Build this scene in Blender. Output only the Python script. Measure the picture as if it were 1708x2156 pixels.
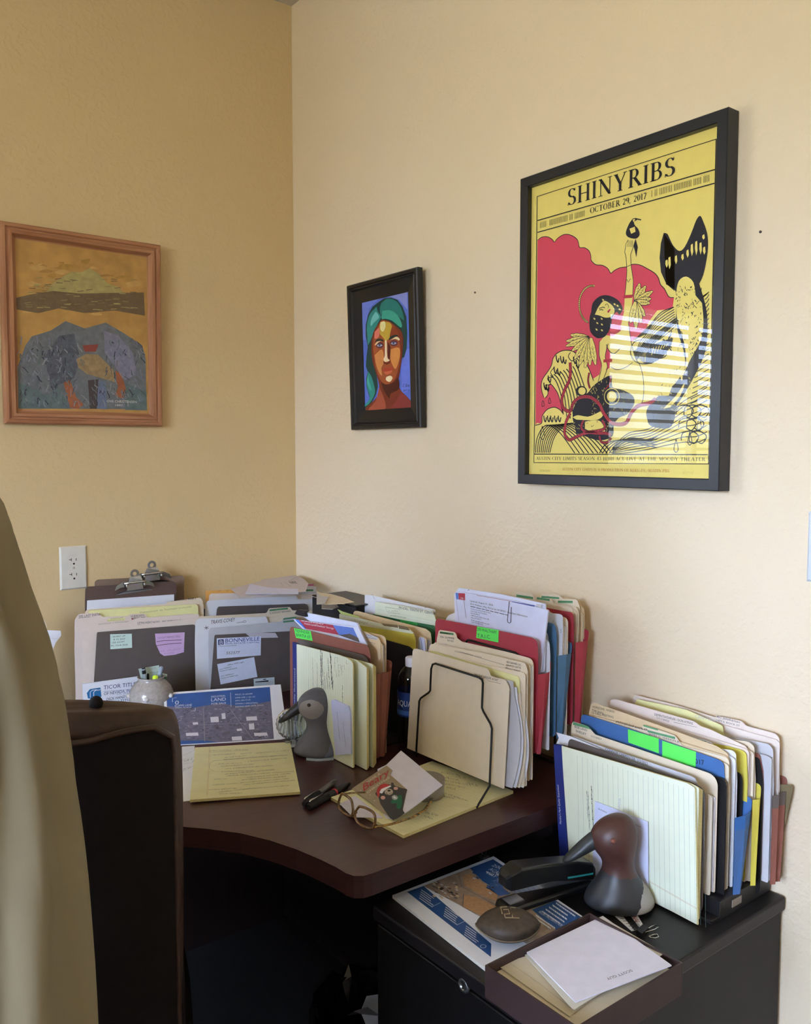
import bpy, bmesh, math, random
from mathutils import Vector as V, Matrix
R_ = random.Random(7)
for o in list(bpy.data.objects): bpy.data.objects.remove(o)
SC = bpy.context.scene
COL = SC.collection
# ---------------------------------------------------------------- camera, world, lights, exposure
CAM = V((-1.3729, -2.3115, 1.392)); YAW, PITCH, FPX = 0.6632, 0.0682, 1809.27
FW = V((math.sin(YAW)*math.cos(PITCH), math.cos(YAW)*math.cos(PITCH), -math.sin(PITCH)))
RT = V((math.cos(YAW), -math.sin(YAW), 0)); UP = RT.cross(FW)
cd = bpy.data.cameras.new('camera'); cam = bpy.data.objects.new('camera', cd); COL.objects.link(cam)
cam.matrix_world = Matrix(((RT.x, UP.x, -FW.x, CAM.x), (RT.y, UP.y, -FW.y, CAM.y), (RT.z, UP.z, -FW.z, CAM.z), (0, 0, 0, 1)))
cd.sensor_fit = 'HORIZONTAL'; cd.sensor_width = 36; cd.lens = FPX/1708*36; cd.clip_start = .02
SC.camera = cam
vs = SC.view_settings
vs.view_transform = 'Standard'; vs.look = 'None'; vs.gamma = 1; vs.use_curve_mapping = False
vs.exposure = 0.0
def lin(c): return c/12.92 if c <= .04045 else ((c+.055)/1.055)**2.4
def hexc(h):
    h = h.lstrip('#'); return tuple(lin(int(h[i:i+2], 16)/255) for i in (0, 2, 4)) + (1,)
W = bpy.data.worlds.new('sky'); SC.world = W; W.use_nodes = True
nt = W.node_tree; nt.nodes.clear()
wo = nt.nodes.new('ShaderNodeOutputWorld'); bg = nt.nodes.new('ShaderNodeBackground')
tc = nt.nodes.new('ShaderNodeTexCoord'); sp = nt.nodes.new('ShaderNodeSeparateXYZ')
nz = nt.nodes.new('ShaderNodeTexNoise'); nz.inputs['Scale'].default_value = 9; nz.inputs['Detail'].default_value = 6
ad = nt.nodes.new('ShaderNodeMath'); ad.operation = 'MULTIPLY_ADD'; ad.inputs[1].default_value = .55
rp = nt.nodes.new('ShaderNodeValToRGB')
rp.color_ramp.elements[0].position = .22; rp.color_ramp.elements[0].color = (.20, .20, .13, 1)
rp.color_ramp.elements[1].position = .36; rp.color_ramp.elements[1].color = (.56, .71, 1, 1)
L = nt.links.new
L(tc.outputs['Generated'], nz.inputs['Vector']); L(tc.outputs['Generated'], sp.inputs[0])
L(nz.outputs['Fac'], ad.inputs[0]); L(sp.outputs['Z'], ad.inputs[2]); L(ad.outputs[0], rp.inputs[0])
L(rp.outputs['Color'], bg.inputs['Color']); bg.inputs['Strength'].default_value = 44.0; L(bg.outputs[0], wo.inputs[0])
def area(name, loc, rot, sx, sy, power, color, portal=False):
    l = bpy.data.lights.new(name, 'AREA'); l.shape = 'RECTANGLE'; l.size = sx; l.size_y = sy
    l.energy = power; l.color = color
    if portal: l.cycles.is_portal = True
    o = bpy.data.objects.new(name, l); COL.objects.link(o); o.location = loc; o.rotation_euler = rot
    return o
PI = math.pi
RX0, RY0, CZ = -3.9, -4.6, 2.725          # room extents, ceiling height
WIN1 = (-3.0, -1.56, 1.30, 2.06)          # window in the left wall (y=0): x0,x1,z0,z1
WIN2 = (-3.30, -1.60, 1.15, 2.15)         # window in the far side wall (x=RX0): y0,y1,z0,z1
area('window_portal_light', ((WIN1[0]+WIN1[1])/2, .10, (WIN1[2]+WIN1[3])/2), (-PI/2, 0, 0), WIN1[1]-WIN1[0], WIN1[3]-WIN1[2], 1, (1, 1, 1), True)
area('side_window_daylight', (RX0-.14, (WIN2[0]+WIN2[1])/2, (WIN2[2]+WIN2[3])/2), (0, -PI/2, 0), WIN2[3]-WIN2[2], WIN2[1]-WIN2[0], 40, (.66, .77, 1))
area('ceiling_fixture_light', (-2.6, -2.9, CZ-.09), (0, 0, 0), 1.1, .28, 9, (1, .84, .62))

# ---------------------------------------------------------------- materials
MC = {}
def mat(h, rough=.6, metal=0, spec=.5, noise=.04, scale=40, bump=0, name=None, coat=0, trans=0):
    key = (h, rough, metal, spec, noise, scale, bump, coat, trans)
    if key in MC: return MC[key]
    m = bpy.data.materials.new(name or ('m_' + h.strip('#'))); m.use_nodes = True
    n = m.node_tree; b = n.nodes['Principled BSDF']; c = hexc(h)
    b.inputs['Roughness'].default_value = rough; b.inputs['Metallic'].default_value = metal
    b.inputs['Specular IOR Level'].default_value = spec
    b.inputs['Coat Weight'].default_value = coat
    b.inputs['Transmission Weight'].default_value = trans
    t = n.nodes.new('ShaderNodeTexCoord'); z = n.nodes.new('ShaderNodeTexNoise'); z.inputs['Scale'].default_value = scale
    z.inputs['Detail'].default_value = 3
    r = n.nodes.new('ShaderNodeValToRGB')
    r.color_ramp.elements[0].position = .3; r.color_ramp.elements[1].position = .7
    r.color_ramp.elements[0].color = tuple(x*(1-noise) for x in c[:3]) + (1,)
    r.color_ramp.elements[1].color = tuple(min(1, x*(1+noise)) for x in c[:3]) + (1,)
    n.links.new(t.outputs['Object'], z.inputs['Vector']); n.links.new(z.outputs['Fac'], r.inputs[0]); n.links.new(r.outputs[0], b.inputs['Base Color'])
    if bump:
        bp = n.nodes.new('ShaderNodeBump'); bp.inputs['Strength'].default_value = bump; bp.inputs['Distance'].default_value = .002
        n.links.new(z.outputs['Fac'], bp.inputs['Height']); n.links.new(bp.outputs[0], b.inputs['Normal'])
    MC[key] = m; return m
def wall_mat(h, name):
    m = mat(h, .62, noise=.015, scale=3, spec=.35, name=name); n = m.node_tree; b = n.nodes['Principled BSDF']
    t = n.nodes.new('ShaderNodeTexCoord'); z = n.nodes.new('ShaderNodeTexNoise'); z.inputs['Scale'].default_value = 70; z.inputs['Detail'].default_value = 2; z.inputs['Roughness'].default_value = .45
    r = n.nodes.new('ShaderNodeValToRGB'); r.color_ramp.elements[0].position = .48; r.color_ramp.elements[1].position = .62
    z2 = n.nodes.new('ShaderNodeTexNoise'); z2.inputs['Scale'].default_value = 6
    mm = n.nodes.new('ShaderNodeMath'); mm.operation = 'MULTIPLY'
    bp = n.nodes.new('ShaderNodeBump'); bp.inputs['Strength'].default_value = .45; bp.inputs['Distance'].default_value = .0016
    n.links.new(t.outputs['Object'], z.inputs['Vector']); n.links.new(t.outputs['Object'], z2.inputs['Vector'])
    n.links.new(z.outputs['Fac'], r.inputs[0]); n.links.new(r.outputs[0], mm.inputs[0]); n.links.new(z2.outputs['Fac'], mm.inputs[1])
    n.links.new(mm.outputs[0], bp.inputs['Height']); n.links.new(bp.outputs[0], b.inputs['Normal'])
    return m
def wood_mat(h1, h2, name, rough=.45, scale=(60, 4, 4), dist=3, coat=0, spec=.5):
    m = bpy.data.materials.new(name); m.use_nodes = True; n = m.node_tree; b = n.nodes['Principled BSDF']
    b.inputs['Roughness'].default_value = rough; b.inputs['Coat Weight'].default_value = coat; b.inputs['Specular IOR Level'].default_value = spec
    t = n.nodes.new('ShaderNodeTexCoord'); mp = n.nodes.new('ShaderNodeMapping'); mp.inputs['Scale'].default_value = scale
    z = n.nodes.new('ShaderNodeTexNoise'); z.inputs['Scale'].default_value = 1.6; z.inputs['Detail'].default_value = 6; z.inputs['Distortion'].default_value = dist
    r = n.nodes.new('ShaderNodeValToRGB'); r.color_ramp.elements[0].color = hexc(h1); r.color_ramp.elements[1].color = hexc(h2)
    r.color_ramp.elements[0].position = .3; r.color_ramp.elements[1].position = .7
    n.links.new(t.outputs['Object'], mp.inputs[0]); n.links.new(mp.outputs[0], z.inputs['Vector']); n.links.new(z.outputs['Fac'], r.inputs[0]); n.links.new(r.outputs[0], b.inputs['Base Color'])
    return m
def glass_mat(name, tint=(1, 1, 1, 1), f=1.5, rough=0.0):
    m = bpy.data.materials.new(name); m.use_nodes = True; n = m.node_tree; n.nodes.clear()
    o = n.nodes.new('ShaderNodeOutputMaterial'); mx = n.nodes.new('ShaderNodeMixShader'); tr = n.nodes.new('ShaderNodeBsdfTransparent'); gl = n.nodes.new('ShaderNodeBsdfGlossy'); lw = n.nodes.new('ShaderNodeLayerWeight'); lw.inputs['Blend'].default_value = .5; pw = n.nodes.new('ShaderNodeMath'); pw.operation = 'POWER'; pw.inputs[1].default_value = 5
    f0 = ((f-1)/(f+1))**2*1.6; fr = n.nodes.new('ShaderNodeMath'); fr.operation = 'MULTIPLY_ADD'; fr.inputs[1].default_value = 1-f0; fr.inputs[2].default_value = f0
    n.links.new(lw.outputs['Facing'], pw.inputs[0]); n.links.new(pw.outputs[0], fr.inputs[0]); tr.inputs[0].default_value = tint; gl.inputs['Roughness'].default_value = rough
    n.links.new(fr.outputs[0], mx.inputs[0]); n.links.new(tr.outputs[0], mx.inputs[1]); n.links.new(gl.outputs[0], mx.inputs[2]); n.links.new(mx.outputs[0], o.inputs[0])
    return m
# ---------------------------------------------------------------- rays and planes (a pixel becomes a point on a real surface)
def ray(px, py): return FW + RT*((px-854)/FPX) - UP*((py-1078)/FPX)
class Pl:
    def __init__(s, p0, n): s.p0 = V(p0); s.n = V(n).normalized()
    def hit(s, px, py):
        d = ray(px, py); return CAM + d*((s.p0-CAM).dot(s.n)/d.dot(s.n))
    eps = .00018
    def face(s): return s.n if s.n.dot(CAM-s.p0) > 0 else -s.n
def PX(c, lean=0, base=.737): return Pl((c, 0, base), (1, 0, -lean))
def PY(c, lean=0, base=.737): return Pl((0, c, base), (0, 1, -lean))
def PZ(z): return Pl((0, 0, z), (0, 0, 1))
def P3(a, b, c): a, b, c = V(a), V(b), V(c); return Pl(a, (b-a).cross(c-a))
DESK, CAB = .737, .646
# ---------------------------------------------------------------- mesh collector
class M:
    def __init__(s): s.v = []; s.f = []; s.m = []; s.sm = []; s.mats = []
    def mi(s, m):
        if m not in s.mats: s.mats.append(m)
        return s.mats.index(m)
    def face(s, pts, m, smooth=False):
        b = len(s.v); s.v += [tuple(p) for p in pts]; s.f.append(tuple(range(b, b+len(pts)))); s.m.append(s.mi(m)); s.sm.append(smooth)
    def grid(s, rows, m, closed=False, smooth=True, caps=False):
        b = len(s.v); n = len(rows[0]); k = s.mi(m)
        for r in rows: s.v += [tuple(p) for p in r]
        for i in range(len(rows)-1):
            for j in range(n if closed else n-1):
                j2 = (j+1) % n
                s.f.append((b+i*n+j, b+i*n+j2, b+(i+1)*n+j2, b+(i+1)*n+j)); s.m.append(k); s.sm.append(smooth)
        if caps:
            s.f.append(tuple(b+j for j in reversed(range(n)))); s.m.append(k); s.sm.append(False)
            e = b+(len(rows)-1)*n; s.f.append(tuple(e+j for j in range(n))); s.m.append(k); s.sm.append(False)
    def prism(s, pts, ext, m, side=None):
        pts = [V(p) for p in pts]; ext = V(ext); q = [p+ext for p in pts]
        s.face(pts, m); s.face(list(reversed(q)), m)
        for i in range(len(pts)):
            j = (i+1) % len(pts); s.face([pts[j], pts[i], q[i], q[j]], side or m)
    def box(s, lo, hi, m, rot=None, bev=0):
        x0, y0, z0 = lo; x1, y1, z1 = hi
        c = [(x0, y0, z0), (x1, y0, z0), (x1, y1, z0), (x0, y1, z0), (x0, y0, z1), (x1, y0, z1), (x1, y1, z1), (x0, y1, z1)]
        if rot: c = [rot(V(p)) for p in c]
        b = len(s.v); s.v += [tuple(p) for p in c]; k = s.mi(m)
        for f in ((0, 3, 2, 1), (4, 5, 6, 7), (0, 1, 5, 4), (1, 2, 6, 5), (2, 3, 7, 6), (3, 0, 4, 7)):
            s.f.append(tuple(b+i for i in f)); s.m.append(k); s.sm.append(False)
    def tube(s, path, r, m, n=8, caps=True, flat=None):
        path = [V(p) for p in path]; rows = []; N = None
        for i, p in enumerate(path):
            t = (path[min(i+1, len(path)-1)]-path[max(i-1, 0)]).normalized()
            if N is None:
                N = t.cross(V((0, 0, 1)));  N = N if N.length > .1 else t.cross(V((1, 0, 0)))
            N = (N - t*N.dot(t)).normalized(); B = t.cross(N)
            rr = r[i] if isinstance(r, (list, tuple)) else r
            a, b = rr if isinstance(rr, tuple) else (rr, rr)
            rows.append([p + N*(math.cos(2*PI*k/n)*a) + B*(math.sin(2*PI*k/n)*b) for k in range(n)])
        s.grid(rows, m, True, True, caps)
    def lathe(s, c, prof, m, n=24, caps=True):
        c = V(c); s.grid([[c+V((math.cos(2*PI*k/n)*r, math.sin(2*PI*k/n)*r, z)) for k in range(n)] for r, z in prof], m, True, True, caps)
    # --- drawing on a plane, coordinates are positions seen in the photo mapped on the real surface
    def dp(s, pl, pts, m, ly=1):
        e = pl.face()*(pl.eps*ly); s.face([pl.hit(*p)+e for p in pts], m)
    def dl(s, pl, pts, w, m, ly=2, closed=False):
        e = pl.face(); q = [pl.hit(*p)+e*(pl.eps*ly) for p in pts]; s.line3(q, w, m, e, closed)
    def line3(s, q, w, m, e, closed=False):
        n = len(q)
        if n < 2: return
        sd = []
        for i in range(n):
            a = q[(i-1) % n] if (closed or i > 0) else q[i]; b = q[(i+1) % n] if (closed or i < n-1) else q[i]
            d = (b-a); d = d.normalized() if d.length > 1e-9 else V((1, 0, 0)); sd.append(e.cross(d).normalized()*w/2)
        b0 = len(s.v); k = s.mi(m)
        for i in range(n): s.v += [tuple(q[i]-sd[i]), tuple(q[i]+sd[i])]
        for i in range(n if closed else n-1):
            j = (i+1) % n; s.f.append((b0+2*i, b0+2*j, b0+2*j+1, b0+2*i+1)); s.m.append(k); s.sm.append(False)
    def text3(s, txt, o, u, h, m, e, serif=False, shear=0, keep=False):
        # txt from point o, u = full advance vector (or direction when keep), h = up vector
        vv, ff = (serif_mesh if serif else text_mesh)(txt)
        if not vv: return
        wdt = max(p[0] for p in vv) or 1
        k = s.mi(m); b = len(s.v); U = u/wdt if not keep else u.normalized()*h.length
        s.v += [tuple(o + U*(p[0]+shear*p[1]) + h*p[1] + e) for p in vv]
        for f in ff: s.f.append(tuple(b+i for i in f)); s.m.append(k); s.sm.append(False)
    def tx(s, pl, txt, A, B, hp, m, ly=2, serif=False, shear=0):
        o = pl.hit(*A); u = pl.hit(*B)-o; f = pl.face(); up = f.cross(u).normalized(); h0 = pl.hit(A[0], A[1]-hp)-o
        s.text3(txt, o, u, up*h0.length, m, f*(pl.eps*ly), serif, shear)
    def scr(s, pl, A, B, hp, m, w=.0006, ly=2, dens=1.0, seed=None):
        r = random.Random(seed if seed is not None else A[0]*7+A[1]); L_ = math.hypot(B[0]-A[0], B[1]-A[1]); n = max(4, int(L_/(hp*.33)*dens)); seg = []; 
        for i in range(n+1):
            t = i/n; x = A[0]+(B[0]-A[0])*t + r.uniform(-.1, .1)*hp; y = A[1]+(B[1]-A[1])*t - (hp*r.uniform(.55, 1) if i % 2 else r.uniform(-.1, .15)*hp)
            seg.append((x, y))
            if r.random() < .13:
                if len(seg) > 2: s.dl(pl, seg, w, m, ly)
                seg = []
        if len(seg) > 1: s.dl(pl, seg, w, m, ly)
    def print_lines(s, pl, A, B, C, n, m, hp=2, ly=2, seed=1, fill=.75):
        # n rows of dashes standing for tiny print; A->B first row, A->C down
        r = random.Random(seed)
        for i in range(n):
            t = i/max(1, n-1); a = (A[0]+(C[0]-A[0])*t, A[1]+(C[1]-A[1])*t); x = 0; end = r.uniform(fill, 1)
            while x < end:
                ln = r.uniform(.04, .12); x2 = min(end, x+ln)
                p = lambda q: (a[0]+(B[0]-A[0])*q, a[1]+(B[1]-A[1])*q)
                p0, p1 = p(x), p(x2); s.dp(pl, [p0, p1, (p1[0], p1[1]-hp), (p0[0], p0[1]-hp)], m, ly); x = x2+.015
    def build(s, name, parent=None, loc=None, bevel=0, subs=0, solid=0):
        me = bpy.data.meshes.new(name); lo = V(loc) if loc is not None else (parent_loc(parent) if parent else V((0, 0, 0)))
        me.from_pydata([tuple(V(p)-lo) for p in s.v], [], s.f); me.polygons.foreach_set('material_index', s.m); me.polygons.foreach_set('use_smooth', s.sm)
        for m in s.mats: me.materials.append(m)
        me.update()
        o = bpy.data.objects.new(name, me); COL.objects.link(o)
        if parent: o.parent = parent; o.location = lo-parent_loc(parent)
        else: o.location = lo
        if bevel:
            b = bpy.data.meshes; bm = bmesh.new(); bm.from_mesh(me); bmesh.ops.remove_doubles(bm, verts=bm.verts, dist=1e-5); bm.to_mesh(me); bm.free()
            md = o.modifiers.new('bevel', 'BEVEL'); md.width = bevel; md.segments = 3; md.limit_method = 'ANGLE'; md.angle_limit = .6
        if solid: md = o.modifiers.new('solid', 'SOLIDIFY'); md.thickness = solid
        if subs: md = o.modifiers.new('sub', 'SUBSURF'); md.levels = subs; md.render_levels = subs
        return o
def parent_loc(p):
    l = V(p.location)
    while p.parent: p = p.parent; l = l+V(p.location)
    return l
def thing(name, label, cat, loc, group=None):
    o = bpy.data.objects.new(name, None); COL.objects.link(o); o.location = loc; o.empty_display_size = .05
    return tag(o, label, cat, group)
def tag(o, label, cat, group=None):
    o['label'] = label; o['category'] = cat
    if group: o['group'] = group
    return o
def struct(o): o['kind'] = 'structure'; return o
# ---------------------------------------------------------------- lettering
TC = {}
def text_mesh(txt):
    if txt in TC: return TC[txt]
    cu = bpy.data.curves.new('t', 'FONT'); cu.body = txt; cu.resolution_u = 2; cu.size = 1.38
    ob = bpy.data.objects.new('t', cu); COL.objects.link(ob)
    me = bpy.data.meshes.new_from_object(ob.evaluated_get(bpy.context.evaluated_depsgraph_get()))
    vv = [(v.co.x, v.co.y) for v in me.vertices]; ff = [tuple(p.vertices) for p in me.polygons]
    bpy.data.objects.remove(ob); bpy.data.curves.remove(cu); bpy.data.meshes.remove(me)
    if vv:
        mn = min(v[0] for v in vv); vv = [(x-mn, y) for x, y in vv]
    TC[txt] = (vv, ff); return TC[txt]
# serif capitals: v x (thick stem) | l x0 y0 x1 y1 w | a cx cy rx ry a0 a1 | s x0 x1 y (serif bar)
TK, TN = .15, .05
def stem(x, y0=0, y1=1): return [('l', x, y0, x, y1, TK), ('l', x-.15, y0+.02, x+.15, y0+.02, .04), ('l', x-.15, y1-.02, x+.15, y1-.02, .04)]
GL = {
 'S': (.62, [('a', .32, .735, .2, .235, 25, 270), ('a', .31, .265, .22, .235, 90, -155), ('l', .50, .80, .53, .97, .04), ('l', .09, .2, .06, .02, .04)]),
 'H': (.9, stem(.18)+stem(.72)+[('l', .2, .5, .7, .5, TN)]), 'I': (.36, stem(.18)),
 'N': (.95, [('l', .18, 0, .18, 1, TN), ('l', .16, .97, .76, .03, TK), ('l', .76, 0, .76, 1, TN), ('l', .05, .02, .31, .02, .04), ('l', .03, .98, .25, .98, .04), ('l', .64, .98, .89, .98, .04)]),
 'Y': (.82, [('l', .4, 0, .4, .45, TK), ('l', .12, .98, .4, .42, TK), ('l', .7, .98, .42, .42, TN), ('l', 0, .98, .26, .98, .04), ('l', .58, .98, .82, .98, .04), ('l', .25, .02, .55, .02, .04)]),
 'R': (.82, stem(.18)+[('a', .36, .74, .2, .24, 90, -90), ('l', .2, .97, .38, .97, TN), ('l', .2, .5, .38, .5, TN), ('l', .4, .5, .72, .02, TK), ('l', .6, .02, .85, .02, .04)]),
 'B': (.75, stem(.18)+[('a', .38, .75, .18, .23, 90, -90), ('a', .38, .27, .24, .25, 90, -90), ('l', .2, .97, .4, .97, TN), ('l', .2, .51, .4, .51, TN), ('l', .2, .03, .4, .03, TN)]),
 'O': (.92, [('a', .44, .5, .36, .48, 0, 360)]), 'C': (.8, [('a', .44, .5, .36, .48, 45, 315), ('l', .7, .75, .72, .95, .04)]),
 'G': (.88, [('a', .44, .5, .36, .48, 45, 320), ('l', .7, .75, .72, .95, .04), ('l', .72, .05, .72, .42, TK), ('l', .56, .42, .84, .42, .04)]),
 'T': (.78, [('l', .38, 0, .38, .97, TK), ('l', .04, .97, .72, .97, TN), ('l', .05, .8, .05, .98, .04), ('l', .71, .8, .71, .98, .04), ('l', .22, .02, .54, .02, .04)]),
 'E': (.7, stem(.18)+[('l', .2, .97, .58, .97, TN), ('l', .2, .51, .48, .51, TN), ('l', .2, .03, .6, .03, TN), ('l', .58, .82, .58, .98, .04), ('l', .6, .02, .6, .2, .04)]),
 'F': (.66, stem(.18)+[('l', .2, .97, .58, .97, TN), ('l', .2, .51, .48, .51, TN), ('l', .58, .82, .58, .98, .04)]),
 'L': (.66, stem(.18)+[('l', .2, .03, .58, .03, TN), ('l', .58, .02, .58, .22, .04)]),
 'A': (.86, [('l', .12, .03, .42, 1, TN), ('l', .42, 1, .72, .03, TK), ('l', .2, .35, .6, .35, TN), ('l', 0, .02, .24, .02, .04), ('l', .58, .02, .86, .02, .04)]),
 'U': (.88, [('l', .18, .3, .18, 1, TK), ('l', .7, .3, .7, 1, TN), ('a', .44, .3, .26, .28, 180, 360), ('l', .03, .98, .33, .98, .04), ('l', .57, .98, .83, .98, .04)]),
 'M': (1.05, [('l', .16, 0, .2, 1, TN), ('l', .18, 1, .5, .1, TK), ('l', .5, .1, .82, 1, TN), ('l', .86, 0, .82, 1, TK), ('l', .04, .02, .3, .02, .04), ('l', .7, .02, 1, .02, .04)]),
 'D': (.85, stem(.18)+[('a', .36, .5, .36, .47, 90, -90), ('l', .2, .97, .38, .97, TN), ('l', .2, .03, .38, .03, TN)]),
 'P': (.72, stem(.18)+[('a', .38, .72, .22, .25, 90, -90), ('l', .2, .97, .4, .97, TN), ('l', .2, .47, .4, .47, TN)]),
 'V': (.84, [('l', .12, .98, .42, .02, TK), ('l', .72, .98, .44, .02, TN), ('l', 0, .98, .26, .98, .04), ('l', .6, .98, .84, .98, .04)]),
 'K': (.85, stem(.18)+[('l', .7, .97, .25, .45, TN), ('l', .38, .55, .72, .03, TK), ('l', .58, .98, .82, .98, .04), ('l', .58, .02, .86, .02, .04)]),
 '0': (.62, [('a', .3, .5, .22, .48, 0, 360)]), '1': (.42, [('l', .2, 0, .2, 1, TK), ('l', .2, .98, .06, .85, .06), ('l', .06, .02, .34, .02, .04)]),
 '2': (.6, [('a', .28, .7, .2, .26, 160, -40), ('l', .44, .56, .08, .05, TN*1.6), ('l', .06, .06, .52, .06, .12)]),
 '9': (.6, [('a', .28, .68, .2, .28, 0, 360), ('a', .2, .5, .28, .48, 30, -60)]), '7': (.56, [('l', .06, .94, .5, .94, .12), ('l', .5, .94, .2, 0, .12)]),
 '4': (.62, [('l', .42, 0, .42, 1, TK), ('l', .42, 1, .05, .3, TN), ('l', .05, .3, .58, .3, TN)]), '3': (.58, [('a', .26, .73, .18, .23, 150, -90), ('a', .26, .27, .22, .24, 90, -150)]),
 ',': (.26, [('l', .12, .1, .06, -.15, .1)]), '-': (.4, [('l', .06, .4, .34, .4, .08)]), ' ': (.4, []), '.': (.24, [('l', .1, 0, .1, .12, .12)]),
 '|': (.22, [('l', .1, 0, .1, 1, .06)]),
}
def serif_mesh(txt):
    vv, ff, x = [], [], 0
    def quad(a, b, c, d):
        n = len(vv); vv.extend([a, b, c, d]); ff.append((n, n+1, n+2, n+3))
    for ch in txt:
        w, st = GL.get(ch, (.5, []))
        for t in st:
            if t[0] == 'l':
                _, x0, y0, x1, y1, wd = t; dx, dy = x1-x0, y1-y0; l = math.hypot(dx, dy); nx, ny = -dy/l*wd/2, dx/l*wd/2
                if abs(dy) > abs(dx)*.3 and wd > .06: nx, ny = -math.copysign(wd/2, dy)/max(.4, abs(dy)/l)*1.0, 0
                quad((x+x0+nx, y0+ny), (x+x1+nx, y1+ny), (x+x1-nx, y1-ny), (x+x0-nx, y0-ny))
            else:
                _, cx, cy, rx, ry, a0, a1 = t; n = max(6, int(abs(a1-a0)/20)); pr = None
                for i in range(n+1):
                    a = math.radians(a0+(a1-a0)*i/n); c, s_ = math.cos(a), math.sin(a); wd = TN+(TK-TN)*abs(c)**1.2
                    if ch == 'S' and (a0+(a1-a0)*i/n > 200 or 0 < a0+(a1-a0)*i/n < 80 and a1 < 0): wd = TK
                    o_, i_ = (x+cx+c*(rx+wd/2), cy+s_*(ry+wd/2*.6)), (x+cx+c*(rx-wd/2), cy+s_*(ry-wd/2*.6))
                    if pr: quad(pr[0], o_, i_, pr[1])
                    pr = (o_, i_)
        x += w+.06
    return vv, ff
INK = mat('#15151a', .7); PEN = mat('#2b3040', .7)
# ================================================================ ROOM
wl = wall_mat('#e7d4b6', 'wall_paint'); wl_shade = wall_mat('#d8be90', 'wall_paint_shaded'); ceil_m = mat('#cfc6ba', .9, bump=.3, scale=120); base_m = mat('#e9e4d8', .5)  # left wall: same paint, its dimmer bounced light put into a deeper colour
carpet = mat('#141210', .95, noise=.3, scale=400, bump=.6)
def wall_with_hole(name, a, b, d, z0, z1, hole, along, wl=None):
    wl = wl or globals()['wl']; m = M(); h0, h1, hz0, hz1 = hole
    def bx(p, q, r, s):
        if q-p < 1e-4 or s-r < 1e-4: return
        if along == 'x': m.box((p, min(d), r), (q, max(d), s), wl)
        else: m.box((min(d), p, r), (max(d), q, s), wl)
    bx(a, h0, z0, z1); bx(h1, b, z0, z1); bx(h0, h1, z0, hz0); bx(h0, h1, hz1, z1)
    return struct(m.build(name))
wall_with_hole('wall_left', RX0-.12, 0, (0, .12), 0, CZ, WIN1, 'x', wl_shade)
m = M(); m.box((0, RY0-.12, 0), (.12, .12, CZ), wl); struct(m.build('wall_right'))
wall_with_hole('wall_side', RY0, 0, (RX0-.12, RX0), 0, CZ, WIN2, 'y')
m = M(); m.box((RX0-.12, RY0-.12, 0), (0, RY0, CZ), wl); struct(m.build('wall_rear'))
m = M(); m.box((RX0-.12, RY0-.12, -.06), (.12, .12, 0), carpet); struct(m.build('floor'))
m = M(); m.box((RX0-.12, RY0-.12, CZ), (.12, .12, CZ+.08), ceil_m); struct(m.build('ceiling'))
m = M(); m.box((RX0, -.014, 0), (0, 0, .09), base_m); struct(m.build('baseboard_left'))
m = M(); m.box((-.014, RY0, 0), (0, -.014, .09), base_m); struct(m.build('baseboard_right'))
# windows
frm = mat('#e8e6e0', .4); slat_m = mat('#efe9da', .45); wg = glass_mat('window_glass', f=1.3)
def window(n, along, hole, d, blinds):
    h0, h1, z0, z1 = hole; r = bpy.data.objects.new('window_%d' % n, None); COL.objects.link(r); struct(r)
    def bx(m, p, q, r0, r1, s, t, mt):
        if along == 'x': m.box((p, r0, s), (q, r1, t), mt)
        else: m.box((-r1+RX0 if d < 0 else r0, p, s), (-r0+RX0 if d < 0 else r1, q, t), mt)
    f = M(); w = .045; y0, y1 = .07, .10
    for p, q, s, t in ((h0, h1, z0, z0+w), (h0, h1, z1-w, z1), (h0, h0+w, z0, z1), (h1-w, h1, z0, z1), ((h0+h1)/2-.02, (h0+h1)/2+.02, z0, z1)):
        bx(f, p, q, y0, y1, s, t, frm)
    f.build('window_frame', r)
    g = M(); bx(g, h0+w, h1-w, .084, .086, z0+w, z1-w, wg); g.build('pane', r)
    sl = M(); bx(sl, h0-.03, h1+.03, -.04, .065, z0-.025, z0-.001, frm); sl.build('window_sill', r)
    if blinds:
        b = M(); z = z0+.03
        while z < z1-.05:
            a = math.radians(16); hw = .022
            b.grid([[V((x, .035-hw*math.cos(a), z+hw*math.sin(a))), V((x, .035, z+.0015)), V((x, .035+hw*math.cos(a), z-hw*math.sin(a)))] for x in (h0+.01, h1-.01)], slat_m)
            z += .041
        b.build('blind_slats', r); hr = M(); hr.box((h0+.005, .01, z1-.045), (h1-.005, .06, z1-.002), slat_m); hr.build('headrail', r)
window(1, 'x', WIN1, 1, True); window(2, 'y', WIN2, -1, False)
cf = thing('ceiling_light', 'long ceiling light fixture with a frosted lens behind the viewer', 'ceiling light', (-2.6, -2.9, CZ))
m = M(); m.box((-3.2, -3.08, CZ-.07), (-2.0, -2.72, CZ-.001), frm); m.build('housing', cf, bevel=.01)

# ================================================================ FRAMED PICTURES
def ring_frame(m, o, U, Vv, N, w, h, prof, mt):
    # o = outer bottom-left, profile points (inset, height)
    rows = []
    for d, z in prof:
        rows.append([o+U*d+Vv*d+N*z, o+U*(w-d)+Vv*d+N*z, o+U*(w-d)+Vv*(h-d)+N*z, o+U*d+Vv*(h-d)+N*z])
    m.grid(rows, mt, True, False)
Z0 = 1.392
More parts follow.
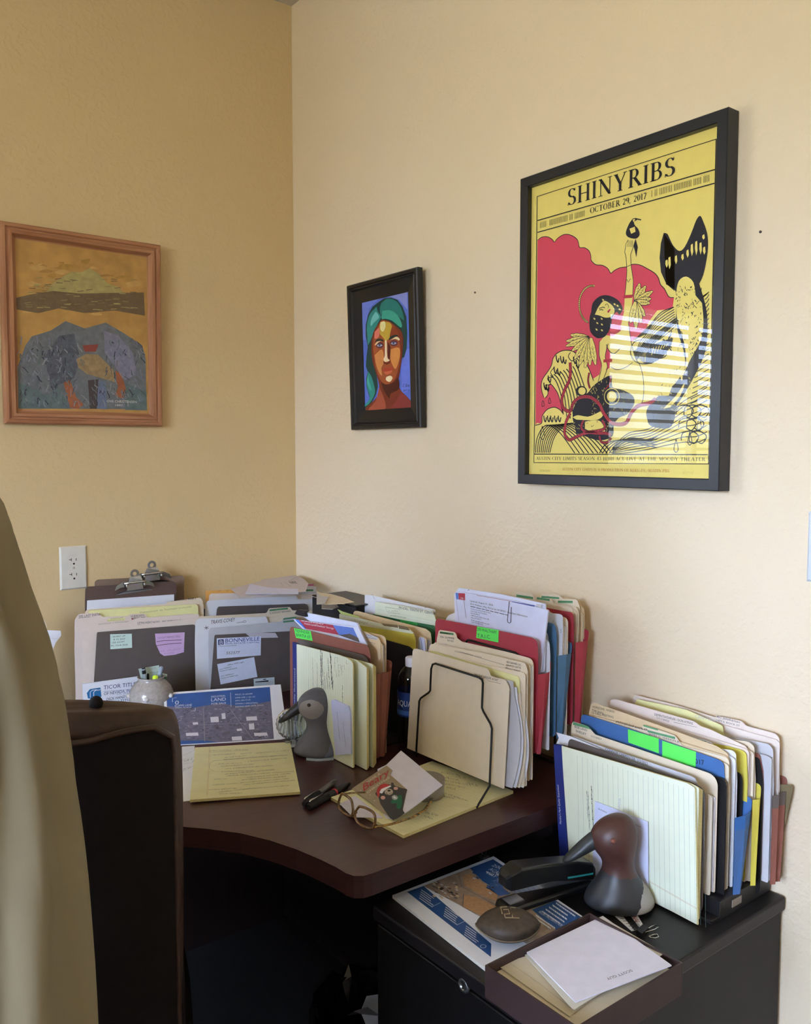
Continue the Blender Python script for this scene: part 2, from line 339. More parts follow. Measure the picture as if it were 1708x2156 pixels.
# ---- pine framed oil painting on the left wall
pine = wood_mat('#94603f', '#b88460', 'pine_wood', .4, (40, 40, 3), .5)
pine2 = wood_mat('#94603f', '#b88460', 'pine_wood_horizontal', .4, (3, 40, 40), .5)
pt = thing('framed_painting', 'pine-framed oil painting in ochre and blue grey on the darker left wall', 'painting', (-.637, 0, Z0+.075))
lean = .0107/.49; Nn = V((0, -1, -lean)).normalized(); Uu = V((1, 0, 0)); Vu = V((0, -lean, 1)).normalized()
o0 = V((-.8399, -.004, Z0+.5635-.4901))
m = M(); ring_frame(m, o0, Uu, Vu, Nn, .405, .4901, [(0, 0), (0, .016), (.004, .021), (.010, .022), (.013, .017), (.017, .017), (.019, .021), (.026, .021), (.033, .010), (.036, .009), (.036, 0)], pine)
for i, f in enumerate(m.f):
    if i % 4 in (0, 2): m.m[i] = m.mi(pine2)
m.build('frame', pt)
plp = Pl(o0+Nn*.009, Nn)
CT = lambda x0, y0, s: (lambda *pts: [(x0+x*s, y0+y*s) for x, y in pts])
pp = CT(0, 440, .22261)
m = M(); i0 = .034
q = [o0+Uu*i0+Vu*i0+Nn*.009, o0+Uu*(.405-i0)+Vu*i0+Nn*.009, o0+Uu*(.405-i0)+Vu*(.49-i0)+Nn*.009, o0+Uu*i0+Vu*(.49-i0)+Nn*.009]
och = mat('#b88c4c', .5, noise=.16, scale=28, bump=.5); och2 = mat('#a87e42', .5, noise=.15, scale=50, bump=.5); oliv = mat('#8a7a4c', .5, noise=.2, scale=30); umber = mat('#6f5a40', .5, noise=.12, scale=60, bump=.4)
slate = mat('#6c7075', .5, noise=.2, scale=60, bump=.6); slate2 = mat('#565b66', .5, noise=.25, scale=80, bump=.6); teal_ = mat('#5d6f70', .5, noise=.2, scale=60, bump=.4); nav = mat('#2f3444', .5, noise=.1); rust_p = mat('#9a5a3a', .5, noise=.15); lav = mat('#7f7f95', .5, noise=.15, scale=80)
sand = mat('#a99a62', .5, noise=.14, scale=70, bump=.5)
m.face(q, och)
m.build('canvas', pt)
m = M()
cv = [(0, 0)]
def blob(cx, cy, rx, ry, n=10, seed=0, j=.15):
    r = random.Random(seed); return [(cx+rx*math.cos(2*PI*k/n)*r.uniform(1-j, 1+j), cy+ry*math.sin(2*PI*k/n)*r.uniform(1-j, 1+j)) for k in range(n)]
for k in range(60): m.dp(plp, pp(*blob(R_.uniform(230, 1290), R_.uniform(480, 1000), R_.uniform(25, 80), R_.uniform(8, 26), 9, k, .4)), (och2, och, mat('#c29a5c', .5, noise=.12, scale=40), mat('#a8823e', .5, noise=.2, scale=50))[k % 4], 1+k*.01)
# an invented landscape: a pale mesa above a long dark ridge, grey-blue boulders below, a rust-red gully
m.dp(plp, pp((430, 800), (500, 700), (590, 640), (680, 590), (760, 600), (850, 560), (930, 610), (1010, 700), (1120, 740), (1180, 800)), sand, 2)
m.dp(plp, pp((150, 840), (280, 810), (500, 775), (760, 800), (1000, 795), (1360, 790), (1370, 1010), (1080, 960), (800, 985), (560, 940), (360, 985), (155, 950)), umber, 3)
m.dp(plp, pp((165, 1500), (240, 1290), (300, 1205), (480, 1150), (620, 1060), (800, 1130), (1000, 1075), (1180, 1180), (1345, 1290), (1378, 1420), (1385, 1895), (170, 1885)), slate, 3)
m.dp(plp, pp((420, 1400), (560, 1200), (700, 1180), (760, 1420), (700, 1600), (480, 1700)), slate2, 4)
m.dp(plp, pp((980, 1150), (1120, 1200), (1250, 1350), (1300, 1560), (1180, 1620), (1080, 1480), (990, 1360)), lav, 4)
m.dp(plp, pp((170, 1640), (330, 1700), (420, 1760), (560, 1690), (660, 1890), (170, 1888)), teal_, 4)
m.dp(plp, pp((1190, 1650), (1385, 1730), (1390, 1905), (1180, 1900)), teal_, 4)
m.dp(plp, pp((600, 1640), (660, 1620), (720, 1780), (790, 1850), (740, 1890), (660, 1880)), rust_p, 5)
m.dp(plp, pp((1090, 1530), (1150, 1560), (1190, 1700), (1160, 1800), (1090, 1760), (1110, 1680)), rust_p, 5)
m.dp(plp, pp((780, 1290), (930, 1280), (905, 1350), (800, 1350)), mat('#8c4238', .5), 5)
m.dp(plp, pp((720, 1420), (820, 1370), (930, 1380), (1070, 1520), (1090, 1640), (960, 1600), (820, 1560), (740, 1500)), mat('#98805c', .5, noise=.2, scale=80), 5)
m.dp(plp, pp((830, 1620), (930, 1610), (915, 1890), (850, 1890)), mat('#463c3c', .5), 5)
m.dp(plp, pp((930, 1620), (1000, 1640), (1010, 1895), (915, 1890)), mat('#6a7590', .5), 5)
for k in range(420):
    x, y = R_.uniform(190, 1340), R_.uniform(1200, 1840)
    if 760 < x < 1000 and y < 1600: continue
    l = R_.uniform(20, 80); a = R_.uniform(.7, 2.2); pts = [(x+l*t*math.cos(a)+R_.uniform(-6, 6), min(1870, y+l*t*math.sin(a))) for t in (0, .33, .66, 1)]
    m.dl(plp, pp(*pts), R_.uniform(.0008, .003), (nav, slate2, mat('#8d9196', .5), teal_, lav, slate)[k % 6], 6+k*.005)
for k in range(90):
    x, y = R_.uniform(200, 1250), R_.uniform(650, 960); m.dl(plp, pp((x, y), (x+60, y+R_.uniform(-8, 8))), .0018, (oliv, umber, sand)[k % 3], 6)
m.tx(plp, 'OVE CHRISTENSEN', pp((1010, 1828))[0], pp((1290, 1836))[0], 5.2, mat('#d9d9d6', .5), 10)
m.tx(plp, '1997', pp((1090, 1866))[0], pp((1160, 1868))[0], 4.4, mat('#d9d9d6', .5), 10)
m.build('paint_layer', pt)
# ---- small black framed portrait on the right wall
blk = mat('#141518', .32, spec=.5, noise=.1); pr = thing('framed_portrait', 'small black-framed portrait of a woman with teal hair beside the room corner', 'picture', (0, -.49, Z0+.06))
lean = .0128/.39; Nn = V((-1, 0, -lean)).normalized(); Uu = V((0, -1, 0)); Vu = V((-lean, 0, 1)).normalized()
o0 = V((-.004, -.3368, Z0+.4563-.3918))
m = M(); ring_frame(m, o0, Uu, Vu, Nn, .3067, .3918, [(0, 0), (0, .016), (.003, .019), (.010, .019), (.012, .015), (.015, .015), (.017, .017), (.020, .012), (.052, .006), (.052, 0)], blk); m.build('frame', pr)
def smooth(pts, n=5):
    q = []; P = [pts[0]]+list(pts)+[pts[-1]]
    for i in range(1, len(P)-2):
        for k in range(n):
            t = k/n; q.append(tuple(.5*((2*P[i][j])+(-P[i-1][j]+P[i+1][j])*t+(2*P[i-1][j]-5*P[i][j]+4*P[i+1][j]-P[i+2][j])*t*t+(-P[i-1][j]+3*P[i][j]-3*P[i+1][j]+P[i+2][j])*t**3) for j in (0, 1)))
    q.append(pts[-1]); return q
plw = Pl(o0+Nn*.006, Nn); w_ = CT(700, 540, .17621)
i0 = .05; m = M(); q = [o0+Uu*i0+Vu*i0+Nn*.0045, o0+Uu*(.3067-i0)+Vu*i0+Nn*.0045, o0+Uu*(.3067-i0)+Vu*(.3918-i0)+Nn*.0045, o0+Uu*i0+Vu*(.3918-i0)+Nn*.0045]
c = lambda h: mat(h, .35, noise=.05, scale=60)
m.face(q, c('#5a72cf')); m.build('print_backing', pr)
plw = Pl(o0+Nn*.0047, Nn); m = M(); D = lambda h, ly, *p: m.dp(plw, w_(*(smooth(list(p)+[p[0]], 3)[:-1] if ly > 2 else p)), c(h), ly)
D('#6f83dc', 1, (335, 560), (560, 500), (440, 620), (400, 800), (400, 1000), (340, 1000)); D('#6b7fe0', 1, (890, 1100), (925, 1100), (935, 1600), (830, 1640), (820, 1300), (860, 1200))
D('#8792d6', 1, (650, 480), (895, 410), (900, 640), (800, 520), (720, 490))
D('#12403f', 2, (560, 540), (620, 500), (700, 490), (780, 520), (840, 600), (885, 720), (895, 900), (890, 1100), (860, 1200), (830, 1220), (700, 1300), (530, 1400), (545, 1560), (520, 1650), (480, 1730), (400, 1850), (372, 1855), (365, 1780), (420, 1770), (450, 1700), (410, 1560), (405, 1460), (425, 1380), (400, 1310), (410, 1190), (425, 1080), (400, 950), (400, 820), (430, 690), (480, 600))
D('#1f7a72', 3, (585, 560), (660, 505), (760, 530), (820, 610), (860, 760), (800, 720), (690, 640), (610, 650), (580, 700), (570, 620))
D('#3aa08a', 4, (600, 650), (690, 640), (780, 700), (830, 800), (820, 850), (720, 770), (640, 745), (590, 745))
D('#2b8c86', 3, (530, 600), (450, 690), (415, 820), (420, 960), (430, 1060), (500, 900), (560, 770), (585, 720), (545, 660))
D('#6fc0bd', 4, (520, 660), (470, 740), (460, 830), (500, 790), (560, 730), (540, 680))
D('#2a8f86', 3, (430, 1370), (470, 1440), (500, 1540), (510, 1640), (440, 1760), (370, 1800), (380, 1780), (450, 1690), (412, 1540))
D('#49b3a5', 4, (428, 1400), (440, 1480), (470, 1580), (455, 1600), (415, 1500))
D('#7a2f1c', 5, (590, 755), (680, 770), (770, 840), (830, 900), (850, 1000), (835, 1200), (810, 1380), (790, 1500), (820, 1600), (935, 1720), (938, 1812), (410, 1845), (500, 1720), (560, 1640), (560, 1520), (520, 1380), (480, 1240), (470, 1100), (480, 950), (520, 850))
D('#a5522c', 6, (600, 765), (700, 790), (760, 870), (800, 1000), (820, 1150), (790, 1350), (740, 1480), (650, 1530), (580, 1480), (530, 1360), (500, 1200), (490, 1060), (500, 960), (540, 850))
D('#d58b50', 7, (510, 1180), (600, 1110), (620, 1260), (590, 1330), (600, 1420), (570, 1400), (530, 1300))
D('#d98f4a', 7, (700, 1110), (800, 1090), (810, 1200), (770, 1330), (740, 1330), (700, 1230))
D('#c8a43c', 7, (580, 780), (690, 790), (720, 870), (690, 970), (640, 1010), (620, 980), (560, 900))
D('#efe3a0', 8, (580, 790), (630, 775), (640, 840), (610, 900), (580, 870)); D('#e07a6a', 7, (510, 900), (570, 850), (560, 960), (510, 980))
D('#8c3c1e', 8, (720, 830), (780, 880), (800, 960), (730, 960), (690, 990), (700, 900))
D('#f0d9b0', 8, (632, 1010), (655, 1010), (660, 1200), (690, 1240), (640, 1260), (615, 1230), (632, 1180))
D('#6b2216', 9, (615, 1250), (650, 1270), (700, 1250), (690, 1275), (650, 1292), (620, 1275))
D('#5a1e16', 8, (665, 1020), (700, 1080), (690, 1220), (670, 1200))
D('#b5402c', 9, (595, 1370), (640, 1330), (665, 1340), (700, 1328), (735, 1335), (700, 1360), (650, 1372)); D('#d1684a', 9, (620, 1378), (660, 1374), (720, 1362), (700, 1395), (650, 1412))
D('#f4dcae', 8, (650, 1440), (700, 1425), (725, 1455), (690, 1500), (645, 1475)); D('#4a1610', 7, (590, 1500), (650, 1530), (740, 1500), (790, 1450), (800, 1580), (700, 1640), (690, 1700), (620, 1600))
D('#a8503a', 7, (565, 1560), (600, 1640), (640, 1760), (620, 1830), (430, 1842), (520, 1730)); D('#8a3430', 7, (830, 1620), (936, 1730), (938, 1810), (700, 1822), (760, 1740))
for ex, ey in ((570, 1060), (738, 1035)):
    D('#6a3640', 8, *blob(ex, ey, 48, 38, 12, 1, .02)); D('#b9b4cc', 9, (ex-36, ey+6), (ex-16, ey-10), (ex+12, ey-13), (ex+34, ey-2), (ex+14, ey+14), (ex-14, ey+16)); D('#5d7fb0', 10, *blob(ex, ey, 15, 15, 12, 1, .02)); D('#10131c', 11, *blob(ex, ey, 7, 7, 10, 1, .02)); m.dl(plw, w_((ex-38, ey+8), (ex-16, ey-11), (ex+12, ey-15), (ex+38, ey-2)), .0011, c('#2a1614'), 12)
D('#14322f', 10, (510, 1030), (545, 985), (600, 990), (620, 1015), (575, 1008), (535, 1015)); D('#14322f', 10, (675, 1000), (700, 960), (760, 935), (800, 950), (750, 960), (700, 990))
D('#e8c9a0', 9, (510, 1058), (540, 1020), (590, 1010), (560, 1025), (525, 1060)); D('#f0e0b0', 9, (700, 1000), (770, 960), (810, 985), (800, 1005), (760, 985))
m.tx(plw, 'C. Gruz', w_((848, 1560))[0], w_((928, 1556))[0], 7, INK, 12, shear=.4); m.tx(plw, 'JULY 20', w_((850, 1612))[0], w_((930, 1608))[0], 4, INK, 12, shear=.3)
m.build('portrait_print', pr)
# ---- concert poster in a plain black frame
ps = thing('framed_poster', 'large black-framed yellow and red concert poster with a mermaid on the right wall', 'poster', (0, -1.234, Z0+.257))
blk2 = mat('#15171e', .42, spec=.5, noise=.1)
Nn = V((-1, 0, 0)); Uu = V((0, -1, 0)); Vu = V((0, 0, 1)); pw, ph, fb = .4421, .603, .021
o0 = V((-.002, -1.0133+fb, Z0+.5585-.603-fb))
m = M(); ring_frame(m, o0, Uu, Vu, Nn, pw+2*fb, ph+2*fb, [(0, 0), (0, .031), (.0015, .0325), (.0195, .0325), (fb, .031), (fb, .016)], blk2); m.build('frame', ps)
i0 = fb-.001; m = M(); cw, chh = pw+2*fb, ph+2*fb
def rect(d): return [o0+Uu*i0+Vu*i0+Nn*d, o0+Uu*(cw-i0)+Vu*i0+Nn*d, o0+Uu*(cw-i0)+Vu*(chh-i0)+Nn*d, o0+Uu*i0+Vu*(chh-i0)+Nn*d]
pc = lambda h: mat(h, .55, noise=.02, spec=.2)
YE, RE, BK, CR = pc('#e8d374'), pc('#d4465a'), pc('#22222c'), pc('#b23040')
m.face(rect(.018), YE)
plq = PX(-.0201, 0, Z0); plq.eps = .00006; a_ = CT(1080, 220, .30445); b_ = CT(1080, 620, .30445)
def A(h, ly, *p): m.dp(plq, a_(*p), h, ly)
def B(h, ly, *p): m.dp(plq, b_(*p), h, ly)
def AB(h, ly, pa, pb): m.dp(plq, a_(*pa)+b_(*pb), h, ly)
def la(w, *p, mt=None, ly=6, cl=False): m.dl(plq, a_(*p), w*1.3 if w < .002 else w, mt or BK, ly, cl)
def lb(w, *p, mt=None, ly=6, cl=False): m.dl(plq, b_(*p), w*1.3 if w < .002 else w, mt or BK, ly, cl)
# red cloud
cloud = [(172, 940), (200, 918), (240, 915), (272, 932), (290, 952), (305, 930), (345, 903), (380, 898), (420, 912), (450, 940), (462, 988), (495, 990), (528, 1012), (541, 1050), (543, 1078), (575, 1108), (620, 1112), (658, 1135), (678, 1167), (700, 1150), (740, 1130), (790, 1122), (830, 1105), (880, 1110), (930, 1135), (980, 1165), (1008, 1200), (1022, 1245), (1050, 1275), (1080, 1330), (1115, 1335)]
AB(RE, 2, smooth(cloud, 3), [(1105, 100), (1000, 110), (940, 190), (900, 300), (800, 420), (620, 540), (500, 620), (360, 840), (210, 890), (157, 905)])
la(.0011, *smooth(cloud, 3))
# waves right and bottom: bands of black lines over yellow
B(YE, 3, (1115, 88), (1060, 110), (1000, 160), (960, 220), (930, 270), (870, 300), (820, 330), (815, 400), (850, 460), (920, 480), (1340, 700), (1355, 1100), (1000, 1100), (900, 700), (700, 500), (1300, 20), (1385, -40))
for k in range(9):
    o = k*20; lb(.0013, *smooth([(1115+k*2, 88+o*.8), (1050, 125+o), (985, 180+o*.95), (935, 262+o*.8), (880+k*4, 330+o*.7), (850+k*8, 420+o*.4)]))
lb(.0014, *smooth([(1115, 88), (1030, 122), (960, 200), (905, 300), (840, 330), (815, 400), (850, 465), (930, 480), (1010, 450)]))
for k in range(7):
    o = k*17; lb(.002, *smooth([(920+o*.6, 470-o*.2), (960+o, 420), (1040, 380-o*.7), (1100, 250+o*1.4)]))
B(BK, 6, (925, 400), (960, 350), (1040, 320), (1110, 300), (1095, 360), (1040, 430), (960, 480), (915, 480)); 
for k in range(6): lb(.0012, (960+k*20, 420-k*12), (975+k*20, 365-k*5), mt=YE, ly=7)
for k in range(22):
    y = -30+k*36; lb(.0012, *smooth([(1380, y), (1365-k*1.5, y+14), (1350-k*3.5, y+44), (1330-k*5, y+66)]))
for k in range(9):
    o = k*44; lb(.0013, *smooth([(1345, 640+o), (1270, 690+o*.95), (1180, 740+o*.8), (1060, 850+o*.55), (940, 930+o*.4), (800, 960+o*.38), (690, 1060+o*.12)]))
for k in range(7):
    cx, cy = 1200+k*18, 800+(k % 3)*90; lb(.0016, *smooth([(cx-70, cy+30), (cx-60, cy-20), (cx, cy-35), (cx+50, cy), (cx+20, cy+50), (cx-20, cy+30)]))
for cx, cy in ((1130, 1050), (1225, 1000), (1290, 900), (205, 960)): lb(.0012, *smooth([(cx, cy-50), (cx-12, cy), (cx-14, cy+25), (cx, cy+42), (cx+14, cy+25), (cx+12, cy), (cx, cy-50)]))
# left curling wave
wv = [(215, 712), (198, 650), (205, 590), (245, 530), (268, 490), (280, 440), (310, 405), (360, 386), (420, 395), (465, 440), (500, 470), (530, 520), (560, 600), (590, 700), (640, 850), (690, 1000), (700, 1100), (155, 1100), (155, 905), (200, 890), (205, 840), (240, 795), (290, 780), (330, 800), (345, 815), (318, 700), (290, 650), (262, 620), (245, 640), (243, 690), (225, 715)]
B(YE, 3, *smooth(wv, 3)); lb(.0014, *smooth(wv[:13], 4)); lb(.0014, *smooth(wv[18:], 4))
for k in range(9): lb(.0018, *smooth([(262+k*22, 560-k*9), (300+k*20, 600-k*8), (335+k*22, 700), (350+k*24, 830+k*14)]))
for x, y in ((300, 420), (330, 425), (350, 430), (285, 500), (310, 510), (245, 560), (232, 620), (215, 610), (420, 430), (440, 460)): lb(.003, *smooth([(x, y), (x+4, y+30), (x+14, y+48), (x+20, y+20)]))
lb(.0014, *smooth([(290, 500), (262, 540), (280, 570), (240, 580), (262, 620), (225, 630), (235, 660)])); lb(.0014, *smooth([(400, 400), (385, 430), (410, 460), (440, 440), (465, 470)]))
for k in range(9): lb(.0017, *smooth([(160+k*12, 1095), (165+k*16, 1010-k*4), (200+k*22, 930-k*4), (250+k*26, 905), (330+k*34, 960+k*6), (430+k*32, 1098)]))
for x in (215, 240, 262, 290, 315): lb(.003, *smooth([(x, 838), (x+3, 865), (x+12, 880), (x+18, 850)]))
for k in range(5): lb(.0017, *smooth([(600+k*22, 1098), (640+k*26, 1040), (720+k*26, 1010-k*4), (860+k*20, 1030-k*6), (1000, 1060-k*20)]))
for cx, cy in ((210, 755), (255, 735)): lb(.0011, *smooth([(cx, cy-22), (cx-8, cy), (cx-5, cy+18), (cx+8, cy+14), (cx+6, cy-4), (cx, cy-22)]))
# tail with fin
AB(BK, 7, smooth([(1045, 888), (1070, 895), (1085, 925), (1110, 975), (1152, 1013), (1190, 985), (1235, 890), (1270, 800), (1297, 770), (1318, 810), (1345, 890), (1352, 980), (1340, 1080), (1318, 1180), (1290, 1240)], 3),
   smooth([(1320, 20), (1345, 140), (1345, 300), (1325, 420), (1260, 560), (1180, 700), (1130, 780), (1120, 860), (1080, 925), (960, 912), (930, 860), (930, 790), (1000, 710), (1120, 620), (1190, 500), (1180, 380), (1140, 250), (1130, 120), (1130, 0), (1118, -40)], 3)+[(1060, -70)])
m.dp(plq, a_((1025, 960), (1045, 888), (1120, 1000), (1120, 1290), (1062, 1240), (1026, 1160), (1016, 1060)), BK, 7)
m.dp(plq, a_(*smooth([(1130, 1300), (1150, 1220), (1200, 1190), (1250, 1230), (1265, 1320)], 3))+b_(*smooth([(1310, 60), (1320, 200), (1300, 320), (1240, 430), (1215, 480), (1180, 560), (1170, 600), (1160, 540), (1200, 480), (1185, 330), (1140, 180), (1128, 40)], 3)), YE, 8)
B(YE, 8, (1000, 520), (1080, 490), (1130, 560), (1080, 700), (1010, 700), (1000, 600)); B(YE, 8, *smooth([(1040, 790), (1130, 700), (1190, 610), (1160, 700), (1090, 780)], 3))
r = random.Random(5)
for k in range(170):
    x, y = r.uniform(1130, 1320), r.uniform(-60, 420)
    m.dl(plq, b_((x, y), (x+r.uniform(-14, 14), y+r.uniform(6, 18))), r.uniform(.0006, .0016), BK, 9)
for k in range(70):
    x, y = r.uniform(1000, 1230), r.uniform(470, 800); m.dl(plq, b_((x, y), (x+r.uniform(-12, 14), y+r.uniform(5, 16))), r.uniform(.0006, .0016), BK if k % 3 else YE, 9)
for x, y, l in ((1065, 1080, 50), (1085, 1060, 80), (1130, 1050, 55), (1175, 1040, 40), (1210, 1010, 50), (1240, 970, 80), (1270, 950, 95), (1300, 960, 80), (1325, 990, 50), (1320, 905, 30)): A(YE, 8, (x-7, y), (x+6, y-8), (x+9, y+l*.6), (x, y+l), (x-9, y+l*.5))
# mermaid: seen from the side, arm raised to a bird
body = [(625, 300), (690, 280), (760, 240), (800, 150), (830, 20)]
AB(YE, 6, [(775, 1330), (785, 1230), (790, 1150), (785, 1060), (775, 1020), (785, 960), (800, 935), (835, 925), (850, 945), (835, 985), (815, 1040), (820, 1120), (835, 1220), (830, 1330)],
   [(830, 10), (820, 120), (800, 200), (820, 330), (850, 440), (880, 490), (905, 560), (915, 640), (905, 700), (880, 770), (820, 830), (800, 700), (740, 670), (660, 650), (700, 600), (690, 540), (670, 500), (680, 420), (650, 350), (640, 440), (655, 500), (625, 560), (600, 660), (580, 650), (600, 560), (615, 480), (600, 420), (600, 330), (640, 280), (700, 290), (745, 230), (770, 120)])
la(.001, (775, 1330), (785, 1230), (790, 1150), (785, 1060), (775, 1020), (785, 960), (800, 935), ly=7); la(.001, (850, 945), (835, 985), (815, 1040), (820, 1120), (835, 1220), (830, 1330), ly=7); la(.001, (790, 1210), (800, 1230), (815, 1205), ly=7)
for k in range(4): la(.0008, (800+k*10, 940), (795+k*10, 985), ly=7)
lb(.0011, *smooth([(600, 320), (598, 420), (615, 490), (600, 570), (578, 655)]), ly=7); lb(.0011, *smooth([(660, 340), (640, 430), (655, 500), (630, 580), (602, 660)]), ly=7); lb(.0011, *smooth([(800, 190), (820, 330), (850, 440), (885, 500), (905, 600), (905, 700), (890, 760)]), ly=7)
lb(.0012, *smooth([(648, 345), (665, 385), (700, 410), (745, 372)]), ly=8); lb(.0010, *smooth([(680, 500), (720, 520), (780, 505), (830, 470)]), ly=8)
for cx, cy in ((800, 1330-1313.8), (660, 700-240)): lb(.006, (cx-32, cy), (cx+28, cy-4), mt=CR, ly=9)
lb(.005, *smooth([(650, 255), (690, 268), (730, 255), (752, 230)]), mt=CR, ly=9)
# ruffs on the shoulder and wrist, halo rope
FL = [10.0]
def feather(c, a, l, w=19):
    x, y = c; FL[0] += .25; f0 = FL[0]; dx, dy = math.cos(a), math.sin(a); q = []
    for t, s in ((0, .5), (.3, 1), (.7, 1), (1, .3)): q.append((x+dx*l*t-dy*w*s, y+dy*l*t+dx*w*s))
    for t, s in ((1, .3), (.7, 1), (.3, 1), (0, .5)): q.append((x+dx*l*t+dy*w*s, y+dy*l*t-dx*w*s))
    B(YE, f0, *q); lb(.0009, *q, ly=f0+.1, cl=True); lb(.0006, (x+dx*l*.3, y+dy*l*.3), (x+dx*l*.85, y+dy*l*.85), ly=f0+.1)
    for t in (.35, .5, .65, .8): lb(.0005, (x+dx*l*t-dy*w*.6, y+dy*l*t+dx*w*.6), (x+dx*l*(t+.1), y+dy*l*(t+.1)), (x+dx*l*t+dy*w*.6, y+dy*l*t-dx*w*.6), ly=f0+.1)
for a, l in ((3.3, 130), (3.0, 160), (2.8, 170), (2.5, 150), (2.2, 180), (1.95, 200), (1.75, 210), (1.6, 190), (1.4, 190)): feather((540+10*math.cos(a), 300), a, l)
for a, l in ((-1.35, 130), (-1.0, 130), (-.55, 140), (-.2, 110), (.1, 100), (1.0, 120), (1.3, 150), (1.55, 190), (1.8, 150)): feather((850, 50), a, l)
halo = [(560+90*math.cos(t)-10, 70+130*math.sin(t)) for t in [i*.2+1.9 for i in range(16)]]
lb(.0045, *smooth(halo, 3), ly=8); lb(.003, *smooth(halo, 3), mt=YE, ly=9)
for k in range(0, 60, 2):
    t = 1.9+k*.05; x, y = 550+90*math.cos(t), 70+130*math.sin(t); lb(.0008, (x-7, y-5), (x+7, y+5), ly=10)
# head and hair
B(BK, 17, *smooth([(545, 120), (555, 60), (600, 15), (650, 5), (700, 20), (740, 50), (762, 100), (740, 140), (720, 120), (690, 160), (680, 220), (650, 280), (620, 300), (580, 300), (540, 260), (532, 200), (535, 150)], 3))
B(YE, 18, *smooth([(590, 95), (630, 45), (670, 60), (700, 90), (705, 125), (680, 155), (640, 160), (600, 145), (570, 140)], 3))
lb(.0012, (598, 98), (625, 88), (640, 92), ly=19); lb(.0012, (600, 108), (618, 104), (628, 110), ly=19); lb(.0009, (655, 62), (668, 88), (660, 94), ly=19); B(CR, 19, (655, 118), (672, 100), (680, 104), (672, 118), (664, 130)); lb(.0010, (640, 75), (652, 66), ly=19)
for x, y in ((580, 190), (610, 160), (612, 200), (575, 235), (612, 240), (560, 160), (700, 60), (720, 70), (735, 95), (620, 30)): B(YE, 18, (x, y), (x+12, y+5), (x+14, y+16), (x+2, y+12))
# bird
A(BK, 9, *smooth([(830, 790), (855, 785), (858, 800), (840, 810), (845, 835), (868, 860), (878, 900), (860, 925), (835, 928), (800, 918), (783, 895), (790, 860), (808, 820)], 3)); A(BK, 8, (850, 930), (866, 985), (855, 1058), (845, 1010), (835, 975)); la(.0016, (852, 790), (888, 798), ly=9); A(YE, 10, (808, 860), (845, 845), (850, 880), (820, 895)); A(YE, 10, (830, 795), (850, 792), (836, 815))
# frog-like sea beast
B(BK, 8, *smooth([(415, 860), (420, 790), (460, 720), (520, 680), (550, 640), (600, 600), (680, 560), (690, 640), (760, 660), (830, 700), (840, 760), (790, 830), (740, 850), (700, 900), (690, 980), (600, 1010), (500, 980), (440, 960)], 3))
B(YE, 9, *smooth([(415, 850), (450, 835), (520, 845), (575, 825), (610, 810), (625, 835), (590, 865), (520, 870), (440, 865)], 3)); B(YE, 9, *smooth([(500, 880), (560, 870), (610, 880), (640, 950), (560, 950), (500, 930)], 3))
B(YE, 10, *blob(480, 668, 26, 26, 14, 1, 0)); B(YE, 10, *blob(686, 706, 34, 38, 16, 1, 0)); B(BK, 9, *blob(475, 668, 40, 36, 14, 1, 0)); lb(.0012, *blob(686, 706, 52, 56, 20, 1, 0), mt=YE, ly=10, cl=True)
for k in range(110):
    x, y = r.uniform(540, 810), r.uniform(590, 850)
    if (x-686)**2+(y-706)**2 > 4200: m.dl(plq, b_((x, y), (x+r.uniform(-10, 10), y+r.uniform(5, 18))), .0007, YE, 9)
for k in range(50):
    x, y = r.uniform(430, 680), r.uniform(870, 990); m.dl(plq, b_((x, y), (x+r.uniform(-10, 10), y+r.uniform(4, 14))), .0008, BK if 505 < x < 630 else YE, 10)
def tentacle(p, w=.0062):
    q = smooth(p, 5); lb(w+.0016, *q, ly=11); lb(w, *q, mt=CR, ly=12)
    for i in range(1, len(q)-1, 1):
        x, y = q[i]; dx, dy = q[i+1][0]-q[i-1][0], q[i+1][1]-q[i-1][1]; l = math.hypot(dx, dy) or 1; nx, ny = -dy/l*9, dx/l*9; lb(.0006, (x-nx-4, y-ny), (x+nx+4, y+ny), ly=13)
tentacle([(398, 470), (400, 540), (390, 600), (360, 660), (340, 730), (355, 790), (400, 805), (420, 750), (470, 712), (540, 712), (600, 760), (630, 820), (690, 890), (780, 890), (820, 820), (870, 770), (950, 750), (990, 720)])
tentacle([(400, 820), (370, 880), (360, 960), (390, 1005), (440, 985), (520, 955), (590, 960), (640, 960), (680, 970)], .0055); tentacle([(490, 870), (475, 920), (510, 950), (600, 940), (640, 920), (620, 870)], .0045); tentacle([(530, 540), (522, 600), (535, 650)], .003); tentacle([(600, 980), (615, 1020), (660, 1020), (680, 990)], .004); tentacle([(680, 560), (670, 620), (640, 655)], .003)
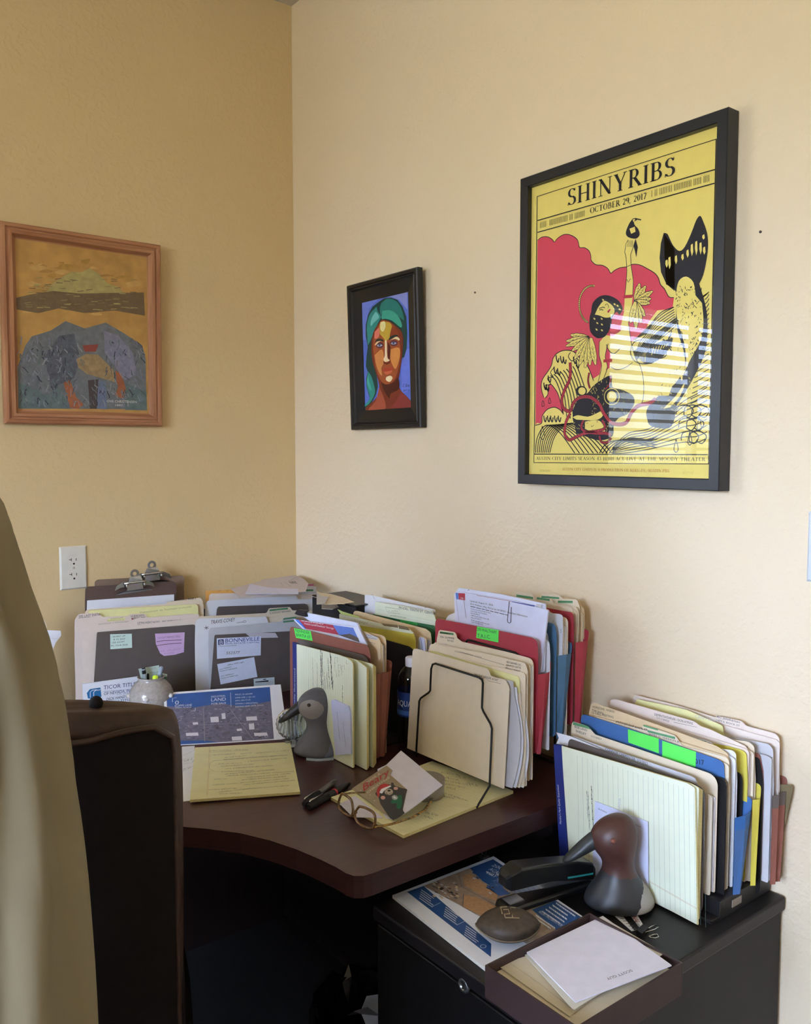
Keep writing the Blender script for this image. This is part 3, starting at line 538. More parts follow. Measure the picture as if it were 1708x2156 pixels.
# border, title, lettering
bd = a_((170, 637), (1408, 240))+b_((1355, 1172), (148, 1163))
m.dl(plq, bd, .0022, BK, 14, True)
m.dl(plq, a_((172, 803), (1400, 450)), .002, BK, 14); m.dl(plq, a_((172, 885), (1397, 545)), .002, BK, 14); m.dl(plq, b_((150, 1104), (1350, 1108)), .002, BK, 14)
def mask(*p): m.dp(plq, b_(*p), YE, 13)
mask((148, 1104), (1356, 1108), (1356, 1172), (148, 1163)); mask((1359, -60), (1412, -75), (1390, 1280), (1357, 1180))
m.tx(plq, 'SHINYRIBS', a_((378, 704))[0], a_((1122, 488))[0], 35, BK, 15, serif=True)
m.tx(plq, 'OCTOBER 29, 2017', a_((536, 755))[0], a_((925, 652))[0], 12.4, BK, 15, serif=True)
def bars(x0, y0, x1, y1, h, n, seed):
    rr = random.Random(seed)
    for i in range(n):
        if rr.random() < .14: continue
        t = i/n; x, y = x0+(x1-x0)*t, y0+(y1-y0)*t; m.dl(plq, a_((x, y), (x+1, y-h)), .0009, BK, 15)
bars(193, 856, 505, 772, 42, 34, 3); bars(963, 640, 1368, 530, 46, 36, 4)
m.tx(plq, 'AUSTIN CITY LIMITS SEASON 43', b_((163, 1144))[0], b_((612, 1146))[0], 6.6, BK, 15, serif=True)
for k in range(7): lb(.001, (630+k*11, 1148), (630+k*11, 1124), ly=15)
m.tx(plq, 'ACL LIVE AT THE MOODY THEATER', b_((714, 1147))[0], b_((1335, 1152))[0], 7.0, BK, 15, serif=True)
m.tx(plq, 'AUSTIN CITY LIMITS IS A PRODUCTION OF KLRU-TV, AUSTIN PBS', b_((343, 1217))[0], b_((1082, 1230))[0], 5.6, pc('#b8763a'), 15, serif=True)
gr = pc('#b3a04c'); m.tx(plq, '153/250', b_((188, 1224))[0], b_((258, 1226))[0], 4.2, gr, 15, shear=.3); m.scr(plq, b_((1180, 1240))[0], b_((1250, 1240))[0], 7, gr, .0005, 15)
m.build('poster_print', ps)
pg = glass_mat('picture_glass', f=1.27); m = M(); m.face(rect(.0245), pg); m.build('glazing', ps)

# ================================================================ WALL FITTINGS
pl_iv = mat('#ddd8cb', .35); dark = mat('#1a1714', .5)
def plate_bevel(m, x0, x1, z0, z1, th, mt, f):
    m.grid([[f(x0+d, h, z0+d), f(x1-d, h, z0+d), f(x1-d, h, z1-d), f(x0+d, h, z1-d)] for d, h in ((0, 0), (0, .002), (.004, th), (.005, th))], mt, True, False)
    m.face([f(x0+.005, th, z0+.005), f(x1-.005, th, z0+.005), f(x1-.005, th, z1-.005), f(x0+.005, th, z1-.005)], mt)
ot = thing('wall_outlet', 'ivory double wall outlet low on the darker left wall above the clipboards', 'outlet', (-.6785, 0, Z0-.3005))
fw = lambda x, h, z: V((x, -h, z)); cx, cz = -.6785, Z0-.3005
m = M(); plate_bevel(m, cx-.035, cx+.035, cz-.057, cz+.057, .0055, pl_iv, fw); m.build('cover_plate', ot)
for dz in (.0195, -.0195):
    m = M(); q = []
    for k in range(28):
        a = 2*PI*k/28; q.append(V((cx+.0172*math.cos(a), -.0055, cz+dz+max(-.0142, min(.0142, .0172*math.sin(a))))))
    m.prism(q, (0, -.0016, 0), pl_iv)
    yy = -.0073
    def slot(x0, x1, z0, z1): m.face([V((cx+x0, yy, cz+dz+z0)), V((cx+x1, yy, cz+dz+z0)), V((cx+x1, yy, cz+dz+z1)), V((cx+x0, yy, cz+dz+z1))], dark)
    slot(-.0072, -.0056, -.001, .0065); slot(-.0125, -.0072, .002, .0036); slot(.0052, .0068, -.001, .0055)
    m.face([V((cx+.0026*math.cos(a), yy, cz+dz-.0085+.0026*math.sin(a))) for a in [k*PI/6 for k in range(12)]], dark)
    m.build('receptacle', ot)
m = M(); m.lathe((0, 0, 0), [(.003, 0), (.0028, .0012), (.001, .0015)], mat('#b8b2a4', .3, metal=.6), 12); 
for i, p in enumerate(m.v): m.v[i] = (cx+p[0], -.0055-p[2], cz+p[1])
m.build('screw', ot)
sw = thing('switch_plate', 'pale bluish white wall plate at the right edge of the right wall', 'switch', (0, -1.657, Z0-.151))
m = M(); plate_bevel(m, -1.692, -1.619, Z0-.208, Z0-.094, .0055, mat('#cfd4da', .35), lambda y, h, z: V((-h, y, z))); m.build('cover_plate', sw)
m = M(); m.box((-.012, -1.664, Z0-.166), (-.005, -1.647, Z0-.136), mat('#dfe2e6', .35)); m.build('toggle', sw)
for (y, z, lb_) in ((-.817, .372, 'small dark nail hole in the right wall between portrait and poster'), (-1.521, .37, 'small dark nail in the right wall just right of the poster')):
    m = M(); m.lathe((0, 0, 0), [(.0022, 0), (.0022, .002), (.001, .003)], mat('#4b4036', .5), 10)
    for i, p in enumerate(m.v): m.v[i] = (-p[2], y+p[0], Z0+z+p[1])
    tag(m.build('wall_nail', None, (0, y, Z0+z)), lb_, 'nail')
# ================================================================ DESK, CABINET, CHAIR, BIN
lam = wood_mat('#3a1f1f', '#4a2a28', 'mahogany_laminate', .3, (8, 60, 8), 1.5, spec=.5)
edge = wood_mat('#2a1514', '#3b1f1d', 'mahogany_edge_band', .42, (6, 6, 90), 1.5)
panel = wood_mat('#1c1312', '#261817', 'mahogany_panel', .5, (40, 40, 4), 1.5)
dk = thing('corner_desk', 'dark mahogany corner desk with a concave front edge, fitted into the room corner', 'desk', (-.62, -.5, 0))
crv = [(-1.62, -.600), (-1.30, -.612), (-1.12, -.64), (-.97, -.715), (-.86, -.81), (-.78, -.909), (-.748, -.945), (-.709, -.998), (-.682, -1.055), (-.664, -1.11), (-.652, -1.165), (-.646, -1.205)]
tip = [(-.645, -1.228), (-.640, -1.243), (-.628, -1.252), (-.612, -1.254)]
outl = [(-.004, -.004), (-1.62, -.004)] + crv + tip + [(-.004, -1.2505)]
m = M(); th = .036
m.face([V((x, y, DESK)) for x, y in outl], lam)
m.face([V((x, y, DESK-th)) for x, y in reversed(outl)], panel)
m.build('worktop', dk)
m = M()
n = len(outl); rows = []
for d, z in ((0, DESK), (0, DESK-th)): rows.append([V((x, y, z)) for x, y in outl])
m.grid(rows, edge, True, False)
m.build('edge_band', dk)
m = M()
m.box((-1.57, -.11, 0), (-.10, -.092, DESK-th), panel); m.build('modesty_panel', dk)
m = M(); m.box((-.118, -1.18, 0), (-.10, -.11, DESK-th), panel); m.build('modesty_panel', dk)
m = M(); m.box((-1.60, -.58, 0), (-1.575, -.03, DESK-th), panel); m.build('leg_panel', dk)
# pedestal file cabinet
bkm = mat('#171416', .45, spec=.35, noise=.12, scale=30); bkm2 = mat('#0e0c0d', .5, spec=.3, noise=.1)
cb = thing('file_cabinet', 'black two-drawer pedestal file cabinet standing beside the desk end by the right wall', 'cabinet', (-.285, -1.40, 0))
m = M(); m.box((-.547, -1.597, .03), (-.008, -1.20, CAB-.024), bkm2); m.build('body', cb, bevel=.003)
m = M(); m.box((-.570, -1.602, CAB-.024), (-.004, -1.195, CAB), bkm); m.build('top', cb, bevel=.004)
for z0, z1 in ((.345, CAB-.03), (.04, .338)):
    m = M(); m.box((-.566, -1.594, z0), (-.5475, -1.203, z1), bkm2); d = m.build('drawer', cb, bevel=.002)
m = M(); m.lathe((0, 0, 0), [(.0115, 0), (.0115, .002), (.0095, .0045), (.006, .0045), (.006, .0032), (.0, .0032)], mat('#8f8f8f', .3, metal=.9), 24)
m.box((-.0012, -.005, .0033), (.0012, .005, .0042), dark)
for i, p in enumerate(m.v): m.v[i] = (-.566-p[2], -1.419+p[0], CAB-.005-.03+.01+p[1])
m.build('lock', cb)
# office chair seen from behind
leath = mat('#3a261c', .48, noise=.25, scale=60, bump=.3); leath2 = mat('#120b09', .75, noise=.3, scale=50, bump=.2, spec=.25); metl = mat('#1a1a1b', .35, metal=.5)
Wv = V((-.940, .342, 0)).normalized(); Fv = V((.342, .940, 0)).normalized()
A0 = V((-.905, -1.228, 0)); ct = A0+Wv*.26+Fv*.05
chr_ = thing('office_chair', 'high-backed dark brown leather office chair with worn piping, seen from behind', 'chair', (ct.x, ct.y, 0))
def cp(w, f, z): return A0+Wv*w+Fv*f+V((0, 0, z))
ztop = Z0-.349
prof = []   # vertical section rows: (z, back offset, front offset, width inset)
for z, b0, b1, ins in ((.40, .03, .09, .06), (.44, .0, .10, .02), (.60, -.002, .10, .004), (.80, -.002, .095, .0), (.95, -.001, .09, .0), (1.0, .0, .085, .002), (ztop-.018, .002, .08, .006), (ztop-.006, .008, .07, .012), (ztop, .022, .056, .02)):
    r = []
    n = 8
    for k in range(n+1):
        t = k/n; w = ins+(.52-2*ins)*t; bulge = .012*math.sin(PI*t); r.append(cp(w, b0-bulge*.6+(.012 if k in (0, n) else 0), z+.016*math.sin(PI*t)*(z-.4)/.6))
    for k in range(n, -1, -1):
        t = k/n; w = ins+(.52-2*ins)*t; r.append(cp(w, b1+.02*math.sin(PI*t)-(.015 if k in (0, n) else 0), z+.016*math.sin(PI*t)*(z-.4)/.6))
    prof.append(r)
m = M(); m.grid(prof, leath, True, True, True); m.build('backrest', chr_, subs=1)
# dark rear panel set inside the piping
def pz(t):
    u = min(t, 1-t); k = max(0, min(1, (u-.27)/.12)); k = k*k*(3-2*k)
    return ztop-.013-.010*math.exp(-((u-.24)/.09)**2)+.022*k-.012*max(0, .03-u)/.03
m = M(); rows = []
for j in range(9):
    s = j/8; r = []
    for k in range(25):
        t = k/24; zt = pz(t)-.005; z = .46+(zt-.46)*s
        r.append(cp(.018+.484*t, -.0105-.009*math.sin(PI*t), z))
    rows.append(r)
m.grid(rows, leath2, False, True); m.build('rear_panel', chr_)
path = [cp(.016, -.006, z) for z in (.47, .6, .75, .9, ztop-.06)]+[cp(.018, -.010, ztop-.030)]
for k in range(1, 25):
    t = k/24; zt = pz(t); path.append(cp(.02+.48*t, -.013-.009*math.sin(PI*t), zt))
path += [cp(.506, -.006, z) for z in (.9, .7, .47)]
m = M(); m.tube(path, .0045, leath, 8); m.build('piping', chr_)
m = M(); kc = cp(.115, .05, ztop+.008); m.grid([[kc+Wv*(.0095*math.cos(a)*math.cos(b))+Fv*(.008*math.cos(a)*math.sin(b))+V((0, 0, .0105*math.sin(a))) for b in [2*PI*k/16 for k in range(16)]] for a in [-.6+2.17*j/7 for j in range(8)]], leath2, True, True, True); m.build('top_knob', chr_)
m = M(); rows = []
for z, e in ((.40, .03), (.415, .0), (.46, -.01), (.50, .0), (.515, .05)):
    rows.append([cp(.26+(.27-e)*sx_, .34+(.27-e)*sy_, z) for sx_, sy_ in [(math.copysign(abs(math.cos(a))**.5, math.cos(a)), math.copysign(abs(math.sin(a))**.5, math.sin(a))) for a in [2*PI*k/28 for k in range(28)]]])
m.grid(rows, leath2, True, True, True); m.build('seat', chr_)
for w in (.02, .50):
    m = M(); m.tube([cp(w, .10, .47), cp(w, .08, .60), cp(w, .14, .665), cp(w, .30, .675), cp(w, .42, .66), cp(w, .45, .58), cp(w, .40, .46)], [(.018, .026)]*7, leath2, 10); m.build('armrest', chr_)
m = M(); m.tube([cp(.26, .30, .40), cp(.26, .30, .12)], .028, metl, 14); m.build('gas_lift', chr_)
for k in range(5):
    a = 2*PI*k/5+.4; d = Wv*math.cos(a)+Fv*math.sin(a); c0 = cp(.26, .30, .12)
    m = M(); m.tube([c0, c0+d*.15+V((0, 0, -.01)), c0+d*.30+V((0, 0, -.045))], [.026, .022, .016], metl, 8); leg = m.build('base_leg', chr_)
    e = c0+d*.30; s_ = d.cross(V((0, 0, 1)))
    m = M(); m.tube([V((e.x, e.y, .028))-s_*.02, V((e.x, e.y, .028))+s_*.02], .027, dark, 14); m.build('caster', leg)
# bin with black liner
bn = thing('trash_bin', 'black plastic-lined wastebasket in the shadow under the desk beside the cabinet', 'bin', (-.385, -.945, 0))
bx_, by_ = -.385, -.945
plas = mat('#0e0f14', .18, spec=.7, noise=.2)
m = M(); m.lathe((bx_, by_, 0), [(.10, .0), (.105, .01), (.125, .26), (.128, .262), (.12, .262), (.10, .02)], bkm2, 28); m.build('basket', bn)
m = M(); rr = random.Random(3); rows = []
for z, r0 in ((.20, .127), (.262, .134), (.275, .130), (.262, .115), (.20, .10), (.12, .09)):
    rows.append([V((bx_+(r0+rr.uniform(-.005, .006))*math.cos(2*PI*k/36), by_+(r0+rr.uniform(-.005, .006))*math.sin(2*PI*k/36), z+rr.uniform(-.012, .014))) for k in range(36)])
m.grid(rows, plas, True, False); m.build('bag_liner', bn)
m = M(); c0 = V((bx_+.02, by_-.01, .24)); rows = []
for i in range(5): rows.append([c0+V((.028*(i-2)+rr.uniform(-.008, .008), .028*(j-2)+rr.uniform(-.008, .008), rr.uniform(-.02, .03))) for j in range(5)])
m.grid(rows, mat('#cfd8ee', .7), False, False); tag(m.build('crumpled_paper', None, c0), 'crumpled bluish white paper lying in the wastebasket', 'paper')
# ================================================================ FILE STACKS
class KP(Pl):
    def __init__(s, k, c, base, lean=0):
        s.k, s.c, s.base, s.lean = k, c, base, lean
        if k == 'x': Pl.__init__(s, (c, 0, base), (1, 0, -lean))
        else: Pl.__init__(s, (0, c, base), (0, 1, -lean))
    def at(s, lat, z):
        v = s.c+s.lean*(z-s.base); return V((v, lat, z)) if s.k == 'x' else V((lat, v, z))
    def lat(s, p): return p.y if s.k == 'x' else p.x
    def shift(s, d): return KP(s.k, s.c+d, s.base, s.lean)
    def ext(s, t): return V((t, 0, 0)) if s.k == 'x' else V((0, t, 0))
def rnd(pts, r=.006, n=3):
    # round the corners of a closed planar polygon (3D points)
    q = []; N = len(pts)
    for i in range(N):
        p, a, b = pts[i], pts[i-1], pts[(i+1) % N]; da, db = (a-p), (b-p); la_, lb_ = da.length, db.length
        if la_ < 1e-6 or lb_ < 1e-6: continue
        rr = min(r, la_*.45, lb_*.45)
        if abs(da.normalized().dot(db.normalized())+1) < .02: q.append(p); continue
        p0, p1 = p+da/la_*rr, p+db/lb_*rr
        for k in range(n+1): t = k/n; q.append(p0*(1-t)**2+p*2*t*(1-t)+p1*t*t)
    return q
def sheet(pl, top, mt, t=.0005, br=None, bl=None, r=.004, m=None, side=None):
    m = m or M(); T = [pl.hit(*p) for p in top]
    BR = pl.hit(*br) if br else pl.at(pl.lat(T[-1]), pl.base); BL = pl.hit(*bl) if bl else pl.at(pl.lat(T[0]), pl.base)
    pts = T+[BR, BL]
    m.prism(list(reversed(rnd(pts, r))) if pl.k == 'x' else list(reversed(rnd(pts, r))), pl.ext(t), mt, side)
    return m
MAN = dict(man=mat('#e6d6bd', .65, noise=.03), manp=mat('#e8d8cc', .65, noise=.03), wht=mat('#e8e8ec', .65, noise=.02), gry=mat('#c9c8cd', .65, noise=.03), tan=mat('#dcc39c', .65, noise=.04),
           yel=mat('#d8ca52', .6, noise=.04), lyel=mat('#ece8a8', .65, noise=.03), red=mat('#a83444', .6, noise=.05), blu=mat('#4b7396', .6, noise=.05), blu2=mat('#3f6ba8', .6, noise=.05), rus=mat('#8c5549', .65, noise=.06), drk=mat('#625957', .4, noise=.05, spec=.4), blk=mat('#19181a', .45, noise=.1),
           grn=mat('#2f6b48', .65), lgr=mat('#cfe08a', .65), org=mat('#e8ae5e', .65), brn=mat('#7a6a4a', .7, noise=.08))
PAP = mat('#eceef6', .7, noise=.02); PAPE = mat('#d9d5cb', .8, noise=.1, scale=600); NEON = mat('#63ee63', .6, noise=.02); GHL = mat('#5f9a6e', .7, noise=.1); PNK = mat('#e08ab8', .7); MRK = mat('#0c0c10', .6); BLUEINK = mat('#1b2a6b', .6)
DB = DESK+.004
def mid(pl, top):
    T = [pl.hit(*p) for p in top]; s = sum(T, V((0, 0, 0)))/len(T); return pl.at(pl.lat(s), pl.base)
def folder(label, pl, top, col, th=.006, papers=.003, grp=None, draw=None, cat='folder', name='file_folder', fh=.010, br=None, bl=None, front=True, dfront=None, pm=None):
    r = thing(name, label, cat, mid(pl, top), grp); mt = MAN[col]
    pb = pl.shift(th); m = sheet(pb, top, mt, br=br, bl=bl)
    if draw: draw(m, pb)
    m.build('back_leaf', r)
    if front:
        T0, T1 = pb.hit(*top[0]), pb.hit(*top[-1]); a, b = pb.lat(T0), pb.lat(T1)
        zs = [pb.hit(*p).z for p in top]; zl = min(zs[:3])-fh*.2; zr = min(zs[-3:])-fh*.2
        zm = sorted(zs)[len(zs)//2]-fh
        sg = 1 if b > a else -1
        z0 = min(zm, max(zs[0], zs[1])-fh*.5); z1 = min(zm, max(zs[-1], zs[-2])-fh*.5)
        m = M(); m.prism(list(reversed(rnd([pl.at(a, z0-.004), pl.at(a+sg*.006, z0), pl.at(b-sg*.006, z1), pl.at(b, z1-.004), pl.at(b, pl.base), pl.at(a, pl.base)], .004))), pl.ext(.0005), mt)
        if dfront: dfront(m, pl)
        m.build('front_leaf', r)
        if papers:
            pp_ = pl.shift(.001); m = M(); k = max(2, int(th/.0022)); rr = random.Random(int(abs(pl.c)*9999)+int(top[0][0]))
            for i in range(k):
                q = pl.shift(.001+(th-.0016)*i/k); d = rr.uniform(.002, .010); e = rr.uniform(.001, .009)
                m.prism([q.at(a+sg*d, pl.base+.002), q.at(b-sg*e, pl.base+.002), q.at(b-sg*e, z1-.004-d*.4), q.at(a+sg*d, z0-.004-d*.4)], pl.ext((th-.0016)/k*.7), pm or PAP)
            m.build('papers', r)
    return r
def plate(parent, pl, top, col='drk', t=.0014, name='divider', r=.014):
    m = sheet(pl, top, MAN[col], t, r=r); return m.build(name, parent)
def pocket(label, pl, top, col, c1, c1b, zg, grp=None, yr=None, draw=None, back=True, name='expanding_file_pocket', folds=1, bandh=.022, band=None):
    # pl: front panel plane; c1/c1b: position of the rear panel at the top / bottom of the gusset
    r = thing(name, label, 'file pocket', mid(pl, top), grp); mt = MAN[col]
    m = sheet(pl, top, mt, .0006, r=.012)
    if draw: draw(m, pl)
    m.build('front_panel', r)
    T0, T1 = pl.hit(*top[0]), pl.hit(*top[-1]); a = pl.lat(T0); b = pl.lat(T1) if yr is None else yr; sg = 1 if b > a else -1
    n = folds*2
    for lat0, s in ((b, sg), (a, -sg)):
        m = M(); rows = []
        for z, c_end in ((pl.base, c1b), (zg-bandh, c1b+(c1-c1b)*.85), (zg, c1)):
            row = []
            for k in range(n+1):
                t = k/n; c = pl.c+.0008+(c_end-pl.c-.0008)*t; off = .005*s if k % 2 else 0
                row.append(V((c, lat0+off, z)) if pl.k == 'x' else V((lat0+off, c, z)))
            rows.append(row)
        m.grid(rows[:2], mt, False, False); m.grid(rows[1:], band or mt, False, False)
        m.build('gusset', r, solid=.0006)
    if back:
        q = KP(pl.k, c1b, pl.base, (c1-c1b)/(zg-pl.base)); zt = zg+.02; m = M()
        m.prism(list(reversed(rnd([q.at(a, zt), q.at(b, zt), q.at(b, pl.base), q.at(a, pl.base)], .008))), q.ext(.0006), mt); m.build('rear_panel', r)
    return r
def X(c, base=DB, lean=0): return KP('x', c, base, lean)
def Y(c, base=DB, lean=0): return KP('y', c, base, lean)
cA = CT(150, 1200, .16393); cB = CT(400, 1200, .15222); cC = CT(600, 1220, .17564); c3 = CT(800, 1200, .26347); cD = CT(860, 1220, .17564); cG = CT(1040, 1220, .12881); cE = CT(1140, 1440, .32787)
GA, GB, GC, GD, GE = 'folders in the left desktop sorter', 'folders in the sorter near the room corner', 'folders in the sorter behind the grey duck', 'folders in the wire rack', 'folders in the sorter on the file cabinet'
def T(m, pl, s, f, A, B, h, mt=PEN, ly=2, **k): m.tx(pl, s, f(A)[0], f(B)[0], h, mt, ly, **k)
def S_(m, pl, f, A, B, h, mt=PEN, **k): m.scr(pl, f(A)[0], f(B)[0], h, mt, **k)
def HL_(m, pl, f, mt, *p, ly=1): m.dp(pl, f(*p), mt, ly)

# ---------------- sorter A (left, faces the room)
sA = thing('desktop_file_sorter', 'taupe steel desktop sorter at left holding folders and clipboards, two sticky notes on its front', 'file sorter', (-.57, -.12, DESK))
plate(sA, Y(-.205), cA((290, 1500), (330, 830), (335, 800), (1590, 700), (1600, 760), (1615, 1500)))
plate(sA, Y(-.108), cA((520, 560), (520, 520), (1708, 500), (1860, 510), (1870, 600)), t=.0014)
m = M(); m.box((-.72, -.21, DESK+.0005), (-.44, -.10, DESK+.003), MAN['drk']); m.build('base', sA)
def d1(m, p):
    T(m, p, 'LISTING AGENT NOTES!', cA, (850, 693), (1135, 678), 4.4); m.dl(p, cA((850, 706), (1135, 690)), .0005, PEN); T(m, p, 'ESC REMAINS (E.N.S.)', cA, (1170, 676), (1480, 655), 4.2); T(m, p, 'FEE LEASE', cA, (850, 735), (985, 724), 4)
folder('pinkish manila folder nearest the front in the left sorter, right behind the steel plate', Y(-.198), cA((132, 800), (140, 740), (175, 690), (780, 650), (850, 618), (1640, 566), (1650, 620)), 'manp', .006, grp=GA, draw=d1, dfront=lambda m, p: S_(m, p, cA, (350, 705), (730, 670), 3))
def d2(m, p):
    T(m, p, '505 LAST DATA', cA, (95, 612), (370, 585), 5); m.dl(p, cA((92, 618), (245, 606)), .0006, PEN); HL_(m, p, cA, MAN['lyel'], (475, 625), (690, 608), (690, 645), (460, 665)); S_(m, p, cA, (475, 640), (675, 622), 3.4, MRK); S_(m, p, cA, (465, 660), (670, 645), 3.2, MRK)
    T(m, p, 'US BNK DATA', cA, (765, 605), (940, 590), 3.4); T(m, p, 'RENO, NV', cA, (775, 635), (950, 620), 4); m.dp(p, cA(*blob(785, 630, 12, 8, 8)), CR, 2)
folder('manila folder with a short left tab reading 505 and a yellow label strip', Y(-.182), cA((42, 1000), (44, 640), (95, 566), (355, 552), (400, 603), (730, 592), (760, 566), (950, 562), (985, 610), (1560, 560), (1570, 600)), 'manp', .009, grp=GA, draw=d2)
m = sheet(Y(-.166), cA((215, 620), (235, 520), (1600, 440), (1630, 470), (1630, 560)), MAN['lyel'], .003, r=.002); S_(m, Y(-.166), cA, (870, 560), (1550, 480), 4)
tag(m.build('legal_pad', None, mid(Y(-.166), cA((215, 620), (1630, 560)))), 'pale yellow legal sheets standing in the left sorter in front of the rearmost manila folder', 'notepad')
def d3(m, p): S_(m, p, cA, (1280, 410), (1480, 390), 3); T(m, p, 'PAGE 2', cA, (1500, 388), (1600, 378), 4.4)
folder('cream folder with a right-hand tab, tallest folder of the left sorter', Y(-.158), cA((172, 640), (180, 530), (215, 508), (1215, 438), (1245, 408), (1660, 356), (1690, 400), (1694, 500)), 'man', .004, grp=GA, draw=d3)
# clipboards leaning behind the sorter
brd = mat('#5d4b46', .45, noise=.08, scale=200); brd2 = mat('#86705f', .5, noise=.08, scale=200); chrome = mat('#c6c9cf', .18, metal=.95)
def clipboard(label, c, top, mt, ctr, paper):
    pl = Y(c, DESK+.001, -.03); r = thing('clipboard', label, 'clipboard', mid(pl, top), 'clipboards against the left wall'); sheet(pl, top, mt, .003, r=.012).build('board', r)
    cx, cy = ctr; O = pl.hit(cx, cy); q = lambda dx, dz, d: V((O.x+dx, pl.c+pl.lean*(O.z+dz-pl.base)-d, O.z+dz))
    m = M(); half = [(.004, .0), (.018, .001), (.020, .010), (.0325, .012), (.050, .003), (.0545, -.008), (.0525, -.0085), (.044, -.004), (.038, -.002)]
    for s in (-1, 1):
        m.prism([q(s*x, z+.004, .010) for x, z in half], (0, -.0012, 0), chrome)
        m.tube([q(s*.024, .004, .004), q(s*.024, .010, .016), q(s*.024, .002, .018)], .0028, chrome, 8)
    m.prism([q(-.052, -.017, .004), q(.052, -.013, .004), q(.040, -.009, .008), (q(.022, -.006, .011)), q(.020, .020, .011), q(.014, .030, .009), q(-.014, .028, .009), q(-.020, .018, .011), q(-.022, -.008, .011), q(-.040, -.011, .008)], (0, -.0012, 0), chrome)
    rr = []
    for k in range(20):
        a = PI*2*k/20; rr.append((math.cos(a), math.sin(a)))
    rows = [[q(x*o, .036+z*o, d) for x, z in rr] for o, d in ((.0055, .0085), (.0055, .010), (.012, .010), (.012, .0085))]
    m.grid(rows, chrome, True, False); m.tube([q(-.030, .012, .012), q(.030, .014, .012)], .0035, chrome, 10)
    m.build('metal_clip', r)
    if paper: 
        pl2 = Y(c-.0035, DESK+.001, -.03); mm = sheet(pl2, paper, PAP, .002, r=.001); mm.build('paper', r)
    return r
clipboard('taller brown hardboard clipboard right against the left wall', -.030, cA((300, 400), (305, 150), (345, 125), (1430, 70), (1450, 100), (1450, 400)), brd2, cA((1020, 100))[0], None)
clipboard('dark brown clipboard holding a bluish sheet, in front of the taller clipboard', -.062, cA((180, 400), (185, 240), (215, 215), (1320, 148), (1350, 180), (1352, 400)), brd, cA((800, 215))[0], cA((203, 500), (206, 393), (1322, 315), (1322, 400)))
# notes on the plate
def note(label, pl, pts, mt, name='sticky_note', cat='note', draw=None, t=.0004, grp=None, off=.0012):
    f = pl.face(); q = [pl.hit(*p)+f*(off+.0002) for p in pts]; c = sum(q, V((0, 0, 0)))/len(q); m = M()
    m.prism(q if (q[1]-q[0]).cross(q[2]-q[1]).dot(f) > 0 else list(reversed(q)), -f*t, mt)
    p2 = Pl(q[0], pl.n)
    if draw: draw(m, p2)
    return tag(m.build(name, None, c), label, cat, grp)
pA = Y(-.205)
def dn(m, p):
    for s, a, b in (('PAYMENT APP', (535, 868), (695, 855)), ('R 15 2020', (545, 905), (690, 892)), ('USE: EGYPT', (520, 945), (685, 932)), ('PIC: FOUR SIDES', (510, 985), (725, 968))): T(m, p, s, cA, a, b, 3.4, mat('#2d4a42', .7))
note('pale green sticky note with handwriting, left of two notes on the taupe sorter', pA, cA((498, 825), (776, 818), (780, 998), (500, 1018)), mat('#d9efe6', .7), draw=dn)
def dn(m, p):
    T(m, p, 'US DATABASE CELL', cA, (1110, 885), (1400, 862), 4, mat('#8f6f9a', .7)); m.dl(p, cA((1095, 922), (1180, 908), (1260, 905), (1420, 898)), .0012, MRK); m.dl(p, cA((1098, 973), (1200, 955), (1300, 946), (1418, 938)), .0012, MRK); S_(m, p, cA, (1150, 1055), (1400, 1025), 4, mat('#8f6f9a', .7)); S_(m, p, cA, (1190, 1085), (1330, 1070), 4, mat('#8f6f9a', .7))
note('lilac sticky note with a curled lower corner, right of two notes on the sorter', pA, cA((1075, 818), (1455, 800), (1445, 1055), (1320, 1090), (1190, 1103), (1140, 1070), (1085, 950)), mat('#d9b7e0', .7), draw=dn)
# title company notepad leaning on the sorter
plT = Y(-.225, DESK+.002, .04)
m = sheet(plT, cA((150, 1465), (895, 1365), (905, 1600)), PAP, .004, r=.001); BL1 = mat('#1f6fa8', .6); NV = mat('#2a3a66', .6)
T(m, plT, 'TICOR TITLE', cA, (415, 1535), (830, 1488), 8.5, NV); m.dl(plT, cA((415, 1560), (820, 1530)), .0007, mat('#7f8fb0', .6)); T(m, plT, 'OF NEVADA, INC.', cA, (420, 1610), (800, 1560), 6.6, NV)
m.dp(plT, cA((200, 1580), (240, 1530), (375, 1510), (388, 1620), (360, 1660), (215, 1650)), BL1, 1); 
for a in ((245, 1640), (290, 1640)): m.dl(plT, cA(a, (a[0]-2, 1570), (a[0]+25, 1545), (a[0]+85, 1538)), .0016, PAP, 2)
S_(m, plT, cA, (565, 1615), (800, 1580), 5); T(m, plT, 'DICK HANDY', cA, (450, 1680), (720, 1640), 6, PEN, shear=.2); T(m, plT, '/ TITLE', cA, (590, 1700), (770, 1675), 5, PEN, shear=.2)
tag(m.build('title_company_notepad', None, V((-.66, -.225, DESK+.002))), 'white notepad with a blue logo leaning on the sorter left of the pen vase', 'notepad')
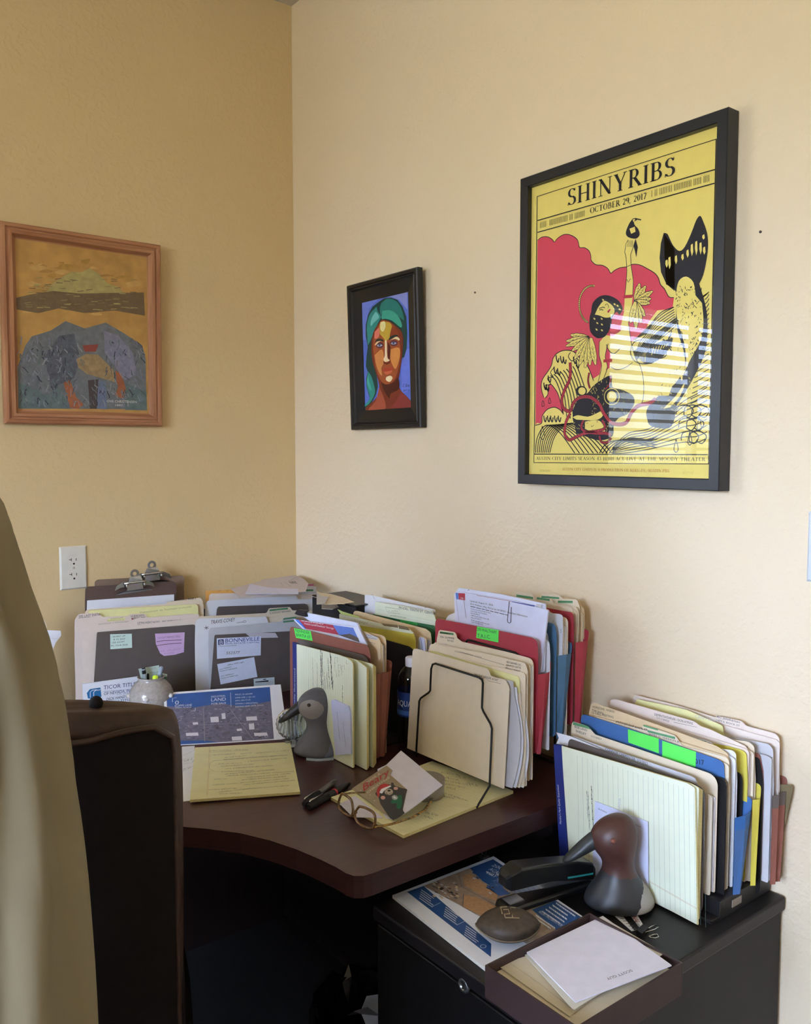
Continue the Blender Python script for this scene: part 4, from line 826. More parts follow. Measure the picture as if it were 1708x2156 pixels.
# ---------------- sorter B
sB = thing('desktop_file_sorter', 'taupe steel desktop sorter nearest the room corner, printed cards taped to its front', 'file sorter', (-.28, -.2, DESK))
pB = Y(-.268); plate(sB, pB, cB((285, 1660), (340, 940), (345, 900), (1450, 845), (1640, 840), (1650, 900), (1660, 1500)))
plate(sB, Y(-.165), cB((365, 640), (375, 540), (395, 508), (1600, 466), (1640, 500), (1645, 600)))
m = M(); m.box((-.44, -.272, DESK+.0005), (-.13, -.10, DESK+.003), MAN['drk']); m.build('base', sB)
folder('grey-white folder directly behind the steel plate with the printed cards', Y(-.260), cB((255, 1000), (262, 840), (290, 802), (580, 778), (1270, 712), (1300, 660), (1460, 645), (1490, 700), (1640, 700), (1650, 800)), 'gry', .007, grp=GB, draw=lambda m, p: (HL_(m, p, cB, GHL, (1290, 670), (1470, 645), (1470, 665), (1290, 690)), HL_(m, p, cB, GHL, (1290, 705), (1440, 692), (1440, 715), (1290, 730)), S_(m, p, cB, (1295, 690), (1460, 665), 3, MRK), S_(m, p, cB, (1290, 728), (1440, 712), 3, MRK)))
def d5(m, p):
    T(m, p, 'TRAVIS COVEY', cB, (285, 750), (620, 708), 8, MRK, shear=.2); m.dl(p, cB((648, 732), (700, 722), (740, 720)), .0009, MRK); m.dl(p, cB(*[(755+20*math.cos(a), 712+14*math.sin(a)) for a in [k*.7 for k in range(10)]]), .0008, MRK)
    for a in range(3): c_, s_ = math.cos(a*1.05+.3), math.sin(a*1.05+.3); m.dl(p, cB((228-34*c_, 800-28*s_), (228+34*c_, 800+28*s_)), .0011, MRK)
folder('cream folder with TRAVIS written in black marker and an asterisk', Y(-.244), cB((68, 1000), (74, 760), (88, 700), (115, 672), (1050, 645), (1075, 700), (1090, 740), (1620, 720), (1640, 800)), 'wht', .008, grp=GB, draw=d5, front=False)
def d6(m, p): HL_(m, p, cB, GHL, (1100, 548), (1350, 520), (1360, 545), (1100, 572)); S_(m, p, cB, (1105, 565), (1350, 540), 3.4, MRK); T(m, p, '52 ACRES BOT NEWLANDS', cB, (1100, 610), (1395, 578), 4)
folder('cream folder with a green highlighted centre tab in front of the second steel plate', Y(-.228), cB((92, 800), (98, 690), (120, 645), (1060, 596), (1095, 530), (1385, 512), (1415, 560), (1680, 555), (1700, 640)), 'man', .008, grp=GB, draw=d6)
note('white printed card with bold blue heading taped to the sorter plate', pB, cB((368, 945), (980, 915), (976, 1180), (372, 1228)), mat('#dfe6fb', .6), 'printed_card', 'card', off=.0014,
     draw=lambda m, p: (m.dp(p, cB((390, 965), (465, 958), (468, 1030), (392, 1040)), BLUEINK, 1), T(m, p, 'B', cB, (407, 1030), (455, 1026), 9, mat('#dfe6fb', .6), 3), T(m, p, 'BONNEVILLE', cB, (488, 1004), (960, 975), 8.2, mat('#1f3a9a', .6)), T(m, p, 'REAL ESTATE CAPITAL', cB, (488, 1030), (962, 1008), 3, mat('#1f3a9a', .6)), T(m, p, 'A WALKER & DUNLOP PARTNER', cB, (392, 1062), (645, 1050), 2, MRK), m.dl(p, cB((410, 1130), (960, 1100)), .0003, MAN['gry']), m.dl(p, cB((410, 1172), (960, 1142)), .0003, MAN['gry']), T(m, p, '552377', cB, (498, 1168), (680, 1160), 6, MAN['drk'], shear=.2)))
def dn(m, p):
    g = mat('#3a3f5a', .7); ax = lambda *q: q
    T(m, p, 'Office WiFi Login', cB, (520, 1325), (745, 1280), 3.4, g)
    for s, a, b in (('User: NAIGuest', (408, 1385), (570, 1345)), ('Password: NAIGuest8', (412, 1410), (648, 1362)), ('User: NAIAlliance', (425, 1478), (608, 1440)), ('Password: NAIPrivate', (430, 1508), (665, 1462))): T(m, p, s, cB, a, b, 2.6, g)
note('tilted white card with small printed login lines below the blue-headed card', pB, cB((375, 1302), (885, 1204), (930, 1478), (422, 1583)), mat('#dfe6fb', .6), 'printed_card', 'card', draw=dn)
note('small white hang-tab label on the sorter plate above the property flyer', pB, cB((878, 1505), (1165, 1482), (1170, 1600), (882, 1620)), mat('#d7e4ea', .6), 'hang_tab', 'label', draw=lambda m, p: (m.dp(p, cB((905, 1545), (1085, 1525), (1085, 1545), (905, 1556)), MRK), m.dp(p, cB((1010, 1510), (1055, 1504), (1055, 1516), (1010, 1520)), MRK)))
note('torn strip of paper tape along the top of the sorter plate', pB, cB((770, 880), (900, 865), (1180, 870), (1220, 935), (990, 940), (900, 915), (830, 925)), mat('#c9c4cf', .7), 'tape_strip', 'tape', off=.0008)
note('white adhesive tag behind the grey duck bill on the sorter plate', pB, [(594, 1465), (603, 1467), (607, 1490), (603, 1494), (594, 1494)], mat('#e6eadf', .6), 'adhesive_tag', 'label')
folder('white folder just behind the rear plate of the corner sorter', Y(-.156), cB((208, 700), (214, 475), (245, 425), (1475, 358), (1500, 410), (1620, 402), (1700, 395), (1790, 420), (1830, 500)), 'wht', .008, grp=GB)
folder('pinkish white folder with a printed line along its top edge', Y(-.140), cB((255, 480), (268, 350), (290, 328), (1450, 300), (1480, 340), (1840, 330), (1850, 420)), 'manp', .008, grp=GB, draw=lambda m, p: m.print_lines(p, cB((990, 345))[0], cB((1350, 330))[0], cB((990, 346))[0], 1, MAN['rus'], 1.6))
def d7(m, p): HL_(m, p, cC, GHL, (160, 120), (340, 118), (340, 140), (160, 145)); S_(m, p, cC, (165, 142), (330, 135), 3.4, MRK); S_(m, p, cC, (160, 172), (390, 160), 3.6); S_(m, p, cC, (180, 210), (250, 205), 3.4)
folder('cream folder with a green marked right tab, tallest in the corner sorter', Y(-.124), cC((-160, 200), (-150, 150), (-140, 140), (150, 130), (158, 80), (180, 70), (385, 85), (400, 130), (425, 170), (442, 240), (445, 420)), 'wht', .008, grp=GB, draw=d7)
folder('white folder with a pink highlighted tab at the back of the corner sorter', Y(-.106), cC((-150, 200), (-120, 110), (155, 95), (170, 55), (185, 45), (355, 50), (375, 85), (390, 110), (410, 150), (425, 300)), 'wht', .006, grp=GB, draw=lambda m, p: (HL_(m, p, cC, PNK, (175, 60), (355, 52), (355, 78), (175, 85)), HL_(m, p, cC, PNK, (170, 92), (350, 82), (375, 82), (170, 104)), S_(m, p, cC, (180, 82), (350, 72), 3, MAN['red'])))
note('orange sticky note standing up at the back left of the corner sorter', Y(-.098), cB((215, 430), (215, 290), (300, 282), (630, 270), (636, 330), (636, 430)), MAN['org'], draw=lambda m, p: (S_(m, p, cB, (385, 305), (430, 300), 4, MAN['rus']), S_(m, p, cB, (505, 300), (570, 295), 4, MAN['rus'])))
# stack at the corner
tr = thing('paper_tray', 'black letter tray full of loose papers pushed into the room corner', 'tray', (-.065, -.39, DESK)); zt = 1.004
m = M(); 
for i in range(4): z = DESK+.002+i*.086; m.box((-.122, -.50, z), (-.010, -.29, z+.003), MAN['blk'])
m.box((-.122, -.50, DESK+.002), (-.119, -.29, zt-.010), MAN['blk']); m.box((-.013, -.50, DESK+.002), (-.010, -.29, zt-.010), MAN['blk'])
m.build('frame', tr)
rr = random.Random(11)
def loose(label, z, pts, mt=PAP, draw=None, t=.0006, name='loose_sheet'):
    pl = PZ(z); q = [pl.hit(*p) for p in pts]; m = M(); 
    if (q[1]-q[0]).cross(q[2]-q[1]).z < 0: q = list(reversed(q))
    m.prism(q, (0, 0, -t), mt)
    if draw: draw(m, pl)
    return tag(m.build(name, None, sum(q, V((0, 0, 0)))/len(q)), label, 'paper', 'loose papers on the corner tray')
loose('greyish printed sheet topmost in the room corner, tipped toward the walls', zt+.016, cB((560, 260), (990, 150), (1000, 132), (1450, 72), (1560, 110), (1640, 185), (1600, 300), (700, 380)), mat('#d6cdd2', .7), lambda m, p: (m.dl(p, cB((1360, 160), (1500, 90)), .0008, INK), m.dl(p, cB((1395, 165), (1500, 118)), .0005, INK), T(m, p, 'Bill', cB, (1368, 165), (1395, 190), 2.2, INK), m.dl(p, cB((1250, 180), (1290, 220)), .0005, INK), m.dl(p, cB((1310, 165), (1400, 235)), .0005, INK)))
loose('bluish white sheet angled across the corner pile', zt+.019, cB((760, 330), (835, 192), (1100, 245), (1500, 262), (1500, 330)), mat('#dfe2fb', .7))
loose('cream sheet whose pointed corner sticks out toward the right wall', zt+.004, cC((380, 140), (430, 160), (545, 172), (700, 215), (835, 270), (690, 292), (450, 300), (380, 290)), MAN['man'])
loose('folded grey sheet under the pointed cream sheet in the corner', zt+.007, cC((380, 150), (430, 195), (525, 205), (480, 290), (380, 300)), MAN['gry'])
loose('small crumpled sheet edge under the corner pile', zt-.012, cC((440, 300), (620, 295), (645, 330), (570, 355), (440, 350)), MAN['man'])
loose('lower printed sheet edge with a dark photo in the corner pile', zt-.024, cC((440, 330), (560, 320), (600, 340), (570, 360), (440, 352)), MAN['gry'])
# ---------------- sorter C (behind the grey duck, faces away from the right wall)
sCt = thing('desktop_file_sorter', 'black desktop sorter by the right wall behind the grey duck, packed with folders', 'file sorter', (-.19, -.66, DESK))
plate(sCt, X(-.326), cC((140, 800), (150, 740), (175, 716), (935, 902), (985, 945), (1005, 1010)), 'drk')
plate(sCt, X(-.181), cC((640, 640), (700, 590), (1200, 722), (1490, 805), (1535, 845), (1548, 900)), 'blk', .002)
m = M(); m.box((-.33, -.80, DESK+.0005), (-.03, -.56, DESK+.003), MAN['blk']); m.build('base', sCt)
# legal pads standing in front
YP = mat('#e6ead2', .65, noise=.02); YPe = mat('#d6c98e', .7, noise=.12, scale=500); YPs = mat('#e9e4b4', .65); BAND = mat('#22307c', .5); LIN = mat('#9fb4b4', .7); REDL = mat('#c9a27a', .7)
def pad(label, pl, top, th, lines, draw=None, band=None, grp=None, br=None, bl=None, n=5, vert=True):
    r = thing('legal_pad', label, 'notepad', mid(pl, top), grp)
    for i in range(n):
        q = pl.shift(th*i/n); m = M(); T = [q.hit(*p) for p in top]; d = .0012*i
        tt = [t+V((0, (d if pl.k == 'x' else 0)*-1, -d*.3)) for t in T] if pl.k == 'x' else T
        BR = q.hit(*br) if br else q.at(pl.lat(T[-1]), pl.base); BL = q.hit(*bl) if bl else q.at(pl.lat(T[0]), pl.base)
        m.prism(list(reversed(rnd(tt+[BR+V((0, -d, 0)), BL], .002))), pl.ext(th/n*.8), YP if i == 0 else YPs, YPe)
        if i == 0:
            if draw: draw(m, q)
            m.build('top_sheet', r)
        elif i == 1: mm = m
        else: mm.v, mm.f, mm.m, mm.sm = mm.v+m.v, mm.f+[tuple(k+len(mm.v) for k in f) for f in m.f], mm.m+m.m, mm.sm+m.sm
    if n > 1: mm.build('page_block', r)
    if band:
        m = M(); b = band[0]; q = [pl.shift(-.0008).hit(*p) for p in b]; m.prism(list(reversed(q)), pl.ext(th+.0016), BAND); f = pl.face()
        p2 = pl.shift(-.001); m.tx(p2, "Member's Mark Quality Guaranteed", band[1][0], band[1][1], band[1][2], PAP, 2); m.build('binding', r)
    return r
def dp1(m, p):
    for x in range(24):
        xx = 200+x*27; m.dl(p, cC((xx, 792+x*7.2), (xx+8, 2150)), .00025, LIN)
    S_(m, p, cC, (390, 1330), (385, 1020), 4, MRK, w=.0004); S_(m, p, cC, (340, 1330), (335, 950), 3, PEN, w=.0005)
    m.dl(p, cC((285, 1330), (283, 1175)), .0004, MRK)
    S_(m, p, cC, (440, 1340), (430, 860), 9, MRK, w=.0009, dens=2); S_(m, p, cC, (460, 1330), (445, 900), 7, MRK, w=.0006, dens=2)
    S_(m, p, cC, (485, 1330), (475, 1120), 5, MRK, w=.0006); S_(m, p, cC, (515, 1340), (505, 1130), 6, MRK, w=.0007); S_(m, p, cC, (540, 1340), (515, 960), 7, MRK, w=.0008); S_(m, p, cC, (575, 1320), (545, 930), 18, MRK, w=.0012, dens=2.4)
    for x, y in ((620, 1190), (650, 1170), (680, 1150), (600, 1100), (640, 1060)): S_(m, p, cC, (x, y), (x-4, y-110), 3.5, MRK, w=.0004)
    for x, y in ((615, 960), (660, 1050), (705, 1060)): m.dl(p, cC((x, y+50), (x-20, y+40), (x-18, y-20), (x+10, y-30), (x+14, y+30)), .0004, MRK)
    m.dl(p, cC((740, 970), (735, 1000), (755, 1015)), .0006, MRK); S_(m, p, cC, (700, 1600), (690, 1280), 7, MRK, w=.0008)
pad('front yellow legal pad with dense sideways handwriting behind the grey duck', X(-.384, DESK+.002), cC((140, 775), (650, 905), (750, 945), (800, 985), (815, 1020)), .006, True, dp1, ([(616, 1352), (624, 1356), (626, 1600), (618, 1600)], ((621, 1560), (622, 1408), 4.5)), 'yellow legal pads on the desk sorter', n=3)
pad('second yellow legal pad with curling page edges behind the grey duck', X(-.368, DESK+.002), cC((160, 785), (860, 965), (930, 1020), (980, 1060)), .012, True, grp='yellow legal pads on the desk sorter', n=5)
pad('rear yellow legal pad standing against the rust-coloured pocket', X(-.350, DESK+.002), cC((170, 790), (900, 975), (1040, 1012), (1056, 1025)), .020, True, grp='yellow legal pads on the desk sorter', n=8)
def dG(m, p):
    m.dp(p, cC((108, 583), (310, 618), (335, 738), (135, 700)), NEON, 2); T(m, p, 'TEJVINDER', cC, (125, 628), (300, 655), 6, MAN['grn'], 4); T(m, p, 'BHATIA 63', cC, (140, 680), (305, 708), 6.5, MAN['grn'], 4)
pocket('rust-coloured pocket with a neon green label, behind the legal pads', X(-.318), cC((58, 640), (62, 580), (85, 566), (550, 680), (970, 782), (1010, 830), (1030, 960)), 'rus', -.272, -.290, Z0-.468, GC, draw=dG, yr=-.853, folds=2)
flp = X(-.311, DB, .02)
m = M(); f0 = [flp.hit(*p) for p in cC((100, 478), (880, 570), (990, 790), (260, 640))]; m.prism(list(reversed(f0)), (.0006, 0, 0), mat('#dfe4fb', .6))
m.dp(flp, cC((165, 482), (575, 545), (650, 668), (250, 590)), mat('#b03a4e', .6)); m.dp(flp, cC((575, 545), (820, 580), (900, 755), (650, 668)), mat('#5f7fd0', .6)); m.dp(flp, cC((650, 668), (900, 755), (880, 700), (780, 650)), MAN['drk'], 2); m.dp(flp, cC((165, 482), (120, 485), (240, 590), (258, 590)), mat('#4f7be0', .6)); m.dp(flp, cC((250, 590), (650, 665), (660, 690), (270, 620)), MAN['gry'], 2)
T(m, flp, 'Vacant Land/Outdoor Storage', cC, (230, 535), (590, 598), 4, PAP, 3); m.print_lines(flp, cC((200, 497))[0], cC((540, 552))[0], cC((200, 498))[0], 1, PAP, 1.2, 3)
tag(m.build('property_flyer', None, f0[2]), 'colour property flyer with a red panel sticking out of the rust pocket', 'paper')
fl2 = X(-.300, DB, .02); m = M(); f0 = [fl2.hit(*p) for p in cC((225, 450), (240, 395), (860, 520), (895, 590), (985, 785), (700, 760))]; m.prism(list(reversed(f0)), (.004, 0, 0), mat('#dfe4fb', .6)); tag(m.build('clipped_sheets', None, f0[2]), 'stack of bluish white sheets held by a black binder clip in the rust pocket', 'paper')
bc = X(-.303); m = M(); q = [bc.hit(*p) for p in cC((115, 410), (148, 362), (262, 375), (232, 402), (245, 450), (150, 428))]; m.prism(list(reversed(q)), (.009, 0, 0), MAN['blk']); tag(m.build('binder_clip', None, q[0]), 'black binder clip biting the upper left corner of the sheets in the rust pocket', 'binder clip')
folder('grey folder with black highlighted label lines inside the rust pocket', X(-.296), cC((700, 590), (900, 600), (1125, 702), (1145, 740), (1150, 800)), 'tan', .004, grp=GC, front=False, draw=lambda m, p: (m.dp(p, cC((970, 650), (1110, 685), (1110, 730), (975, 700)), MAN['gry']), S_(m, p, cC, (975, 668), (1105, 690), 3, MRK), S_(m, p, cC, (975, 700), (1105, 722), 3, MRK), S_(m, p, cC, (990, 750), (1090, 780), 3)))
folder('tan folder with a rounded right corner, last inside the rust pocket', X(-.290), cC((700, 560), (900, 612), (1160, 668), (1203, 692), (1214, 750)), 'tan', .009, grp=GC)
m = sheet(X(-.2915), cC((1062, 830), (1095, 822), (1135, 1040)), mat('#e4e8ff', .6), .0006); tag(m.build('folded_sheet', None, mid(X(-.2915), cC((1062, 830), (1135, 1040)))), 'narrow bluish white sheet edge glinting inside the rust pocket', 'paper')
folder('mustard yellow folder held by the black divider', X(-.176), cC((640, 560), (660, 520), (860, 545), (1200, 600), (1545, 655), (1566, 720), (1570, 860)), 'yel', .006, grp=GC, front=False)
pad('pale lime legal pad leaning behind the mustard folder', X(-.168), cC((650, 560), (652, 412), (890, 462), (1130, 525), (1480, 590), (1540, 640)), .006, True, lambda m, p: (S_(m, p, cC, (860, 520), (1000, 540), 8, MRK), S_(m, p, cC, (880, 590), (965, 590), 6, MRK), m.dl(p, cC((840, 475), (850, 520), (900, 530)), .0006, PEN), m.dp(p, cC((1155, 525), (1350, 545), (1360, 580), (1190, 555)), MAN['brn'], 2), m.dp(p, cC((1365, 548), (1470, 570), (1500, 612), (1370, 590)), MAN['brn'], 2)), n=3)
note('bright lime slip of paper poking up at the left of the lime pad', X(-.160), cC((634, 355), (700, 385), (895, 445), (905, 480), (690, 430)), MAN['lgr'], 'paper_slip', 'paper')
folder('peach manila folder with rounded corners between the lime pad and the green hanging folder', X(-.150), [(743, 1330), (744, 1290), (748, 1286), (755, 1287), (897, 1324), (907, 1332), (909, 1352)], 'tan', .014, grp=GC)
m = sheet(X(-.153), cD((118, 705), (130, 690), (185, 705), (205, 850)), mat('#dfe3ff', .6), .004); m.dl(X(-.153), cD((150, 700), (175, 850)), .0015, mat('#5a6fd0', .6)); tag(m.build('index_cards', None, mid(X(-.153), cD((118, 705), (205, 850)))), 'bundle of bluish white cards glinting at the right end of the peach folder', 'paper')
folder('dark green hanging folder, second from the wall in the duck sorter', X(-.110), [(783, 1330), (785, 1293), (850, 1306), (914, 1317), (917, 1335)], 'grn', .004, grp=GC, front=False, draw=lambda m, p: m.dp(p, cC((1380, 480), (1590, 520), (1590, 555), (1385, 515)), mat('#35a352', .5), 1))
pad('yellow-green legal pad with a small sketch at the back of the duck sorter', X(-.100), [(790, 1300), (790, 1267), (850, 1276), (882, 1283), (911, 1286), (918, 1306)], .004, True, lambda m, p: (m.dl(p, cC((1205, 330), (1385, 360), (1380, 410), (1235, 400), (1205, 330)), .0005, PEN), S_(m, p, cC, (1240, 385), (1360, 395), 5), T(m, p, 'MODEL: TENTH ST. CENTER', cC, (1370, 350), (1810, 425), 5, PEN), S_(m, p, cC, (1265, 440), (1460, 470), 4, MRK), m.dl(p, cC((1120, 360), (1790, 500)), .0003, LIN), m.dl(p, cC((1130, 400), (1810, 540)), .0003, LIN)), n=2)
folder('bluish white sheets with staple marks, rearmost in the duck sorter', X(-.085), [(768, 1330), (768, 1252), (786, 1254), (840, 1266), (898, 1279), (917, 1284), (917, 1320)], 'wht', .003, grp=GC, name='stapled_sheets', cat='paper', front=False, draw=lambda m, p: (m.dl(p, cC((1035, 185), (1050, 180), (1080, 240)), .0006, MRK), m.dl(p, cC((1675, 345), (1690, 330), (1700, 345)), .0006, MRK)))
# ---------------- wire rack D
wr = thing('wire_file_rack', 'stepped black wire rack standing near the desk end with coloured pockets', 'file rack', (-.15, -1.03, DESK)); wire = mat('#141314', .35, metal=.3)
def loop(pl, pts, feet, r=.0022, nm='wire_loop'):
    q = [pl.hit(*p) for p in pts]; m = M(); m.tube(feet[0]+q+feet[1], r, wire, 8); return m.build(nm, wr)
lw = X(-.262, DESK)
loop(lw, [(877, 1575), (883, 1476), (886, 1470), (903, 1458), (906, 1454), (908, 1408), (911, 1399), (917, 1397), (1008, 1426), (1015, 1431), (1017, 1438), (1015, 1490), (1018, 1498), (1033, 1524), (1036, 1534), (1031, 1655)], ([PZ(DESK+.003).hit(877, 1592)], [PZ(DESK+.003).hit(1004, 1700)]))
steps = [(-.215, DESK+.022), (-.215, DESK+.062), (-.165, DESK+.062), (-.165, DESK+.078), (-.115, DESK+.078), (-.115, DESK+.095), (-.03, DESK+.095), (-.03, DESK+.003)]
for y in (-.955, -1.105):
    m = M(); m.tube([V((x, y, z)) for x, z in steps], .0025, wire, 8); m.build('stepped_rail', wr)
for x in (-.03,):
    m = M(); m.tube([V((x, -.955, DESK+.003)), V((x, -1.105, DESK+.003))], .0025, wire, 8); m.build('cross_wire', wr)
loop(X(-.188, DESK+.062), cD((690, 900), (695, 742), (712, 728), (735, 728), (1285, 880), (1308, 898), (1312, 1000)), ([V((-.188, -1.0, DESK+.064))], [V((-.188, -1.12, DESK+.064))]))
D1, D2, D3, D4 = Z0-.632, Z0-.575, Z0-.556, Z0-.540
def df1(m, p): T(m, p, '54% DAP LENDER ACNT', cD, (790, 1150), (1075, 1222), 5, PEN, shear=.3); m.dl(p, cD((760, 1140), (880, 1190), (920, 1170), (960, 1215), (1110, 1250)), .0005, PEN); m.dl(p, cD((122, 1308), (120, 1370)), .0006, MAN['gry'])
folder('large cream folder facing front, behind the bent wire loop', X(-.252, D1), c3((218, 1421), (262, 645), (272, 632), (290, 628), (860, 786), (878, 815), (885, 848), (1008, 882), (1030, 930), (1036, 950)), 'man', .001, grp=GD, front=False, br=(1062, 1662), bl=(857, 1575), draw=df1)
for i, (c, dx) in enumerate(((-.247, 0), (-.241, 14), (-.235, 24), (-.229, 33))):
    pl = X(c, D1); m = M(); rows = []
    for k in range(9):
        t = k/8; z = pl.base+.002+(.205-.012*i)*t; b = math.sin(PI*min(1, t*1.1))*(.016-.002*i); rows.append([V((c+.003*t, -.93, z)), V((c+.002, -1.17-.004*i, z)), V((c+.006+b*.3, -1.19-.004*i-b, z))])
    m.grid(rows, (MAN['gry'], PAP, MAN['man'], PAP)[i], False, True); tag(m.build('curled_sheets', None, V((c, -1.05, D1))), ('grey sheet bulging out right behind the front cream folder', 'white curled sheets behind the front cream folder', 'cream leaf curling at the right end of the wire rack', 'white page bundle ahead of the handwritten cream folder')[i], 'paper')
def df2(m, p): S_(m, p, cD, (560, 868), (880, 945), 4, MRK); m.dl(p, cD((610, 865), (1150, 1025)), .0005, PEN); T(m, p, 'REX BARNES, LLC', cD, (1180, 1000), (1355, 1035), 4.2, MRK); T(m, p, 'SERVICES DEPTA', cD, (1172, 1035), (1352, 1072), 4, MRK); T(m, p, 'ADVANCE MARKET', cD, (1165, 1070), (1345, 1112), 4, MRK); S_(m, p, cD, (1210, 1105), (1290, 1130), 3)
folder('manila folder with four handwritten lines on its right tab, in the wire rack', X(-.226, D1+.005), cD((225, 1000), (240, 840), (268, 778), (300, 772), (900, 880), (1190, 950), (1390, 1000), (1415, 1040), (1432, 1110)), 'man', .006, grp=GD, draw=df2, fh=.006)
m = sheet(X(-.2285, D1+.005), cD((240, 980), (260, 850), (1320, 1165), (1335, 1220)), MAN['lyel'], .001); tag(m.build('yellow_sheet', None, mid(X(-.2285, D1+.005), cD((240, 980), (1335, 1220)))), 'yellow ruled sheet showing as a strip below the handwritten manila folder', 'paper')
def df3(m, p): HL_(m, p, cD, GHL, (380, 622), (545, 645), (542, 668), (378, 645)); T(m, p, '500 SUNKIST', cD, (380, 648), (510, 665), 4, MRK, 3); T(m, p, '2361 SUMMER', cD, (380, 695), (555, 720), 4); T(m, p, 'KIETZKE', cD, (470, 740), (545, 752), 3.6); m.print_lines(p, cD((370, 770))[0], cD((495, 795))[0], cD((370, 771))[0], 1, mat('#7a86d8', .6), 1.5)
folder('manila folder with a green highlighted left tab in front of the red pocket', X(-.206, D1+.01), cD((335, 900), (340, 720), (362, 620), (380, 605), (555, 632), (578, 665), (582, 700), (640, 745), (1190, 870), (1460, 945), (1495, 985), (1502, 1050)), 'man', .008, grp=GD, draw=df3, fh=.008)
def dr(m, p): m.dp(p, cD((825, 562), (1085, 608), (1080, 756), (815, 700)), NEON, 2); T(m, p, '290 WALTHAM', cD, (828, 612), (1055, 652), 6.4, MAN['grn'], 4); T(m, p, 'T.R.I.C.', cD, (830, 690), (990, 712), 7.5, MAN['grn'], 4)
pocket('red pocket with a neon green label, front pocket of the wire rack', X(-.184, D2), cD((322, 760), (324, 500), (345, 470), (800, 555), (1490, 700), (1545, 745), (1556, 950)), 'red', -.148, -.172, Z0-.42, GD, draw=dr, yr=-1.197)
def dw(m, p):
    m.dp(p, cD((566, 160), (600, 163), (605, 240), (575, 238)), mat('#5a86d8', .6)); m.dp(p, cD((600, 163), (680, 168), (682, 250), (607, 240)), mat('#b8384a', .6)); T(m, p, 'FOR 1.', cD, (630, 235), (675, 240), 4, PAP, 3)
    m.dl(p, cD((575, 240), (608, 495)), .0005, INK); m.dl(p, cD((668, 245), (682, 380), (697, 465)), .0009, INK)
    for s, a, b, h in (('Updated: August 31, 2023', (740, 265), (1015, 318), 3.6), ('2019 Waltham Way, McCarran NV 89437- Important Information', (742, 300), (1430, 455), 3.6), ('Commercial Real Estate Broker:', (748, 357), (992, 410), 2.8), ('Scott Guy, Vice President', (750, 383), (945, 425), 2.8), ('NAI ALLIANCE', (750, 410), (855, 433), 2.8), ('9480 Double R Blvd, Suite 100', (752, 436), (968, 487), 2.8), ('Reno, NV 89521', (754, 463), (870, 488), 2.8), ('Email: sguy@naialliance.com', (756, 492), (970, 545), 2.8), ('Cell: 775-848-7272', (760, 518), (895, 552), 2.8)): T(m, p, s, cD, a, b, h, PEN if h < 3 else INK)
    m.print_lines(p, cD((745, 325))[0], cD((1320, 462))[0], cD((745, 326))[0], 1, PEN, 1.3)
    m.dl(p, cD((820, 190), (1240, 262)), .0007, MAN['red']); m.dp(p, cD((1240, 262), (1515, 310), (1512, 328), (1240, 270)), mat('#4a58a8', .6)); m.dp(p, cD((1530, 290), (1600, 300), (1590, 345), (1560, 335)), MAN['gry'])
ws = KP('x', -.166, D2, .01)
wsh = thing('letter_sheets', 'bluish white printed letter rising from the red pocket', 'paper', mid(ws, cD((600, 500), (1640, 700))))
m = sheet(ws, cD((600, 700), (585, 500), (556, 165), (575, 140), (1310, 262), (1675, 372)), mat('#dfe2fb', .6), .003, br=cD((1585, 1120))[0], r=.001); dw(m, ws); m.build('page', wsh)
m = M(); q = [ws.hit(*p)+V((-.0012, 0, 0)) for p in cD((1192, 490), (1215, 265), (1220, 262))+cD((1215, 265), (1192, 490), (1200, 515), (1218, 522), (1232, 512), (1240, 330))]; m.tube(q[3:], .0006, mat('#3c4048', .3, metal=.8), 6); tag(m.build('paper_clip', None, q[4]), 'dark wire paper clip on the bluish letter in the red pocket', 'paper clip')
m = sheet(KP('x', -.160, D2, .01), cD((560, 520), (548, 180), (600, 102), (640, 105), (1100, 175), (1640, 292), (1650, 380)), mat('#e3e6fb', .6), .002, br=cD((1630, 1100))[0], r=.001); m.dl(KP('x', -.160, D2, .01), cD((712, 135), (725, 122), (735, 130)), .0008, INK); tag(m.build('letter_sheets', None, mid(X(-.16, D2), cD((560, 520), (1650, 380)))), 'second sheaf of white pages just behind the printed letter in the red pocket', 'paper')
folder('white folder leaf left edge peeking beside the letter in the red pocket', X(-.154, D2), cD((440, 600), (450, 472), (480, 432), (560, 395), (700, 420), (1560, 620), (1690, 760), (1700, 900)), 'wht', .004, grp=GD, front=False)
folder('grey-white folder with a notched corner at the right end of the red pocket', X(-.146, D2), cG((500, 760), (860, 865), (888, 915), (890, 1000), (906, 1035), (906, 1200)), 'gry', .003, grp=GD, front=False)
pocket('slate blue pocket in the middle of the wire rack', X(-.128, D3), cG((100, 800), (60, 560), (880, 702), (965, 722), (1008, 765), (1028, 920)), 'blu', -.088, -.128+.02, Z0-.392, GD, yr=-1.197)
folder('white folder with a small pen mark inside the slate blue pocket', X(-.118, D3), cG((200, 560), (600, 480), (890, 545), (1085, 566), (1125, 595), (1130, 720)), 'wht', .003, grp=GD, front=False, draw=lambda m, p: (m.dl(p, cG((960, 680), (972, 676), (970, 700)), .0005, PEN), m.dl(p, cG((1088, 820), (1105, 815), (1098, 840), (1106, 855), (1092, 870)), .0006, PEN)))
folder('cream folder with a tick mark inside the slate blue pocket', X(-.110, D3), cG((200, 540), (880, 480), (925, 540), (1130, 610), (1185, 632), (1212, 690), (1212, 800)), 'man', .010, grp=GD)
pocket('dark red pocket closest to the wall in the wire rack', X(-.080, D4), cG((200, 500), (300, 350), (905, 472), (1265, 540), (1300, 575), (1308, 760)), 'red', -.042, -.062, Z0-.372, GD, yr=-1.200)
